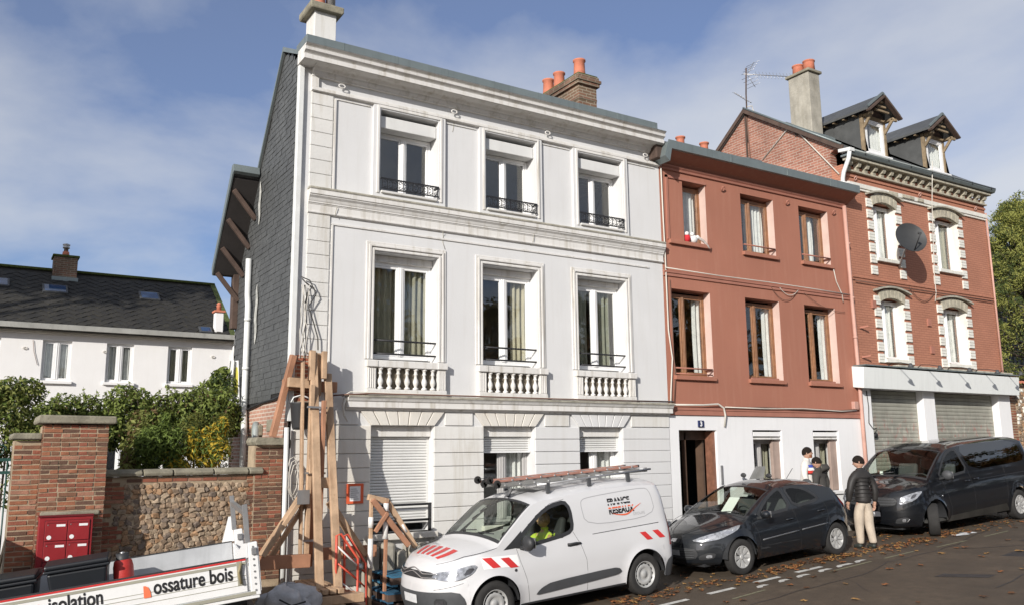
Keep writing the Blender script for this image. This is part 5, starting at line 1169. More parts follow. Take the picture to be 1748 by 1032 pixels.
for y0 in (-.25, .35): MB().tube([vc.T(1.06, y0, .03), vc.T(1.10, y0-.45, .022)], .009, 6).obj('wiper', m_blackplastic, van)
# lower cladding: bumper, arches, side strip
vc.fpatch('front_bumper', smooth_poly([(-64,.24),(64,.24),(64,.44),(56,.58),(20,.57),(0,.56),(-20,.57),(-56,.58),(-64,.44)],1), .012, m_greyplastic, van, 60, 10)
vc.fpatch('number_plate', [(-6,.40),(8,.40),(8,.52),(-6,.52)], .028, m_plate, van)
vc.fpatch('fog_lamp_surround', smooth_poly([(30,.31),(43,.31),(44,.49),(30,.49)],1), .024, m_blackplastic, van); vc.fpatch('fog_lamp', [(32,.40),(41,.40),(41,.46),(32,.46)], .032, m_lampdark, van)
for k in range(3): vc.fpatch('intake_slat', [(31,.325+k*.025),(42,.325+k*.025),(42,.337+k*.025),(31,.337+k*.025)], .02, m_blackplastic, van)
vc.fpatch('grille', smooth_poly([(-24,.74),(24,.74),(26,.79),(24,.83),(10,.835),(-10,.835),(-24,.83),(-26,.79)],1), .008, m_blackplastic, van, 40, 6)
for dz in (.785, .835):
    vc.line('chrome_bar', [(-32,dz-.02),(-12,dz-.03),(0,dz+.035),(12,dz-.03),(32,dz-.02)], .009, m_chrome, van, fn=lambda a, z: vc.F(a, z, .018), n=8)
for sg in (-1, 1):
    vc.fpatch('headlight', smooth_poly([(sg*24,.765),(sg*38,.725),(sg*56,.725),(sg*70,.80),(sg*74,.905),(sg*66,.91),(sg*46,.86),(sg*28,.83)],1), .010, m_lamp, van, 24, 8)
    vc.fpatch('lamp_insert', smooth_poly([(sg*60,.78),(sg*68,.80),(sg*71,.87),(sg*64,.87)],1), .014, m_lampdark, van, 12, 6)
    vc.fpatch('lamp_reflector', smooth_poly([(sg*44,.775),(sg*52,.77),(sg*54,.82),(sg*46,.82)],1), .014, m_chrome, van, 12, 6)
for sd in (-1, 1):
    vc.patch('side_moulding', smooth_poly([(1.56,.36),(1.66,.44),(1.85,.50),(3.02,.535),(3.16,.50),(3.18,.44),(3.06,.41),(1.62,.345)],1), .014, m_greyplastic, van, 40, 6, side=sd)
    vc.patch('sill_strip', [(1.30,.235),(3.26,.235),(3.26,.265),(1.30,.265)], .010, m_blackplastic, van, side=sd)
    vc.patch('rear_bumper_corner', smooth_poly([(4.06,.24),(4.38,.24),(4.38,.56),(4.16,.52),(4.07,.40)],1), .012, m_greyplastic, van, side=sd)
    vc.patch('tail_lamp', [(4.22,.72),(4.34,.72),(4.30,1.20),(4.26,1.20)], .006, m_redlamp, van, side=sd)
    vc.line('door_seam', [(1.30,1.04),(1.34,.85),(1.42,.60),(1.47,.27)], .004, m_blackplastic, van, side=sd); vc.line('door_seam', [(2.34,1.15),(2.45,.95),(2.52,.72),(2.52,.27)], .004, m_blackplastic, van, side=sd)
    vc.line('door_seam', [(2.27,1.64),(2.0,1.60),(1.70,1.45)], .004, m_blackplastic, van, side=sd); vc.line('slide_rail', [(2.7,1.07),(4.05,1.09)], .007, m_greyplastic, van, side=sd)
    vc.ring('panel_crease', smooth_poly([(2.60,1.20),(2.56,1.56),(2.66,1.62),(3.72,1.66),(3.98,1.64),(4.02,1.2)],2), .006, .006, .0015, mat('van_crease_shade', (0.35,0.35,0.36), 0.5, 0.02), van, side=sd)  # shade of the pressed panel edge drawn as a grey band
    vc.patch('door_handle_cup', smooth_poly([(2.20,.94),(2.42,.95),(2.42,1.0),(2.20,.995)],1), .004, m_greyplastic, van, side=sd)
    MB().tube([vc.S(2.20,.985,.012,sd), vc.S(2.30,.985,.04,sd), vc.S(2.44,.975,.012,sd)], .016, 8).obj('door_handle', m_blackplastic, van)
    vc.line('hood_seam', [(.20,.93),(.5,1.02),(.98,1.09)], .004, m_blackplastic, van, side=sd)
    vc.line('bumper_seam', [(.10,.60),(.42,.68)], .004, m_blackplastic, van, side=sd)
for (xa, za) in ((.72,.98),(1.01,.945)):
    vc.patch('hazard_stripe', [(xa,za),(xa+.14,za-.005),(xa+.28,za-.155),(xa+.145,za-.15)], .006, m_redtape, van)
vc.patch('hazard_backing', [(.70,.99),(1.31,.96),(1.32,.80),(.72,.83)], .0035, m_paper, van)
for xa in (3.62, 3.885): vc.patch('hazard_stripe', [(xa,.985),(xa+.12,.985),(xa+.25,.855),(xa+.13,.855)], .006, m_redtape, van)
for ya in (-.72,-.44,-.16,.12,.40): vc.patch('hood_stripe', [(.26,ya),(.56,ya+.13),(.56,ya+.30),(.26,ya+.15)], .004, m_redtape, van, fn=lambda x, y: vc.T(x, y, .004))
MB().lathe([(.022,0),(.022,.006),(0,.008)], (0,0,0), 12, 'y').obj('indicator', m_lampdark, van).location = Vector(vc.S(1.24,.75,.008))
# lettering on the flank
def vt(x, z): return vc.S(x, z, .006)
def vtext(name, body, size, m, x0, z0, bold=.004, spacing=1.0, sx=1.0, bands=None, slope=.0): return put_text(name, body, size, m, van, (0,0,0), bold=bold, spacing=spacing, fn=lambda a, c: vt(x0+a*sx, z0+c+a*slope), bands=bands)
vtext('lettering_france', 'FRANCE', .14, m_ink, 3.08, 1.46, .006, 1.02, .86, [(.046, True)]); vtext('lettering_france_foot', 'FRANCE', .14, m_ink, 3.08, 1.46, .006, 1.02, .86, [(.022, False)])
vtext('lettering_reseaux', 'RESEAUX', .14, m_ink, 3.08, 1.325, .006, 1.02, .86, [(.066, False)]); vtext('lettering_reseaux_top', 'RESEAUX', .14, m_orange, 3.08, 1.325, .006, 1.02, .86, [(.078, True)])
vtext('lettering_groupe', 'GROUPE', .06, mat('grey_lettering', (0.42,0.42,0.43), 0.5), 3.55, 1.26, .0, 1.1)
sw = MB(); n_ = 16; vs = []
for i in range(n_+1):
    t = i/n_; x = 3.15+.60*t; z = 1.325-.035*math.sin(math.pi*min(1, t*1.25))+.12*max(0, t-.45)**1.4*2; h = .012*math.sin(math.pi*(.08+.85*t)); vs += [vt(x, z-h), vt(x, z+h)]
sw.add(vs, [(2*i, 2*i+1, 2*i+3, 2*i+2) for i in range(n_)]).obj('orange_swoosh', m_orange, van, norm=False)
wells(vc, van)
for xw, st in ((.89,0),(3.675,0)):
    for sd in (-1, 1): wheel(van, xw, sd*.80, .325, .325, .21, 'steel', sd, st)
m_int = mat('van_interior', (0.035,0.035,0.037), 0.8, 0.2)
MB().box(.95, 1.30, -.78, .78, .70, 1.06).obj('dashboard', m_int, van, 0.06); seat(van, 1.95, -.42, .78, m_int); seat(van, 1.95, .42, .78, m_int); steering(van, 1.50, -.42, 1.06)
MB().box(2.55, 2.58, -.74, .74, .3, 1.62).obj('bulkhead', m_int, van); MB().box(1.0, 2.5, -.8, .8, .30, .36).obj('cab_floor', m_int, van)
mirror(vc, van, 1.42, 1.06, m_blackplastic, (.07,.13,.11))
MB().tube([vc.T(1.72,-.1,0), vc.T(1.72,-.1,.02)], .03, 8).obj('aerial_base', m_blackplastic, van); MB().tube([vc.T(1.72,-.1,.01), (1.88,-.1,1.93)], .007, 5).obj('aerial', m_blackplastic, van)
# roof rack
for y in (-.62, .62): MB().tube([(1.9,y,1.88),(4.2,y,1.93)], .018, 6).obj('rack_rail', m_alu, van)
for x in (2.05,2.65,3.2,3.7,4.15):
    MB().tube([(x,-.62,1.885+.02*(x-2)),(x,.62,1.885+.02*(x-2))], .018, 6).obj('rack_bar', m_alu, van)
for x in (2.1,2.9,3.7):
    for y in (-.62,.62): MB().box(x-.03, x+.03, y-.02, y+.02, 1.74, 1.90).obj('rack_foot', m_greyplastic, van)
MB().box(1.75, 2.35, -.55, .45, 1.875, 1.89).obj('rack_deflector', m_alu, van)
for o in set(bpy.data.objects)-vparts0:
    if o.parent == van: o.location.x -= .89
# ---- dark grey hatchback
HX = 10.70
hb = thing('hatchback_car', 'dark slate five-door hatchback parked behind the white van', 'car', (HX+.82,-1.845,ground_z(11.52)), rot=(0,-math.atan(.0615),0))
before = set(bpy.data.objects)
hc = Car(L=4.03, W=.86, p=2.15, xc=1.20, xr=3.35, pr=3.2, sill=.22, tumble=.26, tum2=.22, flare=.03,
  nose=[(.16,.18),(.05,.24),(.01,.34),(.0,.46),(.02,.56),(.06,.64),(.13,.71),(.24,.76)],
  top=[(0,.47),(.02,.565),(.06,.645),(.13,.715),(.24,.765),(.45,.83),(.75,.90),(.98,.955),(1.05,.985),(1.35,1.15),(1.65,1.30),(1.88,1.39),(2.05,1.435),(2.3,1.462),(2.65,1.465),(3.0,1.43),(3.3,1.365),(3.48,1.29),(3.70,1.14),(3.86,1.0),(3.95,.90),(4.03,.6)],
  under=[(0,.34),(.03,.25),(.15,.20),(.8,.21),(3.4,.22),(3.8,.28),(4.03,.36)], tail=[(3.90,.2),(4.0,.4),(4.03,.65),(3.97,.9),(3.84,1.02),(3.55,1.28),(3.3,1.47)],
  belt=[(0,.56),(.3,.70),(.9,.86),(1.3,.885),(2.2,.925),(3.0,.985),(3.5,1.03),(4.03,1.0)], dropt=[(0,.01),(.15,.04),(.5,.09),(.95,.11),(1.1,.07),(1.8,.08),(2.2,.10),(3.2,.10),(3.6,.06),(4.03,.02)],
  crownk=[(0,2),(1.0,2.2),(1.9,2.4),(2.2,3),(3.2,3),(4,2)], arch=[(.82,.30,.355),(3.36,.30,.355)])
hw1 = smooth_poly([(1.28,.925),(1.50,1.10),(1.75,1.25),(2.0,1.345),(2.10,1.35),(2.20,.965),(1.7,.935)],1)
hw2 = smooth_poly([(2.18,1.355),(2.50,1.355),(2.75,1.28),(2.98,1.14),(3.0,1.075),(2.88,1.035),(2.31,.985)],1)
hc.shell('body', m_carblue, hb, holes=[hw1, hw2], tophole=[(1.08,1.83,.90)])
for sd in (-1, 1):
    for hw in (hw1, hw2): hc.patch('side_window', hw, .002, m_carglass, hb, 24, 6, side=sd); hc.ring('window_seal', hw, .04, .014, .004, m_blackplastic, hb, side=sd, n=3)
    hc.line('door_seam', [(1.17,.87),(1.24,.70),(1.29,.45),(1.27,.24)], .0035, m_blackplastic, hb, side=sd); hc.line('door_seam', [(2.15,1.37),(2.25,.96),(2.32,.70),(2.36,.28),(2.34,.24)], .0035, m_blackplastic, hb, side=sd)
    hc.line('door_seam', [(2.86,1.30),(3.05,1.10),(3.16,.93),(3.18,.70),(3.06,.42),(3.02,.30)], .0035, m_blackplastic, hb, side=sd); hc.line('rub_strip', [(1.33,.525),(2.30,.575)], .010, m_greyplastic, hb, off=.004, side=sd); hc.line('rub_strip', [(2.38,.58),(3.10,.615)], .010, m_greyplastic, hb, off=.004, side=sd)
    hc.line('strip_chrome', [(1.33,.537),(2.30,.587)], .004, m_chrome, hb, off=.012, side=sd); hc.line('strip_chrome', [(2.38,.592),(3.10,.627)], .004, m_chrome, hb, off=.012, side=sd)
    for xh, zh in ((2.10,.80),(2.98,.865)): MB().tube([hc.S(xh-.10,zh-.003,.008,sd), hc.S(xh,zh+.004,.03,sd), hc.S(xh+.10,zh+.003,.008,sd)], .014, 8).obj('door_handle', m_carblue, hb)
    hc.patch('tail_lamp', smooth_poly([(3.58,.98),(3.66,1.10),(3.80,.96),(3.92,.80),(3.86,.76),(3.70,.88)],1), .006, m_redlamp, hb, side=sd)
    hc.line('hood_seam', [(.24,.735),(.55,.82),(1.0,.90)], .0035, m_blackplastic, hb, side=sd)
for sg in (-1, 1):
    hc.fpatch('headlight', smooth_poly([(sg*21,.615),(sg*34,.595),(sg*52,.63),(sg*66,.73),(sg*73,.83),(sg*70,.835),(sg*52,.765),(sg*32,.685)],1), .008, m_lamp, hb, 30, 8)
    hc.fpatch('lamp_reflector', smooth_poly([(sg*36,.63),(sg*46,.64),(sg*48,.70),(sg*40,.68)],1), .012, m_chrome, hb, 10, 6); hc.fpatch('lamp_reflector', smooth_poly([(sg*54,.69),(sg*63,.74),(sg*62,.79),(sg*54,.75)],1), .012, m_chrome, hb, 10, 6)
    hc.fpatch('fog_recess', smooth_poly([(sg*30,.29),(sg*46,.31),(sg*48,.40),(sg*40,.42),(sg*30,.36)],1), .006, m_blackplastic, hb, 16, 6)
    hc.fpatch('fog_lamp', smooth_poly([(sg*38,.325),(sg*44,.33),(sg*44,.385),(sg*38,.38)],1), .012, m_lamp, hb, 8, 6)
hc.fpatch('mouth_grille', smooth_poly([(-26,.30),(26,.30),(30,.40),(26,.50),(-26,.50),(-30,.40)],1), .004, m_blackplastic, hb, 40, 6)
for k in range(4): hc.line('grille_slat', [(-25,.34+k*.04),(25,.34+k*.04)], .006, m_greyplastic, hb, fn=lambda a, z: hc.F(a, z, .010), n=12)
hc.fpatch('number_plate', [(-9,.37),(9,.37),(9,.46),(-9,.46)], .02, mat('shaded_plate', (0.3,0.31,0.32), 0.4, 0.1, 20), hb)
hc.fpatch('badge_field', smooth_poly([(-7,.575),(7,.575),(9,.66),(-9,.66)],1), .008, m_blackplastic, hb); hc.fpatch('badge_emblem', [(-4,.585),(-1.5,.60),(0,.585),(3,.60),(1.5,.62),(4.5,.64),(1,.65),(-3,.645),(-4,.625),(-1,.615)], .014, m_chrome, hb, 30, 4)
hc.line('hood_crease', [(.14,-.55),(.5,-.62),(.98,-.75)], .004, m_carblue, hb, fn=lambda x, y: hc.T(x, y, .002)); hc.line('hood_crease', [(.14,.55),(.5,.62),(.98,.75)], .004, m_carblue, hb, fn=lambda x, y: hc.T(x, y, .002))
hws = [(1.06,-.92),(1.86,-.92),(1.86,.92),(1.06,.92)]
hc.patch('windscreen', hws, 0, m_carglass, hb, 20, 24, fn=lambda x, y: hc.T(x, y, .003)); hc.ring('windscreen_seal', hws, .028, .012, 0, m_blackplastic, hb, fn=lambda x, y: hc.T(x, y, .006), n=12)
for y0, y1 in ((-.15,-.72),(.42,-.12)): MB().tube([hc.T(1.03,y0,.02), hc.T(1.09,(y0+y1)/2,.022), hc.T(1.12,y1,.018)], .008, 6).obj('wiper', m_blackplastic, hb)
m_int2 = mat('car_interior', (0.045,0.045,0.042), 0.85, 0.2); m_seat2 = mat('car_seat', (0.06,0.062,0.064), 0.9, 0.2)
MB().box(.95, 1.40, -.70, .70, .60, .90).obj('dashboard', m_int2, hb, 0.06); MB().box(.9, 3.4, -.70, .70, .26, .32).obj('cabin_floor', m_int2, hb)
for y in (-.36, .36): seat(hb, 1.98, y, .55, m_seat2); seat(hb, 2.80, y, .58, m_seat2)
steering(hb, 1.55, -.36, .92); mirror(hc, hb, 1.36, .92, m_carblue, (.075,.10,.075))
wells(hc, hb)
for xw in (.82, 3.36):
    for sd in (-1, 1): wheel(hb, xw, sd*.755, .30, .30, .19, 'cap', sd)
MB().tube([hc.T(3.1,0,0),(3.32,0,1.60)], .006, 5).obj('aerial', m_blackplastic, hb)
# parking notice behind the windscreen
MB().add([(1.42,-.06,.93),(1.40,.18,.93),(1.68,.17,1.19),(1.70,-.07,1.19)], [(0,1,2,3)]).obj('windscreen_paper', m_paper, hb, norm=False)
for o in set(bpy.data.objects)-before:
    if o.parent == hb: o.location.x -= .82

# ---- black minivan
MX = 16.40
mv = thing('black_minivan', 'black passenger van with tinted windows and its front wheel turned outward', 'van', (MX+.895,-1.74,ground_z(17.28)), rot=(0,-math.atan(.053),0))
before = set(bpy.data.objects)
mc = Car(L=5.14, W=.96, p=2.9, xc=.95, xr=4.70, pr=5, sill=.24, tumble=.12, tum2=.12, flare=.025,
  nose=[(.16,.20),(.05,.26),(.01,.38),(.0,.55),(.015,.70),(.05,.84),(.12,.95),(.22,1.01)],
  top=[(0,.56),(.015,.70),(.05,.845),(.12,.955),(.22,1.02),(.45,1.09),(.72,1.15),(.82,1.185),(1.10,1.40),(1.38,1.60),(1.58,1.725),(1.75,1.80),(2.0,1.86),(2.5,1.89),(4.2,1.90),(4.75,1.87),(4.98,1.78),(5.08,1.5),(5.14,1.1)],
  under=[(0,.40),(.03,.30),(.15,.23),(.9,.24),(4.5,.25),(5.0,.3),(5.14,.38)], tail=[(5.08,.2),(5.14,.5),(5.13,1.0),(5.05,1.5),(4.92,1.88)],
  belt=[(0,.78),(.3,.96),(.8,1.08),(2.2,1.15),(5.1,1.20)], dropt=[(0,.01),(.12,.04),(.4,.09),(.75,.10),(.95,.06),(1.6,.07),(2.0,.10),(4.8,.10),(5.14,.02)],
  crownk=[(0,2),(.8,2.4),(1.6,2.6),(2.1,4),(5,4)], arch=[(.895,.335,.415),(4.235,.335,.415)])
mw1 = smooth_poly([(1.18,1.17),(1.42,1.44),(1.66,1.64),(1.95,1.735),(2.10,1.70),(2.33,1.22),(1.75,1.17)],1)
mw2 = smooth_poly([(2.20,1.77),(2.60,1.80),(4.20,1.79),(4.58,1.72),(4.74,1.45),(4.72,1.32),(4.3,1.285),(2.45,1.235)],1)
mc.shell('body', m_carblack, mv, holes=[mw1], tophole=[(.88,1.60,.93)])
for sd in (-1, 1):
    mc.patch('side_window', mw1, .002, m_carglass, mv, 24, 6, side=sd); mc.ring('window_seal', mw1, .04, .014, .004, m_blackplastic, mv, side=sd, n=3)
    mc.patch('tinted_window', mw2, .003, m_darkglass, mv, 40, 6, side=sd)
    mc.line('door_seam', [(1.32,1.10),(1.40,.85),(1.50,.50),(1.50,.28)], .004, m_blackplastic, mv, side=sd); mc.line('door_seam', [(2.12,1.75),(2.36,1.20),(2.42,.80),(2.40,.28)], .004, m_blackplastic, mv, side=sd); mc.line('door_seam', [(3.72,1.80),(3.78,1.1),(3.74,.62),(3.7,.4)], .004, m_blackplastic, mv, side=sd)
    mc.line('body_crease', [(2.5,1.02),(3.5,1.04),(4.9,1.06)], .006, m_carblack, mv, off=.0, side=sd); mc.patch('road_dirt_sill', [(1.36,.245),(3.76,.25),(3.74,.42),(1.40,.36)], .003, m_dusty, mv, side=sd)
    for xh, zh in ((2.22,1.03),(2.56,1.05)): MB().tube([mc.S(xh-.10,zh,.008,sd), mc.S(xh,zh,.035,sd), mc.S(xh+.10,zh,.008,sd)], .017, 8).obj('door_handle', m_carblack, mv)
    mc.patch('tail_lamp', [(4.95,.75),(5.07,.75),(5.02,1.25),(4.97,1.25)], .006, m_redlamp, mv, side=sd)
    mc.line('hood_seam', [(.16,.94),(.45,1.03),(.80,1.10)], .004, m_blackplastic, mv, side=sd)
MB().lathe([(.016,0),(.016,.006),(0,.008)], (0,0,0), 10, 'y').obj('indicator', m_lamp, mv).location = Vector(mc.S(1.20,.80,.008))
for sg in (-1, 1):
    mc.fpatch('headlight', smooth_poly([(sg*33,.70),(sg*44,.715),(sg*60,.80),(sg*72,.935),(sg*66,.95),(sg*48,.90),(sg*34,.83)],1), .010, m_lamp, mv, 24, 8)
    mc.fpatch('lamp_insert', smooth_poly([(sg*50,.80),(sg*58,.83),(sg*62,.90),(sg*54,.89)],1), .014, m_lampdark, mv, 10, 6); mc.fpatch('fog_recess', smooth_poly([(sg*26,.30),(sg*46,.33),(sg*48,.42),(sg*40,.44),(sg*28,.40)],1), .008, m_blackplastic, mv, 14, 6)
    mc.fpatch('fog_lamp', smooth_poly([(sg*37,.34),(sg*42,.35),(sg*42,.41),(sg*37,.40)],1), .016, m_lamp, mv, 8, 6); mc.line('bumper_chrome', [(sg*44,.34),(sg*48,.40)], .008, m_chrome, mv, fn=lambda a, z: mc.F(a, z, .016))
mc.fpatch('grille', smooth_poly([(-26,.66),(26,.66),(30,.74),(27,.84),(-27,.84),(-30,.74)],1), .008, m_blackplastic, mv, 40, 6)
for k in range(3): mc.line('grille_slat', [(-27,.69+k*.055),(27,.69+k*.055)], .010, m_greyplastic, mv, fn=lambda a, z: mc.F(a, z, .014), n=12)
mc.fpatch('emblem', smooth_poly([(-4,.70),(4,.70),(4,.80),(-4,.80)],2), .022, m_chrome, mv); mc.fpatch('number_plate', [(-9,.45),(9,.45),(9,.55),(-9,.55)], .02, m_plate, mv)
mws = [(.86,-.945),(1.63,-.945),(1.63,.945),(.86,.945)]
mc.patch('windscreen', mws, 0, m_carglass, mv, 20, 24, fn=lambda x, y: mc.T(x, y, .003)); mc.ring('windscreen_seal', mws, .03, .012, 0, m_blackplastic, mv, fn=lambda x, y: mc.T(x, y, .006), n=12)
for y0, y1 in ((-.1,-.7),(.5,-.05)): MB().tube([mc.T(.83,y0,.02), mc.T(.90,(y0+y1)/2,.022), mc.T(.94,y1,.018)], .009, 6).obj('wiper', m_blackplastic, mv)
MB().box(.80, 1.20, -.80, .80, .75, 1.10).obj('dashboard', m_int2, mv, 0.06); MB().box(.8, 4.8, -.82, .82, .26, .32).obj('cabin_floor', m_int2, mv)
for y in (-.45, .45): seat(mv, 1.85, y, .82, m_seat2); seat(mv, 2.9, y, .82, m_seat2)
steering(mv, 1.38, -.45, 1.08); mirror(mc, mv, 1.30, 1.17, m_greyplastic, (.075,.12,.10)); MB().tube([(1.0,.3,1.12),(1.0,.3,1.30)], .035, 10).obj('dashboard_cup', m_paper, mv)
MB().tube([(.98+.0*t,-.12+.10*math.cos(t*math.pi/8),1.14+.06*math.sin(t*math.pi/8)) for t in range(9)], .006, 5).obj('dashboard_cable', m_paper, mv)
wells(mc, mv)
wheel(mv, .895, -.87, .335, .335, .22, 'alloy', -1, R(34)); wheel(mv, .895, .84, .335, .335, .22, 'alloy', 1, R(30))
for sd in (-1, 1): wheel(mv, 4.235, sd*.845, .335, .335, .22, 'alloy', sd)
for o in set(bpy.data.objects)-before:
    if o.parent == mv: o.location.x -= .895

# ---- two ladders on the van roof
def ladder(name, label, p, q, width, m, m2, n, wheels=True, hh=.062):
    p = Vector(p); q = Vector(q); t = thing(name, label, 'ladder', tuple(p), 'ladders on the van roof rack'); d = (q-p).normalized(); sdv = Vector((0,1,0))
    for s_ in (0, width):
        MB().bar(p+sdv*s_, q+sdv*s_, .028, hh).obj('stile', m, t, 0.006); MB().bar(p+sdv*(s_-.018)+Vector((0,0,.0)), q+sdv*(s_-.018), .004, hh*.6).obj('stile_face', m2, t)
    for k in range(n):
        c = p+(q-p)*((k+.5)/n); MB().tube([c+sdv*-.030, c+sdv*(width+.02)], .016, 8).obj('rung', m_alu, t)
    if wheels:
        for s_ in (0, width): MB().lathe([(.055,-.02),(.06,-.01),(.06,.01),(.055,.02),(.02,.02),(.02,-.02)], tuple(p+sdv*s_+Vector((.0,0,.03))), 16, 'y').obj('end_wheel', m_rubber, t)
    for e in (p, q):
        for s_ in (0, width): MB().bar(e-d*.03+sdv*s_, e+d*.03+sdv*s_, .034, hh+.004).obj('end_cap', m_blackplastic, t)
m_ladalu = mat('dull_aluminium', (0.27,0.265,0.25), 0.5, 0.12, 5, metal=0.3); m_ladred = mat('salmon_fibreglass', (0.38,0.19,0.145), 0.6, 0.12, 5, streak=0.3)
ladder('aluminium_ladder', 'grey aluminium ladder lying lowest on the van roof rack', (6.86,-2.18,1.975), (9.80,-2.18,2.165), .40, m_ladalu, m_ladalu, 11)
ladder('red_ladder', 'salmon red ladder on top of the grey one on the van', (6.76,-2.12,2.032), (9.68,-2.12,2.225), .36, m_ladred, m_ladred, 11, hh=.040)
# ---------------------------------------------------------------- timber shoring at the house corner
ts = thing('timber_shoring', 'raking timber props shoring up the corner of the white house', 'shoring', (4.5,-.6,.05))
def beam(p, q, w, h, m=None, name='beam', upv=(0,0,1)): return MB().bar(p, q, w, h, upv).obj(name, m or m_timber, ts, 0.006, seg=1)
beam((4.575,-.30,4.08),(4.46,-1.22,.48),.065,.12,name='raker',upv=(1,0,0)); beam((4.83,-.28,3.75),(4.74,-1.22,.46),.065,.12,name='raker',upv=(1,0,0))
beam((4.69,-.22,4.08),(4.69,-.22,3.40),.09,.12,name='packing_post'); beam((4.54,-.36,4.10),(4.52,-.40,3.62),.09,.09,name='packing_post'); beam((4.74,-.36,4.10),(4.73,-.38,3.66),.08,.08,name='packing_post')
beam((4.66,-.62,3.30),(4.64,-.62,.78),.06,.08,m_timber_red,'post'); beam((4.50,-.52,3.55),(4.48,-.52,.80),.07,.08,m_timber,'post'); beam((4.60,-.40,2.6),(4.58,-.40,.80),.07,.08,m_timber_red,'post'); beam((4.36,-.45,3.9),(4.40,-.50,.82),.04,.09,m_timber,'post')
beam((4.30,-.16,4.04),(4.05,-.02,2.76),.09,.13,m_timber_red,'corner_strut',(0,1,0)); beam((4.16,-.10,3.57),(5.05,-.10,3.55),.10,.17,m_timber_red,'needle_beam'); beam((4.20,-.24,3.60),(4.60,-.24,3.58),.10,.15,m_timber,'needle_beam')
beam((4.42,-.55,1.92),(3.78,-.60,1.02),.07,.19,m_timber,'brace',(0,1,0)); beam((4.55,-.42,1.85),(3.95,-.45,.95),.05,.12,m_timber,'brace',(0,1,0)); beam((4.84,-.50,1.74),(5.42,-.50,.92),.08,.20,m_timber,'brace',(0,1,0))
beam((3.75,-.62,.93),(4.50,-.62,.91),.12,.19,m_timber_red,'sill_beam'); beam((4.62,-.50,.98),(5.62,-.50,.97),.10,.18,m_timber_red,'sill_beam')
beam((4.60,-.72,2.06),(4.78,-.72,2.04),.05,.16,m_timber,'cleat'); beam((4.44,-.66,2.30),(4.56,-.66,2.30),.04,.22,m_timber,'cleat')
MB().box(4.27, 4.46, -.662, -.654, 1.74, 1.95).obj('nail_plate', m_alu, ts)
for k, (y, z) in enumerate(((-1.35,.44),(-1.1,.44),(-.85,.44),(-.55,.44),(-.25,.44))): beam((3.95+.05*k,y,z),(5.05-.04*k,y,z),.20,.12,m_timber_red if k % 2 else m_timber,'sleeper')
for k, x in enumerate((4.0,4.3,4.65,4.95)): beam((x,-1.5,.30),(x,-.1,.30),.20,.15,m_timber_old if k % 2 else m_timber,'sleeper')
for k, y in enumerate((-1.35,-.8,-.3)): beam((3.95,y,.13),(5.05,y,.13),.22,.16,m_timber_old,'sleeper')
for k in range(4): beam((4.35+.12*k,-1.42,.555),(4.42+.10*k,-.30,.565),.09,.07,m_timber,'sole_plank')
for z in (3.2, 2.2, 1.2): MB().bar((4.40,-.60,z),(4.72,-.60,z-.01),.02,.03).obj('steel_strap', m_alu, ts)
# dark rubber bucket hanging under the needle beam, cables at the broken cornice
bk = thing('hanging_bucket', 'dark rubble bucket hanging between the props at the house corner', 'bucket', (4.42,-.25,3.0))
MB().lathe([(.11,2.86),(.13,2.9),(.165,3.26),(.175,3.28),(.16,3.28),(.12,2.92),(0,2.92)], (4.40,-.30,0), 20).obj('bucket_body', m_blackplastic, bk); MB().tube([(4.24,-.30,3.28),(4.28,-.30,3.36),(4.40,-.30,3.40),(4.52,-.30,3.36),(4.56,-.30,3.28)], .012, 6).obj('handle', m_pipe_white, bk)
cb = thing('facade_cables', 'tangle of loose cables running down the left corner of the white house', 'cable', (4.5,-.08,4.2))
random.seed(8)
for k in range(5):
    x = 4.44+.02*k; MB().tube([(x+random.uniform(-.03,.03), -.07-.01*k, z) for z in (5.2,5.0,4.8,4.6,4.45,4.3,4.15,4.0)], .007, 5).obj('strand', m_cable_d if k % 2 else m_cable_w, cb)
MB().tube([(4.42,-.09,5.30),(4.5,-.10,5.22),(4.62,-.10,5.16),(4.66,-.10,5.05),(4.60,-.10,4.95),(4.54,-.10,4.85),(4.64,-.08,4.6),(4.72,-.08,4.35),(4.73,-.08,4.15)], .010, 6).obj('strand', m_cable_d, cb)
MB().tube([(4.40,-.09,5.33),(4.55,-.10,5.28),(4.6,-.10,5.18),(4.52,-.10,5.08),(4.48,-.1,4.9)], .010, 6).obj('strand', m_cable_d, cb)
MB().tube([(5.0,-.1,3.42),(5.25,-.2,3.44),(5.6,-.22,3.46),(7.5,-.21,3.465),(9.5,-.215,3.46),(12.35,-.21,3.465)], .014, 6).obj('strand', m_cable_r, cb); MB().tube([(5.15,-.1,3.40),(5.25,-.21,3.48),(7.0,-.20,3.475),(9.0,-.2,3.47),(12.35,-.2,3.48)], .010, 6).obj('strand', m_cable_w, cb)
MB().tube([(5.20,-.12,3.38),(5.16,-.14,3.25),(5.18,-.14,3.1),(5.24,-.14,3.0)], [.03,.02,.015,.008], 6).obj('strand', m_cable_w, cb)
for k in range(3): MB().tube([(4.36+.09*math.cos(t*.7)+.03*k, -.12, 2.15+.30*math.sin(t*.7)-.05*k) for t in range(9)], .008, 5, closed=True).obj('coil', m_cable_w, cb)
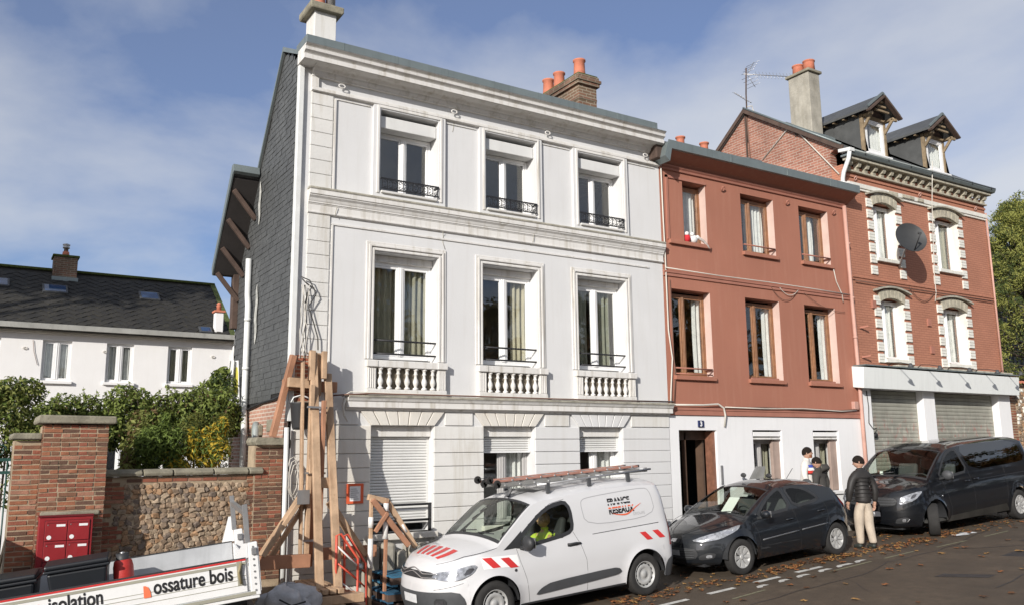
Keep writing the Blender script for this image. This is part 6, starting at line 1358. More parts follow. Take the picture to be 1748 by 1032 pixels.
# notice on the pier
nt_ = thing('site_notice', 'paper notice in an orange frame taped on the ground-floor pier', 'notice', (5.43,-.06,1.84))
MB().box(5.33, 5.53, -.052, -.047, 1.71, 1.97).obj('sheet', m_paper, nt_)
for a in ((5.29,5.34,1.68,2.0),(5.53,5.58,1.68,2.0)): MB().box(a[0], a[1], -.056, -.047, a[2], a[3]).obj('orange_tape', m_orange, nt_)
for a in ((5.341,5.529,1.68,1.72),(5.341,5.529,1.96,2.0)): MB().box(a[0], a[1], -.056, -.047, a[2], a[3]).obj('orange_tape', m_orange, nt_)
for k in range(6): MB().box(5.36, 5.50-.02*(k % 3), -.0535, -.0525, 1.75+k*.032, 1.757+k*.032).obj('text_line', m_greyplastic, nt_)
# trestle of poles wrapped in white foam
tr = thing('timber_trestle', 'small timber trestle with white wrapped joints beside the shuttered window', 'trestle', (5.5,-.9,.1))
def tb(p, q, w, h, m, n='pole', u=(0,0,1)): return MB().bar(p, q, w, h, u).obj(n, m, tr, 0.005, seg=1)
m_wrap = mat('white_wrap', (0.7,0.69,0.66), 0.8, 0.1, 20, 0.4, 60)
tb((5.36,-.90,1.80),(5.36,-.90,.15),.05,.05,m_timber); tb((5.62,-.90,1.74),(5.60,-.90,.15),.05,.05,m_timber_red); tb((5.32,-.86,1.82),(5.66,-.86,1.74),.07,.09,m_timber,'cross_piece'); tb((5.64,-.84,1.76),(6.15,-.84,1.02),.07,.08,m_timber,'leg'); tb((5.36,-.95,1.78),(5.98,-.95,1.06),.06,.08,m_timber_red,'leg'); tb((5.40,-.98,1.30),(5.60,-.98,1.58),.05,.06,m_timber_red,'leg')
for p, q in (((5.36,-.90,1.52),(5.36,-.90,1.36)),((5.61,-.90,1.72),(5.61,-.90,1.60)),((5.61,-.90,1.5),(5.60,-.90,1.18)),((5.90,-.84,1.38),(5.98,-.84,1.26)),((5.36,-.90,1.2),(5.36,-.90,.75))): MB().tube([p, q], .043, 8).obj('wrap', m_wrap, tr)
# folded orange safety barriers
m_bar = mat('orange_barrier_paint', (0.55,0.075,0.04), 0.45, 0.15, 6, speck=0.3, speckcol=(0.4,0.3,0.25))
sb_ = thing('safety_barrier', 'orange tubular safety barrier folded beside the timber props', 'barrier', (4.9,-1.0,.1))
def zr(x0, y, z): return (x0, y, z)
A = [(4.72,-1.15,1.30),(4.72,-1.15,.16),(5.06,-1.15,.16),(5.06,-1.15,.95),(4.78,-1.15,1.32)]
MB().tube(A, .020, 7, closed=True).obj('frame', m_bar, sb_); MB().tube([(4.88,-1.05,1.28),(4.90,-1.05,.15),(5.25,-1.05,.15),(5.22,-1.05,.86),(4.92,-1.05,1.30)], .020, 7, closed=True).obj('frame', m_bar, sb_)
for k in range(4): MB().tube([(4.73+.02*k,-1.15,1.15-.25*k),(5.05,-1.15,.85-.2*k)], .013, 6).obj('rail', m_bar if k % 2 else m_pipe_white, sb_)
for k in range(3): MB().tube([(4.90+.02*k,-1.05,1.05-.25*k),(5.22,-1.05,.72-.2*k)], .013, 6).obj('rail', m_bar, sb_)
MB().lathe([(.0,-.01),(.05,-.01),(.05,.01),(0,.01)], (5.12,-1.08,.82), 14, 'y').obj('reflector', m_alu, sb_)
# stacked blue pallets, stone ledge, tarpaulin sack
for k, (x0, col, lab) in enumerate(((5.62,(0.03,0.13,0.22),'upper blue pallet leaning low beside the van bumper'),(5.55,(0.025,0.09,0.16),'lower blue pallet under the other by the van bumper'))):
    pl = thing('blue_pallet', lab, 'pallet', (x0+.4,-.75,.1), 'blue pallets beside the van'); m_ = mat('blue_pallet_%s' % ('pale' if k == 0 else 'dark'), col, 0.7, 0.3, 6, 0.2, 30); z = .62-.24*k
    for j in range(5): MB().box(x0, x0+.85, -1.15+j*.19, -1.02+j*.19, z, z+.025).obj('deck_board', m_, pl)
    for j in range(3): MB().box(x0, x0+.85, -1.15+j*.36, -1.05+j*.36, z-.10, z-.001).obj('bearer', m_timber_old, pl)
    for j in range(3): MB().box(x0+.38*j, x0+.38*j+.09, -1.15, -.26, z-.13, z-.101).obj('bottom_board', m_, pl)
sp_ = thing('planter_crate', 'wooden rubble crate under the pallets by the house wall', 'crate', (5.9,-.6,.05)); MB().box(5.5, 6.4, -1.1, -.2, .06, .24).obj('crate_body', m_timber_old, sp_, 0.01)
lg = thing('stone_ledge', 'crumbling plinth stones at the wall foot below the shuttered window', 'ledge', (6.3,-.2,.1)); random.seed(14)
for k in range(7):
    x = 5.55+k*.24; bb = MB().box(x, x+.22, -.34-random.uniform(0,.12), -.06, .12, .95+random.uniform(-.08,.12)); bb.obj('stone', m_rendergrey, lg, 0.05, seg=2)
sk = thing('builders_sack', 'grey builders sack slumped between the truck and the timber props', 'sack', (3.9,-1.5,.1))
def sack(u, v):
    a = 2*math.pi*u; r_ = (.40+.05*math.sin(3*a+1)+.03*math.sin(7*a))*(math.sin(math.pi*min(1,(v*.95+.05)))**.45); n_ = mnoise.noise(Vector((math.cos(a)*1.7, math.sin(a)*1.7, v*3)))*.12-abs(mnoise.noise(Vector((math.cos(a)*4, math.sin(a)*4, v*7))))*.10
    return (3.86+(r_+n_)*1.15*math.cos(a), -1.55+(r_+n_)*.8*math.sin(a), .02+.68*v+.06*math.sin(2*a)*v+n_*.5)
MB().grid(sack, 72, 32).obj('sack_cloth', mat('grey_sack_cloth', (0.42,0.42,0.43), 0.75, 0.2, 6, 0.6, 18, streak=0.3), sk)
MB().tube([(3.66,-1.90,.60),(3.8,-1.98,.52),(4.0,-1.95,.55)], .012, 5).obj('strap', m_iron, sk)
tl = thing('hanging_towel', 'white and yellow towel hanging beside the slate gable', 'towel', (4.1,2.6,3.8))
MB().grid(lambda u, v: (3.92+.28*u*(1-.5*v)+.08*v, 2.6+.04*math.sin(u*11), 3.48+.72*v-.35*(u-.4)**2*(1-v)), 14, 10).obj('cloth', m_lace, tl, norm=False)
MB().grid(lambda u, v: (4.10+.05*u, 2.585+.02*math.sin(u*5), 3.58+.5*v), 4, 6).obj('yellow_hem', mat('yellow_cloth', (0.55,0.50,0.08), 0.8, 0.1), tl, norm=False)

# ---------------------------------------------------------------- flatbed truck
TP = Vector((2.885,-3.13,1.312)); TS = math.atan(.12)
tk = thing('flatbed_truck', 'white tipper truck with lettered drop side, rear end toward the props', 'truck', tuple(TP), rot=(0,-TS,R(-10)))
m_tw = mat('truck_white', (0.72,0.72,0.71), 0.45, 0.03, 4, streak=0.15, streakcol=(0.5,0.5,0.48)); m_tgrey = mat('truck_bed_grey', (0.40,0.41,0.42), 0.5, 0.1, 4, streak=0.3)
m_tgreen = mat('green_grey_strip', (0.30,0.29,0.23), 0.6, 0.1)
BL = 3.45
def tb_(name, x0, x1, y0, y1, z0, z1, m, bev=.006, parent=None): return MB().box(x0, x1, y0, y1, z0, z1).obj(name, m, parent or tk, bev, seg=1)
sp = tb_('near_side_panel', -BL, -.03, 0, .03, -.385, 0, m_tw)
tb_('red_edge_strip', -BL, -.03, -.006, -.001, -.030, -.012, m_redtape, 0, sp); tb_('black_top_edge', -BL, -.03, -.004, .034, -.010, .004, m_blackplastic, 0, sp); tb_('moulding', -BL, -.03, -.005, -.001, -.075, -.045, m_tgreen, 0, sp)
for z in (-.20, -.245, -.305): tb_('panel_rib', -BL, -.04, -.003, -.0005, z, z+.006, m_tgreen, 0, sp)
tb_('lower_moulding', -BL, .06, -.012, .0, -.43, -.39, m_tgreen, .003); tb_('chassis_rail', -BL, .10, .0, .10, -.475, -.40, m_tw)
fp = tb_('far_side_panel', -BL, -.03, 1.97, 2.0, -.385, 0, m_tgrey); tb_('black_top_edge', -BL, -.03, 1.966, 2.004, .001, .012, m_blackplastic, 0, fp)
tb_('bed_floor', -BL, .02, .0, 2.0, -.40, -.386, m_tgrey); tb_('tailgate', -.025, .005, .032, 1.968, -.385, -.02, m_tw); tb_('headboard', -BL-.04, -BL, 0, 2.0, -.40, .50, m_tw)
for y0, y1 in ((-.01,.10),(1.90,2.01)):
    p_ = tb_('corner_post', .005, .115, y0, y1, -.44, .16, m_tw, .008); tb_('post_plate', .116, .124, y0+.01, y1-.01, -.40, .10, m_tw, .003, p_)
    tb_('latch', .04, .10, y0-.03, y0-.001, .02, .10, m_alu, .006, p_)
for y0 in (.02, 1.20): tb_('ladder_frame_post', -.02, .04, y0 if y0 < 1 else 1.92, (y0 if y0 < 1 else 1.92)+.05, .16, .60 if y0 < 1 else .62, m_alu, .004)
MB().bar((.01,.045,.50),(.01,1.94,.52),.05,.06).obj('ladder_frame_rail', m_alu, tk)
MB().prism([(-.16,-.005),(.0,-.005),(.0,.16),(-.05,.16)], .0, .012, 'y').obj('gusset', m_tw, tk); MB().prism([(-.16,.005),(.0,.005),(.0,.34),(-.05,.34)], 1.985, 1.999, 'y').obj('gusset', m_tw, tk)
MB().tube([(-.085,-.03,-.05),(-.12,-.045,-.15),(-.10,-.04,-.28)], .016, 7).obj('side_latch', mat('brass_latch', (0.28,0.23,0.12), 0.5, 0.2), tk); tb_('latch_plate', -.135,-.075,-.008,-.0005,-.30,-.03, m_tgreen, .003)
for k in range(8): MB().lathe([(.012,-.006),(.012,-.0),(0,-.007)], (.06,-.012,-.38+k*.07), 8, 'y').obj('rivet', m_alu, tk)
def ttext(body, size, x, z, b=.003): return put_text('lettering', body, size, m_ink, tk, (0,0,0), bold=b, fn=lambda a, c: (x+a*.70, -.0075, z+c))
ttext('ossature bois', .225, -1.03, -.225, .004); ttext('isolation', .225, -2.07, -.225, .004)
def leaf(x, z): MB().prism([(x,z),(x+.075,z),(x+.07,z+.06),(x+.05,z+.11),(x+.02,z+.13),(x,z+.13)], -.0085, -.0065, 'y').obj('orange_leaf_mark', mat('orange_mark', (0.72,0.16,0.07), 0.5), tk)
leaf(-1.13,-.25); leaf(-2.17,-.25)
for x in (-1.0,): 
    for y in (.25, 1.75): wheel(tk, x, y, -.90, .33, .22, 'steel', -1 if y < 1 else 1)
tb_('chassis_beam', -BL-1.6, 0, .6, .72, -.62, -.48, m_blackplastic); tb_('chassis_beam', -BL-1.6, 0, 1.28, 1.40, -.62, -.48, m_blackplastic); tb_('rear_bumper', -.02, .06, .1, 1.9, -.72, -.60, m_blackplastic)
cab = MB().prism([(-BL-.10,-.75),(-BL-.10,1.0),(-BL-.35,1.08),(-BL-.95,1.05),(-BL-1.5,.35),(-BL-2.1,.15),(-BL-2.25,-.15),(-BL-2.28,-.75)], .02, 1.98, 'y').obj('cab', m_tw, tk, 0.06, seg=3)
MB().prism([(-BL-.40,.30),(-BL-.40,.90),(-BL-.90,.90),(-BL-1.35,.32)], .012, .019, 'y').obj('cab_window', m_darkglass, cab)
for y in (.25, 1.75): wheel(tk, -BL-1.45, y, -.90, .33, .22, 'steel', -1 if y < 1 else 1)
tk_in = Matrix.Translation(TP) @ Matrix.Rotation(R(-10), 4, 'Z') @ Matrix.Rotation(-TS, 4, 'Y')
def bin_(label, x0, x1, y0, y1, zt, m):
    t = thing('wheelie_bin', label, 'bin', tuple(tk_in @ Vector(((x0+x1)/2, (y0+y1)/2, -.386))), 'black bins on the truck bed', rot=(0,-TS,R(-10)))
    wx, wy = (x1-x0)/2, (y1-y0)/2
    b = MB(); z0 = 0.0; h = zt+.386
    b.add([(-wx*.85,-wy*.85,z0),(wx*.85,-wy*.85,z0),(wx*.85,wy*.85,z0),(-wx*.85,wy*.85,z0),(-wx,-wy,h-.07),(wx,-wy,h-.07),(wx,wy,h-.07),(-wx,wy,h-.07)], [(0,3,2,1),(4,5,6,7),(0,1,5,4),(1,2,6,5),(2,3,7,6),(3,0,4,7)]); b.obj('bin_body', m, t, 0.03)
    MB().box(-wx-.03, wx+.03, -wy-.03, wy+.03, h-.068, h-.035).obj('bin_rim', m, t, 0.012)
    MB().prism([(-wy-.02,h-.033),(wy+.03,h-.033),(wy+.03,h+.02),(0,h+.05),(-wy-.02,h+.02)], -wx-.02, wx+.02, 'x').obj('bin_lid', m, t, 0.02)
    MB().tube([(-wx*.7,wy+.05,h-.02),(wx*.7,wy+.05,h-.02)], .018, 8).obj('handle', m, t)
    return t
m_bin = mat('black_bin_plastic', (0.008,0.010,0.013), 0.45, 0.15, 6)
bin_('black bin nearest the red cylinder on the truck bed', -2.16, -1.52, .80, 1.45, .16, m_bin); bin_('black bin at the left edge of the photo on the truck', -2.98, -2.28, .80, 1.45, .10, m_bin)
gc = thing('red_gas_cylinder', 'red gas cylinder standing next to the black bin on the truck bed', 'gas cylinder', tuple(tk_in @ Vector((-1.36,1.05,-.386))), rot=(0,-TS,R(-10)))
MB().lathe([(.10,0),(.115,.02),(.115,.40),(.10,.47),(.05,.50)], (0,0,0), 20).obj('bottle', mat('red_bottle', (0.36,0.025,0.02), 0.5, 0.15, 6), gc); MB().lathe([(.075,.48),(.075,.56),(.065,.56),(.065,.48)], (0,0,0), 16, cap=False).obj('collar', m_blackplastic, gc); MB().lathe([(.02,.5),(.02,.55),(.03,.57),(0,.58)], (0,0,0), 10).obj('valve', m_alu, gc)
# ---------------------------------------------------------------- vegetation
def leafmat(name, col, var=.3, trans=.35):
    m = mat(name, col, 0.65, var, 9, spec=0.3); t = m.node_tree; N = t.nodes; Lk = t.links; b = N['Principled BSDF']; o = N['Material Output']
    tr = N.new('ShaderNodeBsdfTranslucent'); mx = N.new('ShaderNodeMixShader'); mx.inputs[0].default_value = trans
    if b.inputs['Base Color'].links: Lk.new(b.inputs['Base Color'].links[0].from_socket, tr.inputs[0])
    Lk.new(b.outputs[0], mx.inputs[1]); Lk.new(tr.outputs[0], mx.inputs[2]); Lk.new(mx.outputs[0], o.inputs[0]); return m
m_ivy = leafmat('ivy_leaf', (0.21,0.26,0.065)); m_ivyd = leafmat('ivy_leaf_dark', (0.045,0.07,0.022)); m_ivyb = leafmat('brown_vine_leaf', (0.14,0.09,0.04))
m_rose = leafmat('rose_leaf', (0.24,0.26,0.075)); m_laurel = leafmat('laurel_leaf', (0.16,0.22,0.05)); m_yel = leafmat('yellow_shoot', (0.55,0.40,0.05)); m_box = leafmat('clipped_leaf', (0.16,0.17,0.04))
m_con = leafmat('conifer_leaf', (0.32,0.33,0.09), .35); m_cond = leafmat('conifer_leaf_dark', (0.08,0.11,0.035)); m_aut = leafmat('autumn_leaf', (0.22,0.115,0.03)); m_aut2 = leafmat('olive_autumn_leaf', (0.09,0.085,0.025))
m_bark = mat('bark', (0.075,0.058,0.042), 0.9, 0.3, 8, 0.5, 20)
def leaves(b, c, rad, n, size, rnd, shell=.55, asp=.55, droop=0.0):
    for _ in range(n):
        d = Vector((rnd.gauss(0,1), rnd.gauss(0,1), rnd.gauss(0,1))).normalized(); k = shell+(1-shell)*rnd.random()**.5
        if rnd.random() < .2: k *= rnd.random()
        p = Vector((c[0]+d.x*rad[0]*k, c[1]+d.y*rad[1]*k, c[2]+d.z*rad[2]*k)); s = size*rnd.uniform(.6,1.35)
        n_ = (d*.6+Vector((rnd.uniform(-1,1), rnd.uniform(-1,1), rnd.uniform(-.4,1)))).normalized(); a = n_.cross(Vector((rnd.uniform(-1,1), rnd.uniform(-1,1), rnd.uniform(-1,1)))).normalized(); t = n_.cross(a)
        a *= s; t *= s*asp; q = n_*s*.18; t.z -= droop*s
        b.add([p-a, p-t*.8+q, p+a*1.1, p+t*.8+q], [(0,1,2),(0,2,3)])
def bush(name, label, cat, loc, clumps, mats, size, n, stems=3, group=None, seed=1, asp=.55, stemr=.02):
    rnd = random.Random(seed); t = thing(name, label, cat, loc, group); bs = [MB() for _ in mats]
    for (c, r_) in clumps:
        for i, b in enumerate(bs): leaves(b, c, r_, int(n[i] if isinstance(n, (list,tuple)) else n), size, rnd, asp=asp)
    for i, (b, m) in enumerate(zip(bs, mats)): b.obj('foliage', m, t, norm=False)
    for k in range(stems):
        c, r_ = clumps[k % len(clumps)]; MB().tube([(loc[0]+rnd.uniform(-.1,.1), loc[1]+rnd.uniform(-.05,.05), loc[2]), ((loc[0]+c[0])/2+rnd.uniform(-.1,.1), (loc[1]+c[1])/2, (loc[2]+c[2])/2), c], [stemr*1.4, stemr, stemr*.4], 6).obj('stem', m_bark, t)
    return t
rnd = random.Random(77)
cl = []
for k in range(24):
    x = .9+k*.135+rnd.uniform(-.05,.05); cl.append(((x, 2.3+rnd.uniform(-.15,.15), 3.02+rnd.uniform(-.12,.24)+.14*(x > 2.2)), (.30,.28,.30)))
for k in range(12): cl.append(((1.2+k*.23, 2.25, 2.75+rnd.uniform(-.1,.1)), (.24,.2,.30)))
bush('ivy_hedge', 'long dark ivy hedge behind the flint wall under the white house windows', 'hedge', (2.4,2.3,.1), cl, [m_ivy, m_ivyd, m_ivyb], .042, (430,110,40), 6, seed=2)
sh_ = bpy.data.objects['ivy_hedge']; rs = random.Random(4); sb2 = MB(); lb2 = MB()
for k in range(70):
    x = rs.uniform(.9,4.0); z = 3.18+rs.uniform(-.1,.16)+.14*(x > 2.2); y = 2.3+rs.uniform(-.25,.1); L_ = rs.uniform(.12,.36); dx = rs.uniform(-.14,.14)
    sb2.tube([(x,y,z-.1),(x+dx*.4,y,z+L_*.6),(x+dx,y-.03,z+L_)], [.006,.004,.002], 4, cap=False)
    for j in range(9): f = j/9; leaves(lb2, (x+dx*f, y, z+L_*f), (.03,.03,.02), 2, .032, rs, asp=.6)
sb2.obj('stem', m_bark, sh_, norm=False); lb2.obj('foliage', m_ivy, sh_, norm=False)
bush('ivy_on_gable', 'ivy climbing at the foot of the slate gable behind the towel', 'ivy', (3.75,2.7,.1), [((3.70,2.75,3.45),(.34,.3,.38)),((3.92,2.75,3.75),(.24,.3,.34)),((3.6,2.7,3.05),(.35,.3,.3)),((3.9,2.7,3.2),(.25,.3,.3))], [m_ivy, m_ivyd], .055, (420,330), 4, seed=3)
bush('rose_bush', 'loose leafy rose bush rising over the gate pillar at far left', 'shrub', (.4,1.3,.1), [((.55+rnd.uniform(-.6,.55), 1.4+rnd.uniform(-.3,.3), 3.0+rnd.uniform(-.55,.45)), (.28,.28,.26)) for _ in range(15)]+[((.75,1.4,3.45),(.22,.2,.22)),((.45,1.4,3.4),(.25,.2,.25)),((.15,1.4,3.35),(.25,.2,.22)),((.05,1.3,2.5),(.4,.3,.5)),((-.3,1.3,3.0),(.4,.3,.5)),((.3,1.4,2.1),(.5,.3,.5))], [m_rose, m_ivyd, m_laurel], .038, (340,70,110), 6, seed=4)
bush('vine_bush', 'reddish vine-like bush against the hedge just right of the pillar', 'shrub', (2.2,1.1,.1), [((2.18,1.1,2.55),(.16,.2,.38)),((2.3,1.15,2.9),(.2,.2,.30)),((2.15,1.05,2.3),(.14,.2,.2)),((2.38,1.2,2.4),(.2,.2,.3))], [m_rose, m_ivyb], .045, (200,60), 4, seed=5)
bush('laurel_bush', 'green upright laurel bush over the middle of the flint wall', 'shrub', (2.55,.85,.1), [((2.5+rnd.uniform(-.25,.3), .85+rnd.uniform(-.12,.12), 2.45+rnd.uniform(-.25,.35)), (.16,.16,.22)) for _ in range(10)]+[((2.62,.85,2.95),(.08,.08,.2)),((2.45,.85,2.75),(.12,.1,.2))], [m_laurel, m_ivyd], .045, (200,40), 5, seed=6, asp=.4)
yb_ = [((3.2+rnd.uniform(-.45,.42), .85+rnd.uniform(-.15,.15), 2.42+rnd.uniform(-.2,.22)), (.18,.16,.2)) for _ in range(12)]+[((3.05,.85,2.75),(.12,.1,.18)),((3.4,.85,2.8),(.14,.1,.2)),((3.5,.85,2.95),(.08,.08,.14)),((3.25,.85,2.72),(.12,.1,.2))]
yt = bush('golden_shrub', 'golden yellow flowering shrub over the right end of the flint wall', 'shrub', (3.25,.85,.1), yb_, [m_laurel, m_yel, m_ivyd], .042, (100,115,20), 6, seed=7, asp=.4)
for k, x in enumerate((3.22, 3.66)):
    bush('clipped_conifer', ('left' if k == 0 else 'right')+' of two clipped round conifers behind the golden shrub', 'conifer', (x,1.7,.1), [((x,1.7,2.85),(.24,.22,.32)),((x,1.7,2.5),(.25,.22,.35)),((x+.05,1.7,3.0),(.18,.18,.2))], [m_box, m_ivyd], .03, (650,250), 2, 'clipped conifers in the garden', seed=8+k, asp=.3)
bush('roof_shade_tree', 'tall unseen tree added beyond the left edge to shade the slate roof', 'tree', (-14.2,9.5,.0), [((-10.5+rnd.uniform(-2.6,2.0), 9.3+rnd.uniform(-1.8,2.6), 15.6+rnd.uniform(-2.0,3.0)), (1.5,1.5,1.2)) for _ in range(26)], [m_aut2, m_ivyd], .24, (90,70), 8, seed=99, stemr=.14)  # unseen tree, added and shaped so its shadow darkens the slate roof
# conifer and shrubs at the right edge
def conifer(name, label, loc, h, r0, seed, n):
    rnd = random.Random(seed); t = thing(name, label, 'tree', loc); b1, b2 = MB(), MB()
    MB().tube([(loc[0],loc[1],loc[2]),(loc[0]+.1,loc[1],loc[2]+h*.5),(loc[0],loc[1],loc[2]+h*.98)], [.28,.16,.02], 10).obj('trunk', m_bark, t)
    lm = MB()
    for k in range(n):
        f = rnd.random()**.8; z = loc[2]+.4+f*(h-.6); rr = r0*(1-f)**.75*(.75+.35*rnd.random())+.15; a = rnd.uniform(0, 2*math.pi)
        tip = Vector((loc[0]+rr*math.cos(a), loc[1]+rr*math.sin(a), z+rr*.30+rnd.uniform(-.2,.3))); base = Vector((loc[0], loc[1], z-.1))
        lm.tube([base, base+(tip-base)*.6+Vector((0,0,-.12)), tip], [.03,.02,.006], 4, cap=False)
        for j in range(7):
            q = base+(tip-base)*(.35+.65*(j+1)/7); s_ = .34*(1.15-.5*j/7)
            leaves(b1 if rnd.random() < .62 else b2, tuple(q+Vector((rnd.uniform(-.15,.15), rnd.uniform(-.15,.15), rnd.uniform(-.1,.15)))), (s_,s_,s_*.75), 24, .066, rnd, shell=.2, asp=.38)
    lm.obj('limbs', m_bark, t, norm=False); b1.obj('crown', m_con, t, norm=False); b2.obj('crown_dark', m_cond, t, norm=False); return t
conifer('conifer_tree', 'tall feathery green conifer beyond the brick house at the right edge', (36.0,4.4,1.0), 11.6, 3.7, 41, 360)
bush('holly_bush', 'rounded green bush below the conifer behind the right garden wall', 'shrub', (30.6,2.8,1.0), [((30.5+rnd.uniform(-.6,.9), 2.8+rnd.uniform(-.4,.4), 3.6+rnd.uniform(-1.3,1.2)), (.6,.5,.55)) for _ in range(12)], [m_laurel, m_cond], .11, (130,60), 4, seed=12)
gb = thing('clad_building', 'dark grey metal-clad building corner behind the conifer', 'building', (43.5,9.0,1.5))
MB().box(40.9, 47, 9.0, 13, 1.2, 12.2).obj('wall', mat('dark_cladding', (0.055,0.06,0.062), 0.6, 0.1, 2), gb)
for k in range(16): MB().box(40.95+k*.38, 41.03+k*.38, 8.95, 8.998, 1.3, 12.1).obj('cladding_rib', mat('dark_cladding', (0,0,0)), gb)
MB().box(40.8, 47.1, 8.9, 13.1, 12.2, 12.35).obj('roof_edge', m_iron, gb)
# right garden wall with tiled coping
rw = thing('right_garden_wall', 'high flint and brick wall with red tile coping right of the shop', 'wall', (28.5,0,1.1))
MB().box(25.70, 33, .02, .35, .8, 4.25).obj('wall_core', m_mortar, rw); brickwork(rw, 25.70, 26.05, 1.6, 4.2, .018, 's', seed=40, h=.075, odds=(2,4,4,2,1))
rn = random.Random(50)
for j in range(24):
    for k in range(11):
        o = bpy.data.objects.new('flint', rn.choice(fl)); COL.objects.link(o); o.parent = rw; o.location = Vector((26.13+k*.115+rn.uniform(-.02,.02), .02, 1.75+j*.103+rn.uniform(-.02,.02)))-ORG[rw.name]; o.scale = (.066,.045,.058); o.rotation_euler = (0, rn.uniform(-.5,.5), 0); o.material_slots[0].link = 'OBJECT'; o.material_slots[0].material = rn.choice(m_flint+[m_quoin])
tm = MB().prism([(0,0),(.11,.03),(.22,0),(.22,-.02),(.11,.01),(0,-.02)], 0, .38, 'y').mesh('coping_tile'); tm.materials.append(m_terra)
for k in range(26):
    o = link('coping_tile', tm, None, rw); o.location = Vector((25.75+k*.225, -.12, 4.33))-ORG[rw.name]; o.rotation_euler.x = .25
MB().box(25.7, 33, -.05, .40, 4.25, 4.31).obj('coping_bed', m_timber_old, rw)
# street trees on the far side (behind the viewpoint): they are what the window glass and the car flanks mirror
def street_tree(loc, seed):
    rnd = random.Random(seed); t = thing('plane_tree', 'autumn plane tree mirrored in the glass, number three of the row from the left', 'tree', (0,0,0), 'plane trees across the street'); b1, b2, lm = MB(), MB(), MB()
    lm.tube([(0,0,0),(.05,0,2),(.0,.05,4.2)], [.32,.25,.2], 9)
    for k in range(26):
        a = rnd.uniform(0, 6.28); rr = rnd.uniform(.8,3.2); z = rnd.uniform(4.2,9.8); c = (rr*math.cos(a)*(1-.06*max(0,z-6)), rr*math.sin(a)*(1-.06*max(0,z-6)), z)
        lm.tube([(0,0,3.2+rnd.random()), (c[0]*.5,c[1]*.5,(3.6+z)/2), c], [.11,.06,.02], 5, cap=False)
        leaves(b1 if rnd.random() < .5 else b2, c, (1.15,1.15,.95), 120, .20, rnd, shell=.3, asp=.7)
    lm.obj('trunk', m_bark, t, norm=False); b1.obj('crown', m_aut, t, norm=False); b2.obj('crown_green', m_aut2, t, norm=False); t.location = loc; return t
pt = street_tree((2,-27,-.4), 60)
for k, (x, y) in enumerate(((-13,-27.5),(-5.5,-26.5),(9.5,-27),(17,-26.2),(25,-27.2),(33,-26.5),(41,-27),(50,-26.5),(58,-27),(66,-26),(75,-27.5),(85,-26.5),(96,-27))):
    o = copy_tree(pt); o['label'] = 'autumn plane tree mirrored in the glass, number %s of the row from the left' % ('one','two','four','five','six','seven','eight','nine','ten','eleven','twelve','thirteen','fourteen')[k]; o.location = (x, y, ground_z(x)-.1); o.rotation_euler.z = k*1.3; o.scale = (1+.08*(k % 3), 1+.08*(k % 3), .92+.07*(k % 4))
fw_ = thing('reflected_wall', 'long low unseen brick wall added under the plane trees for reflections', 'wall', (15,-24,0))  # unseen wall added for the glass and car paint to mirror
MB().prism([(-40,-2),(110,4.6),(110,6.6),(-40,.2)], -24.3, -24.0, 'y').obj('wall_face', m_chimbrick, fw_); MB().prism([(-40,.205),(110,6.605),(110,6.72),(-40,.32)], -24.35, -23.95, 'y').obj('coping', m_concrete, fw_)
bush('reflected_shrubs', 'dark unseen evergreen shrubs added along the wall across the street for reflections', 'hedge', (12,-25,0), [((-25+k*2.3, -25+rnd.uniform(-.4,.4), ground_z(-25+k*2.3)*.9+2.3+rnd.uniform(-.3,.6)), (1.5,.9,1.4)) for k in range(54)], [m_ivyd, m_aut2], .22, (70,40), 4, seed=88)  # unseen planting, added to give the car flanks something dark to reflect

# ---------------------------------------------------------------- fallen leaves
rl = random.Random(90); lv = [MB(), MB(), MB()]
def fallen(x, y, s):
    z = ground_z(x)+.008+(.125 if y > KY else 0)+rl.random()*.012; a = rl.uniform(0, 6.28); b = rl.choice(lv); pts = []
    for k in range(10):
        r_ = s*(1.0 if k % 2 == 0 else .55)*rl.uniform(.8,1.1); t = a+2*math.pi*k/10; pts.append((x+r_*math.cos(t), y+r_*math.sin(t), z+rl.uniform(-.004,.02)))
    c = (x, y, z+.008); b.add([c]+pts, [(0, 1+k, 1+(k+1) % 10) for k in range(10)])
def drift(x0, x1, y, sy, n, s=.05):
    for _ in range(int(n*.62)): fallen(rl.uniform(x0, x1), rl.gauss(y, sy), rl.uniform(.6,1.3)*s)
drift(8.6,10.9,-2.75,.16,190); drift(10.9,12.0,-3.0,.10,60); drift(11.9,14.2,-2.85,.12,260); drift(14.0,16.6,-2.9,.18,200); drift(16.2,18.2,-2.75,.15,120); drift(18,23,-2.8,.25,160); drift(5.0,9.0,-2.9,.25,150); drift(7.0,21,-1.9,.5,380); drift(5,25,-.5,.3,260); drift(3.6,6.0,-1.6,.5,140)
for _ in range(130): fallen(rl.uniform(6,26), rl.uniform(-9.5,-3.2), rl.uniform(.05,.09))
gl_ = None
for i, (b, m) in enumerate(zip(lv, (leafmat('fallen_leaf_orange', (0.24,0.095,0.035), .35, .1), leafmat('fallen_leaf_brown', (0.14,0.066,0.03), .35, .1), leafmat('fallen_leaf_yellow', (0.30,0.17,0.06), .35, .1)))):
    tag(b.obj('fallen_leaves', m, norm=False), ('orange','brown','yellow')[i]+' dead leaves scattered along the gutter and road', 'leaves', kind='stuff')
b = MB()
for x, y in ((17.6,-2.95),(17.9,-2.93)): b.poly([(x-.2,y-.07,ground_z(x)+.01),(x+.25,y-.09,ground_z(x)+.015),(x+.3,y+.08,ground_z(x)+.02),(x-.15,y+.09,ground_z(x)+.01)])
lt = thing('crumpled_paper', 'flattened piece of white litter beside the minivan front wheel', 'litter', (17.7,-2.94,ground_z(17.7))); b.obj('sheet', m_paper, lt, norm=False)
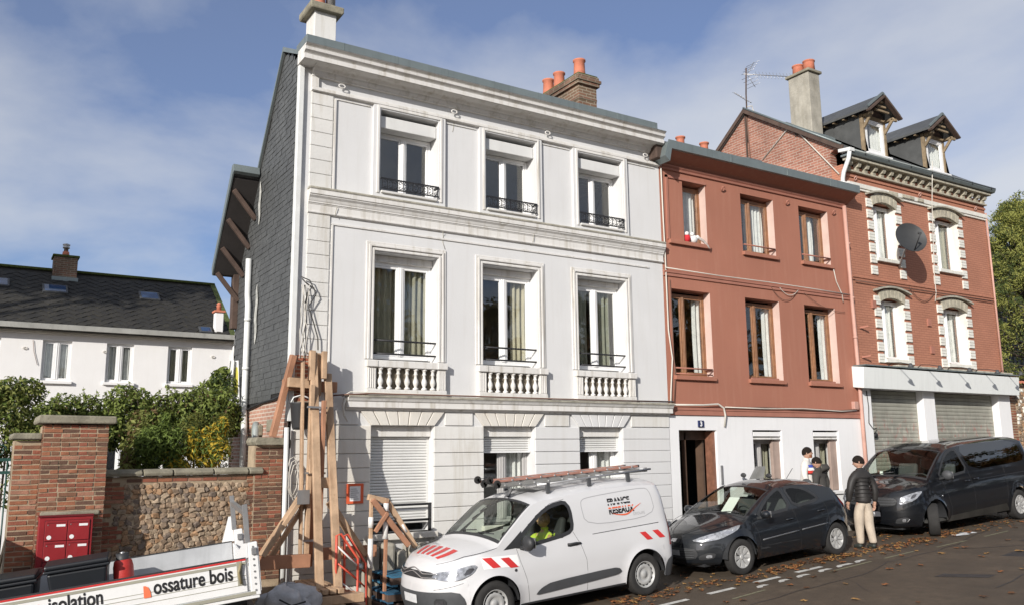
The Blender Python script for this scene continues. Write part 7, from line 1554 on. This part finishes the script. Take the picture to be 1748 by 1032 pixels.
# ---------------------------------------------------------------- people
def skin_mesh(name, verts, edges, radii, root=0, sub=2):
    me = bpy.data.meshes.new(name); me.from_pydata(verts, edges, []); o = bpy.data.objects.new(name, me); COL.objects.link(o)
    sm = o.modifiers.new('skin', 'SKIN'); sm.use_smooth_shade = True; sm.branch_smoothing = .6
    for i, r_ in enumerate(radii): me.skin_vertices[0].data[i].radius = (r_, r_) if isinstance(r_, float) else r_
    me.skin_vertices[0].data[root].use_root = True
    ss = o.modifiers.new('sub', 'SUBSURF'); ss.levels = sub; ss.render_levels = sub
    m2 = bpy.data.meshes.new_from_object(o.evaluated_get(bpy.context.evaluated_depsgraph_get())); bpy.data.objects.remove(o); bpy.data.meshes.remove(me)
    for p in m2.polygons: p.use_smooth = True
    return m2
def grow(name, m, root, chains, lift=0.0, sub=2):
    """chains: list of [(x,y,z,r)...]; points that coincide are joined, so limbs grow out of one continuous skin"""
    V, E, Rr, idx = [], [], [], {}
    for ch in chains:
        prev = None
        for x, y, z, r_ in ch:
            k = (round(x,3), round(y,3), round(z,3))
            if k not in idx: idx[k] = len(V); V.append((x,y,z)); Rr.append(r_)
            if prev is not None and prev != idx[k]: E.append((prev, idx[k]))
            prev = idx[k]
    return link(name, skin_mesh(name, V, E, Rr, 0, sub), m, root)
def person(label, loc, yaw, pose, cloth, hair=True, h=1.78, beard=False):
    """local frame: the person faces +x; z up from the soles"""
    t = thing('person', label, 'person', loc, rot=(0,0,yaw)); s = h/1.78; P = lambda x, y, z, r_: (x*s, y*s, z*s, r_*s)
    L, A = pose['legs'], pose['arms']
    hd = pose.get('head', (0.03,0.0)); lean = pose.get('lean', .02); pz = pose.get('pelvis', (0,0,.93))
    px, py, pz_ = pz; C_ = lambda x, y, z, r_: P(px+x+lean*(z)/.55, py+y, pz_+z, r_)
    # one continuous body under the clothes
    body = [[C_(0,0,0,.09), C_(0,0,.18,.085), C_(.0,0,.36,.095), C_(0,0,.48,.06), C_(.005,0,.57,.056), C_(.02,0,.63,.055)]]
    nk = C_(0,0,.48,.06); pel = C_(0,0,0,.09)
    for sd in (-1, 1):
        sh = C_(0, sd*.16, .46, .040); a = A[0 if sd < 0 else 1]
        body.append([nk, sh]+[P(x,y,z,r_*(.72 if i < 2 else 1)) for i, (x,y,z,r_) in enumerate(a)]); lg = L[0 if sd < 0 else 1]; body.append([pel]+[P(x,y,z,r_*.75) for x,y,z,r_ in lg])
    grow('body', cloth['skin'], t, body, sub=1)
    jk = [[C_(0,0,-.12,.150), C_(0,0,.0,.158), C_(0,0,.16,.155), C_(0,0,.34,.162), C_(0,0,.47,.135), C_(.0,0,.555,.086), C_(.01,0,.605,.080)]]; nk = C_(0,0,.47,.135)
    for sd in (-1, 1):
        a = A[0 if sd < 0 else 1]; jk.append([nk, C_(0,sd*.175,.455,.098)]+[P(x,y,z,r_+(.026 if i < 2 else .020)) for i, (x,y,z,r_) in enumerate(a[:3])])
    grow('jacket', cloth['top'], t, jk)
    tr_ = [[C_(0,0,.08,.120), C_(0,0,-.05,.138)]]; pel2 = C_(0,0,-.05,.138)
    for sd in (-1, 1): tr_.append([pel2]+[P(x,y*.92,z,r_+(.032 if i < 2 else .026)) for i, (x,y,z,r_) in enumerate(L[0 if sd < 0 else 1][:4])])
    grow('trousers', cloth['legs'], t, tr_)
    for sd in (-1, 1):
        x, y, z, r_ = L[0 if sd < 0 else 1][3]; f = pose.get('foot', (0,0))[0 if sd < 0 else 1]
        grow('shoe', cloth['shoe'], t, [[P(x-.05,y,z-.03,.048), P(x+.03,y,z-.045,.050), P(x+.13,y,z-.06+f,.045), P(x+.19,y,z-.065+f,.034)]], sub=1)
        # hand: palm, four fingers, thumb
        a = A[0 if sd < 0 else 1]; w_, pm = Vector(a[2][:3]), Vector(a[3][:3]); d = (pm-w_).normalized(); side = d.cross(Vector((1,0,0))); side = side.normalized() if side.length > .1 else Vector((0,1,0)); fr = side.cross(d)
        hc_ = [[(*((w_)*s), .026*s), (*((w_+d*.05)*s), .034*s), (*((w_+d*.09)*s), .034*s)]]; base = w_+d*.09
        for k, ln in enumerate((.066,.078,.074,.058)):
            o_ = fr*(.030-.020*k); b0 = base+o_; hc_.append([(*((base)*s), .034*s), (*((b0+d*.02)*s), .0105*s), (*((b0+d*(.02+ln*.5)+side*sd*.010)*s), .0095*s), (*((b0+d*(.02+ln*.85)+side*sd*.032)*s), .008*s)])
        tb0 = w_+d*.035; hc_.append([(*((w_+d*.05)*s), .034*s), (*((tb0+fr*.045)*s), .013*s), (*((tb0+fr*.058+d*.045)*s), .010*s)])
        grow('hand', cloth['skin'], t, hc_, sub=1)
    # head with face
    hx, hy = hd; hc = Vector((px+lean*1.2+hx, py+hy, pz_+.712))*s; ya = pose.get('look', 0.0); pt_ = pose.get('nod', 0.0)
    Mh = Matrix.Translation(hc) @ Matrix.Rotation(ya, 4, 'Z') @ Matrix.Rotation(pt_, 4, 'Y'); k = s*.124
    def headpt(u, v):
        a = 2*math.pi*u; b = math.pi*v; x, y, z = math.sin(b)*math.cos(a), math.sin(b)*math.sin(a), -math.cos(b)
        jaw = max(0, -z); x_ = x*(.82 if x < 0 else .80-.10*jaw); y_ = y*(.64-.16*jaw*jaw); z_ = z*(1.0 if z < 0 else .95)
        x_ += .10*jaw if x > 0 else 0
        f = max(0, x)**8*math.exp(-(y/.16)**2)
        x_ += f*(.20*math.exp(-((z+.16)/.11)**2)+.05*math.exp(-((z+.50)/.10)**2)); x_ -= .07*max(0,x)**4*(math.exp(-((z-.02)/.10)**2-((abs(y)-.30)/.12)**2))
        return Mh @ Vector((x_*k*1.05, y_*k*1.1, z_*k))
    hdo = MB().grid(headpt, 40, 28).obj('head', cloth['skin'], t)
    for sd in (-1, 1):
        MB().sphere((0,0,0), .0125*s, 8, 6).obj('eye', mat('eye_dark', (0.02,0.016,0.013), 0.3), hdo).location = Mh @ Vector((.70*k, sd*.28*k, .03*k))
        er = MB().sphere((0,0,0), (.018*s,.010*s,.032*s), 10, 8).obj('ear', cloth['skin'], hdo); er.location = Mh @ Vector((-.05*k, sd*.68*k, -.06*k)); er.rotation_euler.z = ya
    def hairpt(u, v):
        a = 2*math.pi*u; lim = .30+.36*(.5-.5*math.cos(a))**.38 ; b = math.pi*(1-v*lim); x, y, z = math.sin(b)*math.cos(a), math.sin(b)*math.sin(a), -math.cos(b)
        n_ = 1.035+.035*mnoise.noise(Vector((x,y,z))*6); return Mh @ Vector((x*k*.90*n_-.02*k, y*k*.73*n_, z*k*.99*n_))
    MB().grid(hairpt, 36, 14).obj('hair', cloth['hair'], t, norm=False)
    if beard: MB().grid(lambda u, v: Mh @ Vector((k*(.36+.46*math.sin(math.pi*u)), k*.56*math.cos(math.pi*u), k*(-.92+.50*v))), 16, 6).obj('beard', cloth['beard'], t, norm=False)
    else: MB().tube([Mh @ Vector((.80*k, y*k, -.50*k)) for y in (-.16,-.05,.05,.16)], .005*s, 5).obj('mouth', mat('lips', (0.30,0.13,0.11), 0.5), hdo)
    return t
m_puff = mat('black_quilted_jacket', (0.020,0.018,0.017), 0.6, 0.25, 6, 0.15, 30); m_chino = mat('beige_trousers', (0.46,0.39,0.31), 0.85, 0.15, 5, 0.6, 14, streak=0.35); m_shoe = mat('dark_shoe', (0.03,0.035,0.03), 0.6, 0.2)
m_sweat = mat('pale_sweater', (0.62,0.60,0.56), 0.9, 0.06, 5, 0.2, 30); m_hood = mat('charcoal_hoodie', (0.045,0.042,0.038), 0.9, 0.15, 5, 0.2, 30); m_jean = mat('dark_jeans', (0.03,0.035,0.05), 0.85, 0.15, 6)
m_red_b = mat('ginger_beard', (0.22,0.08,0.03), 0.8, 0.2, 30)
stand = lambda k=1: {'legs': [[(0,-.09,.88,.095),(.02,-.10,.50,.062),(-.01,-.10,.12,.045),(0,-.10,.085,.045)], [(0,.09,.88,.095),(.02,.10,.50,.062),(-.01,.10,.12,.045),(0,.10,.085,.045)]],
   'arms': [[(.0,-.25,1.20,.047),(.02,-.27,1.10,.044),(.07,-.26,.88,.032),(.10,-.25,.80,.030)], [(.0,.25,1.20,.047),(.02,.27,1.10,.044),(.07,.26,.88,.032),(.10,.25,.80,.030)]]}
# walking man between the two dark cars, seen from behind, head turned left
wk = {'legs': [[(-.02,-.09,.88,.098),(.02,-.10,.50,.066),(-.08,-.10,.13,.047),(-.08,-.10,.09,.045)], [(.02,.09,.88,.098),(.06,.10,.50,.066),(.05,.10,.12,.047),(.06,.10,.085,.045)]],
      'arms': [[(.0,-.26,1.18,.048),(-.02,-.27,1.08,.045),(.02,-.27,.86,.033),(.04,-.27,.78,.03)], [(.0,.26,1.18,.048),(.01,.28,1.08,.045),(.08,.28,.87,.033),(.12,.27,.80,.03)]], 'look': R(58), 'nod': R(14), 'lean': .03}
man = person('man in black quilted jacket and beige trousers walking between the hatchback and the minivan', (15.02,-2.60,ground_z(15.02)+.005), R(72), wk, {'skin': m_skin, 'top': m_puff, 'legs': m_chino, 'shoe': m_shoe, 'hair': m_hair}, h=1.79)
for k in range(7):
    z = (.90+k*.075)*1.79/1.78; r_ = (.148+.012*math.sin(k*.5))*1.0; MB().tube([(r_*1.02*math.cos(a)+.02, r_*1.18*math.sin(a)*1.02, z) for a in [q*math.pi/12 for q in range(24)]], .007, 5, closed=True).obj('quilt_seam', m_puff, man)
zc = ground_z(15.96)+.13
sm_ = person('bearded man in pale sweater with blue, white and red chest stripes on the pavement', (15.98,-.50,ground_z(15.98)+.13), R(-62), dict(stand(), look=R(8), lean=.01), {'skin': m_skin, 'top': m_sweat, 'legs': m_jean, 'shoe': m_shoe, 'hair': m_hair, 'beard': m_red_b}, h=1.80, beard=True)
for k, m in enumerate((mat('blue_stripe', (0.04,0.07,0.36), 0.9, 0.1), m_paper, mat('red_stripe', (0.52,0.04,0.03), 0.9, 0.1))):
    z0 = 1.335-.062*k; MB().grid(lambda u, v: (.188*math.cos(R(-78+156*u))+.02, .205*math.sin(R(-78+156*u)), z0+.058*v), 18, 3).obj('chest_stripe', m, sm_, norm=False)
hm = person('person in charcoal hooded jacket with dark hair, back to the street behind the hatchback', (15.86,-.98,ground_z(15.86)+.02), R(100), dict(stand(), look=R(10), nod=R(18), lean=.05), {'skin': m_skin, 'top': m_hood, 'legs': m_jean, 'shoe': m_shoe, 'hair': m_hair}, h=1.70)
MB().grid(lambda u, v: (-.06-.10*math.sin(math.pi*v)*math.cos(R(-80+160*u))-.03, .15*math.sin(R(-80+160*u)), 1.36+.17*v), 14, 8).obj('hood', m_hood, hm)
# van driver in a hi-vis vest
vd = {'legs': [[(.08,-.09,.86,.09),(.44,-.10,.92,.062),(.55,-.10,.56,.045),(.60,-.10,.53,.045)], [(.08,.09,.86,.09),(.44,.10,.92,.062),(.55,.10,.56,.045),(.60,.10,.53,.045)]],
      'arms': [[(.10,-.24,1.22,.046),(.16,-.25,1.12,.044),(.40,-.14,1.20,.032),(.46,-.12,1.22,.03)], [(.10,.24,1.22,.046),(.16,.25,1.12,.044),(.40,.14,1.20,.032),(.46,.12,1.22,.03)]], 'pelvis': (0,0,.86), 'lean': -.02, 'look': R(-35)}
m_vis = mat('hi_vis_yellow', (0.50,0.62,0.05), 0.8, 0.08, 5)
vz = Matrix.Translation(van.location) @ Matrix.Rotation(-math.atan(GR), 4, 'Y')
person('van driver in a yellow high-visibility vest seen through the van side window', tuple(vz @ Vector((2.02-.89,-.42,-.10))), R(180), vd, {'skin': mat('tanned_skin', (0.55,0.33,0.17), 0.5, 0.06), 'top': m_vis, 'legs': m_jean, 'shoe': m_shoe, 'hair': mat('sandy_hair', (0.30,0.18,0.08), 0.6, 0.2, 30)}, h=1.62)
# scooter standing on the pavement behind the hatchback: screen and mirrors show over its roof
sx, sy = 14.55, -.55; sz = ground_z(sx)+.125
sc = thing('motor_scooter', 'grey motor scooter with smoked windscreen on the pavement behind the hatchback', 'scooter', (sx,sy,sz))
m_sc = mat('scooter_grey', (0.10,0.10,0.11), 0.4, 0.1, 5, coat=0.4)
for dx in (-.55, .72):
    w_ = MB().lathe([(.16,-.04),(.21,-.055),(.25,-.03),(.25,.03),(.21,.055),(.16,.04)], (sx+dx,sy,sz+.25), 28, 'y', cap=False).obj('wheel', m_rubber, sc); MB().lathe([(.165,-.03),(.05,-.02),(.05,.02),(.165,.03)], (sx+dx,sy,sz+.25), 20, 'y').obj('rim', m_alu, w_)
MB().prism([(sx-.62,sz+.40),(sx-.40,sz+.86),(sx-.28,sz+.95),(sx-.22,sz+.80),(sx-.30,sz+.36),(sx+.10,sz+.30),(sx+.22,sz+.70),(sx+.95,sz+.78),(sx+1.05,sz+.66),(sx+.85,sz+.42),(sx+.30,sz+.22),(sx-.40,sz+.22)], sy-.16, sy+.16, 'y').obj('fairing', m_sc, sc, 0.05, seg=3)
MB().prism([(sx+.20,sz+.70),(sx+.30,sz+.82),(sx+.90,sz+.86),(sx+.95,sz+.78)], sy-.15, sy+.15, 'y').obj('saddle', m_blackplastic, sc, 0.04, seg=3)
MB().grid(lambda u, v: (sx-.50+.34*v+.10*(1-math.cos((u-.5)*2.4)), sy+(.34-.14*v*v)*(u-.5)*1.3, sz+.88+.58*v), 14, 10).obj('windscreen', mat('smoked_screen', (0.13,0.13,0.125), 0.25, 0.2, 4, spec=0.6), sc, norm=False)
MB().tube([(sx-.22,sy-.34,sz+1.02),(sx-.28,sy,sz+.98),(sx-.22,sy+.34,sz+1.02)], .016, 7).obj('handlebar', m_blackplastic, sc)
for s_ in (-1, 1):
    MB().tube([(sx-.24,sy+s_*.26,sz+1.02),(sx-.26,sy+s_*.33,sz+1.24)], .008, 5).obj('mirror_stem', m_blackplastic, sc); MB().sphere((sx-.26,sy+s_*.35,sz+1.27), (.03,.08,.05), 12, 8).obj('mirror', m_blackplastic, sc)
    MB().tube([(sx-.22,sy+s_*.28,sz+1.02),(sx-.21,sy+s_*.38,sz+1.03)], .022, 8).obj('grip', m_rubber, sc)
MB().tube([(sx-.40,sy,sz+.72),(sx-.56,sy,sz+.27)], .03, 8).obj('fork', m_alu, sc); MB().tube([(sx-.05,sy-.14,sz+.28),(sx-.12,sy-.26,sz+.0)], .015, 6).obj('side_stand', m_iron, sc)
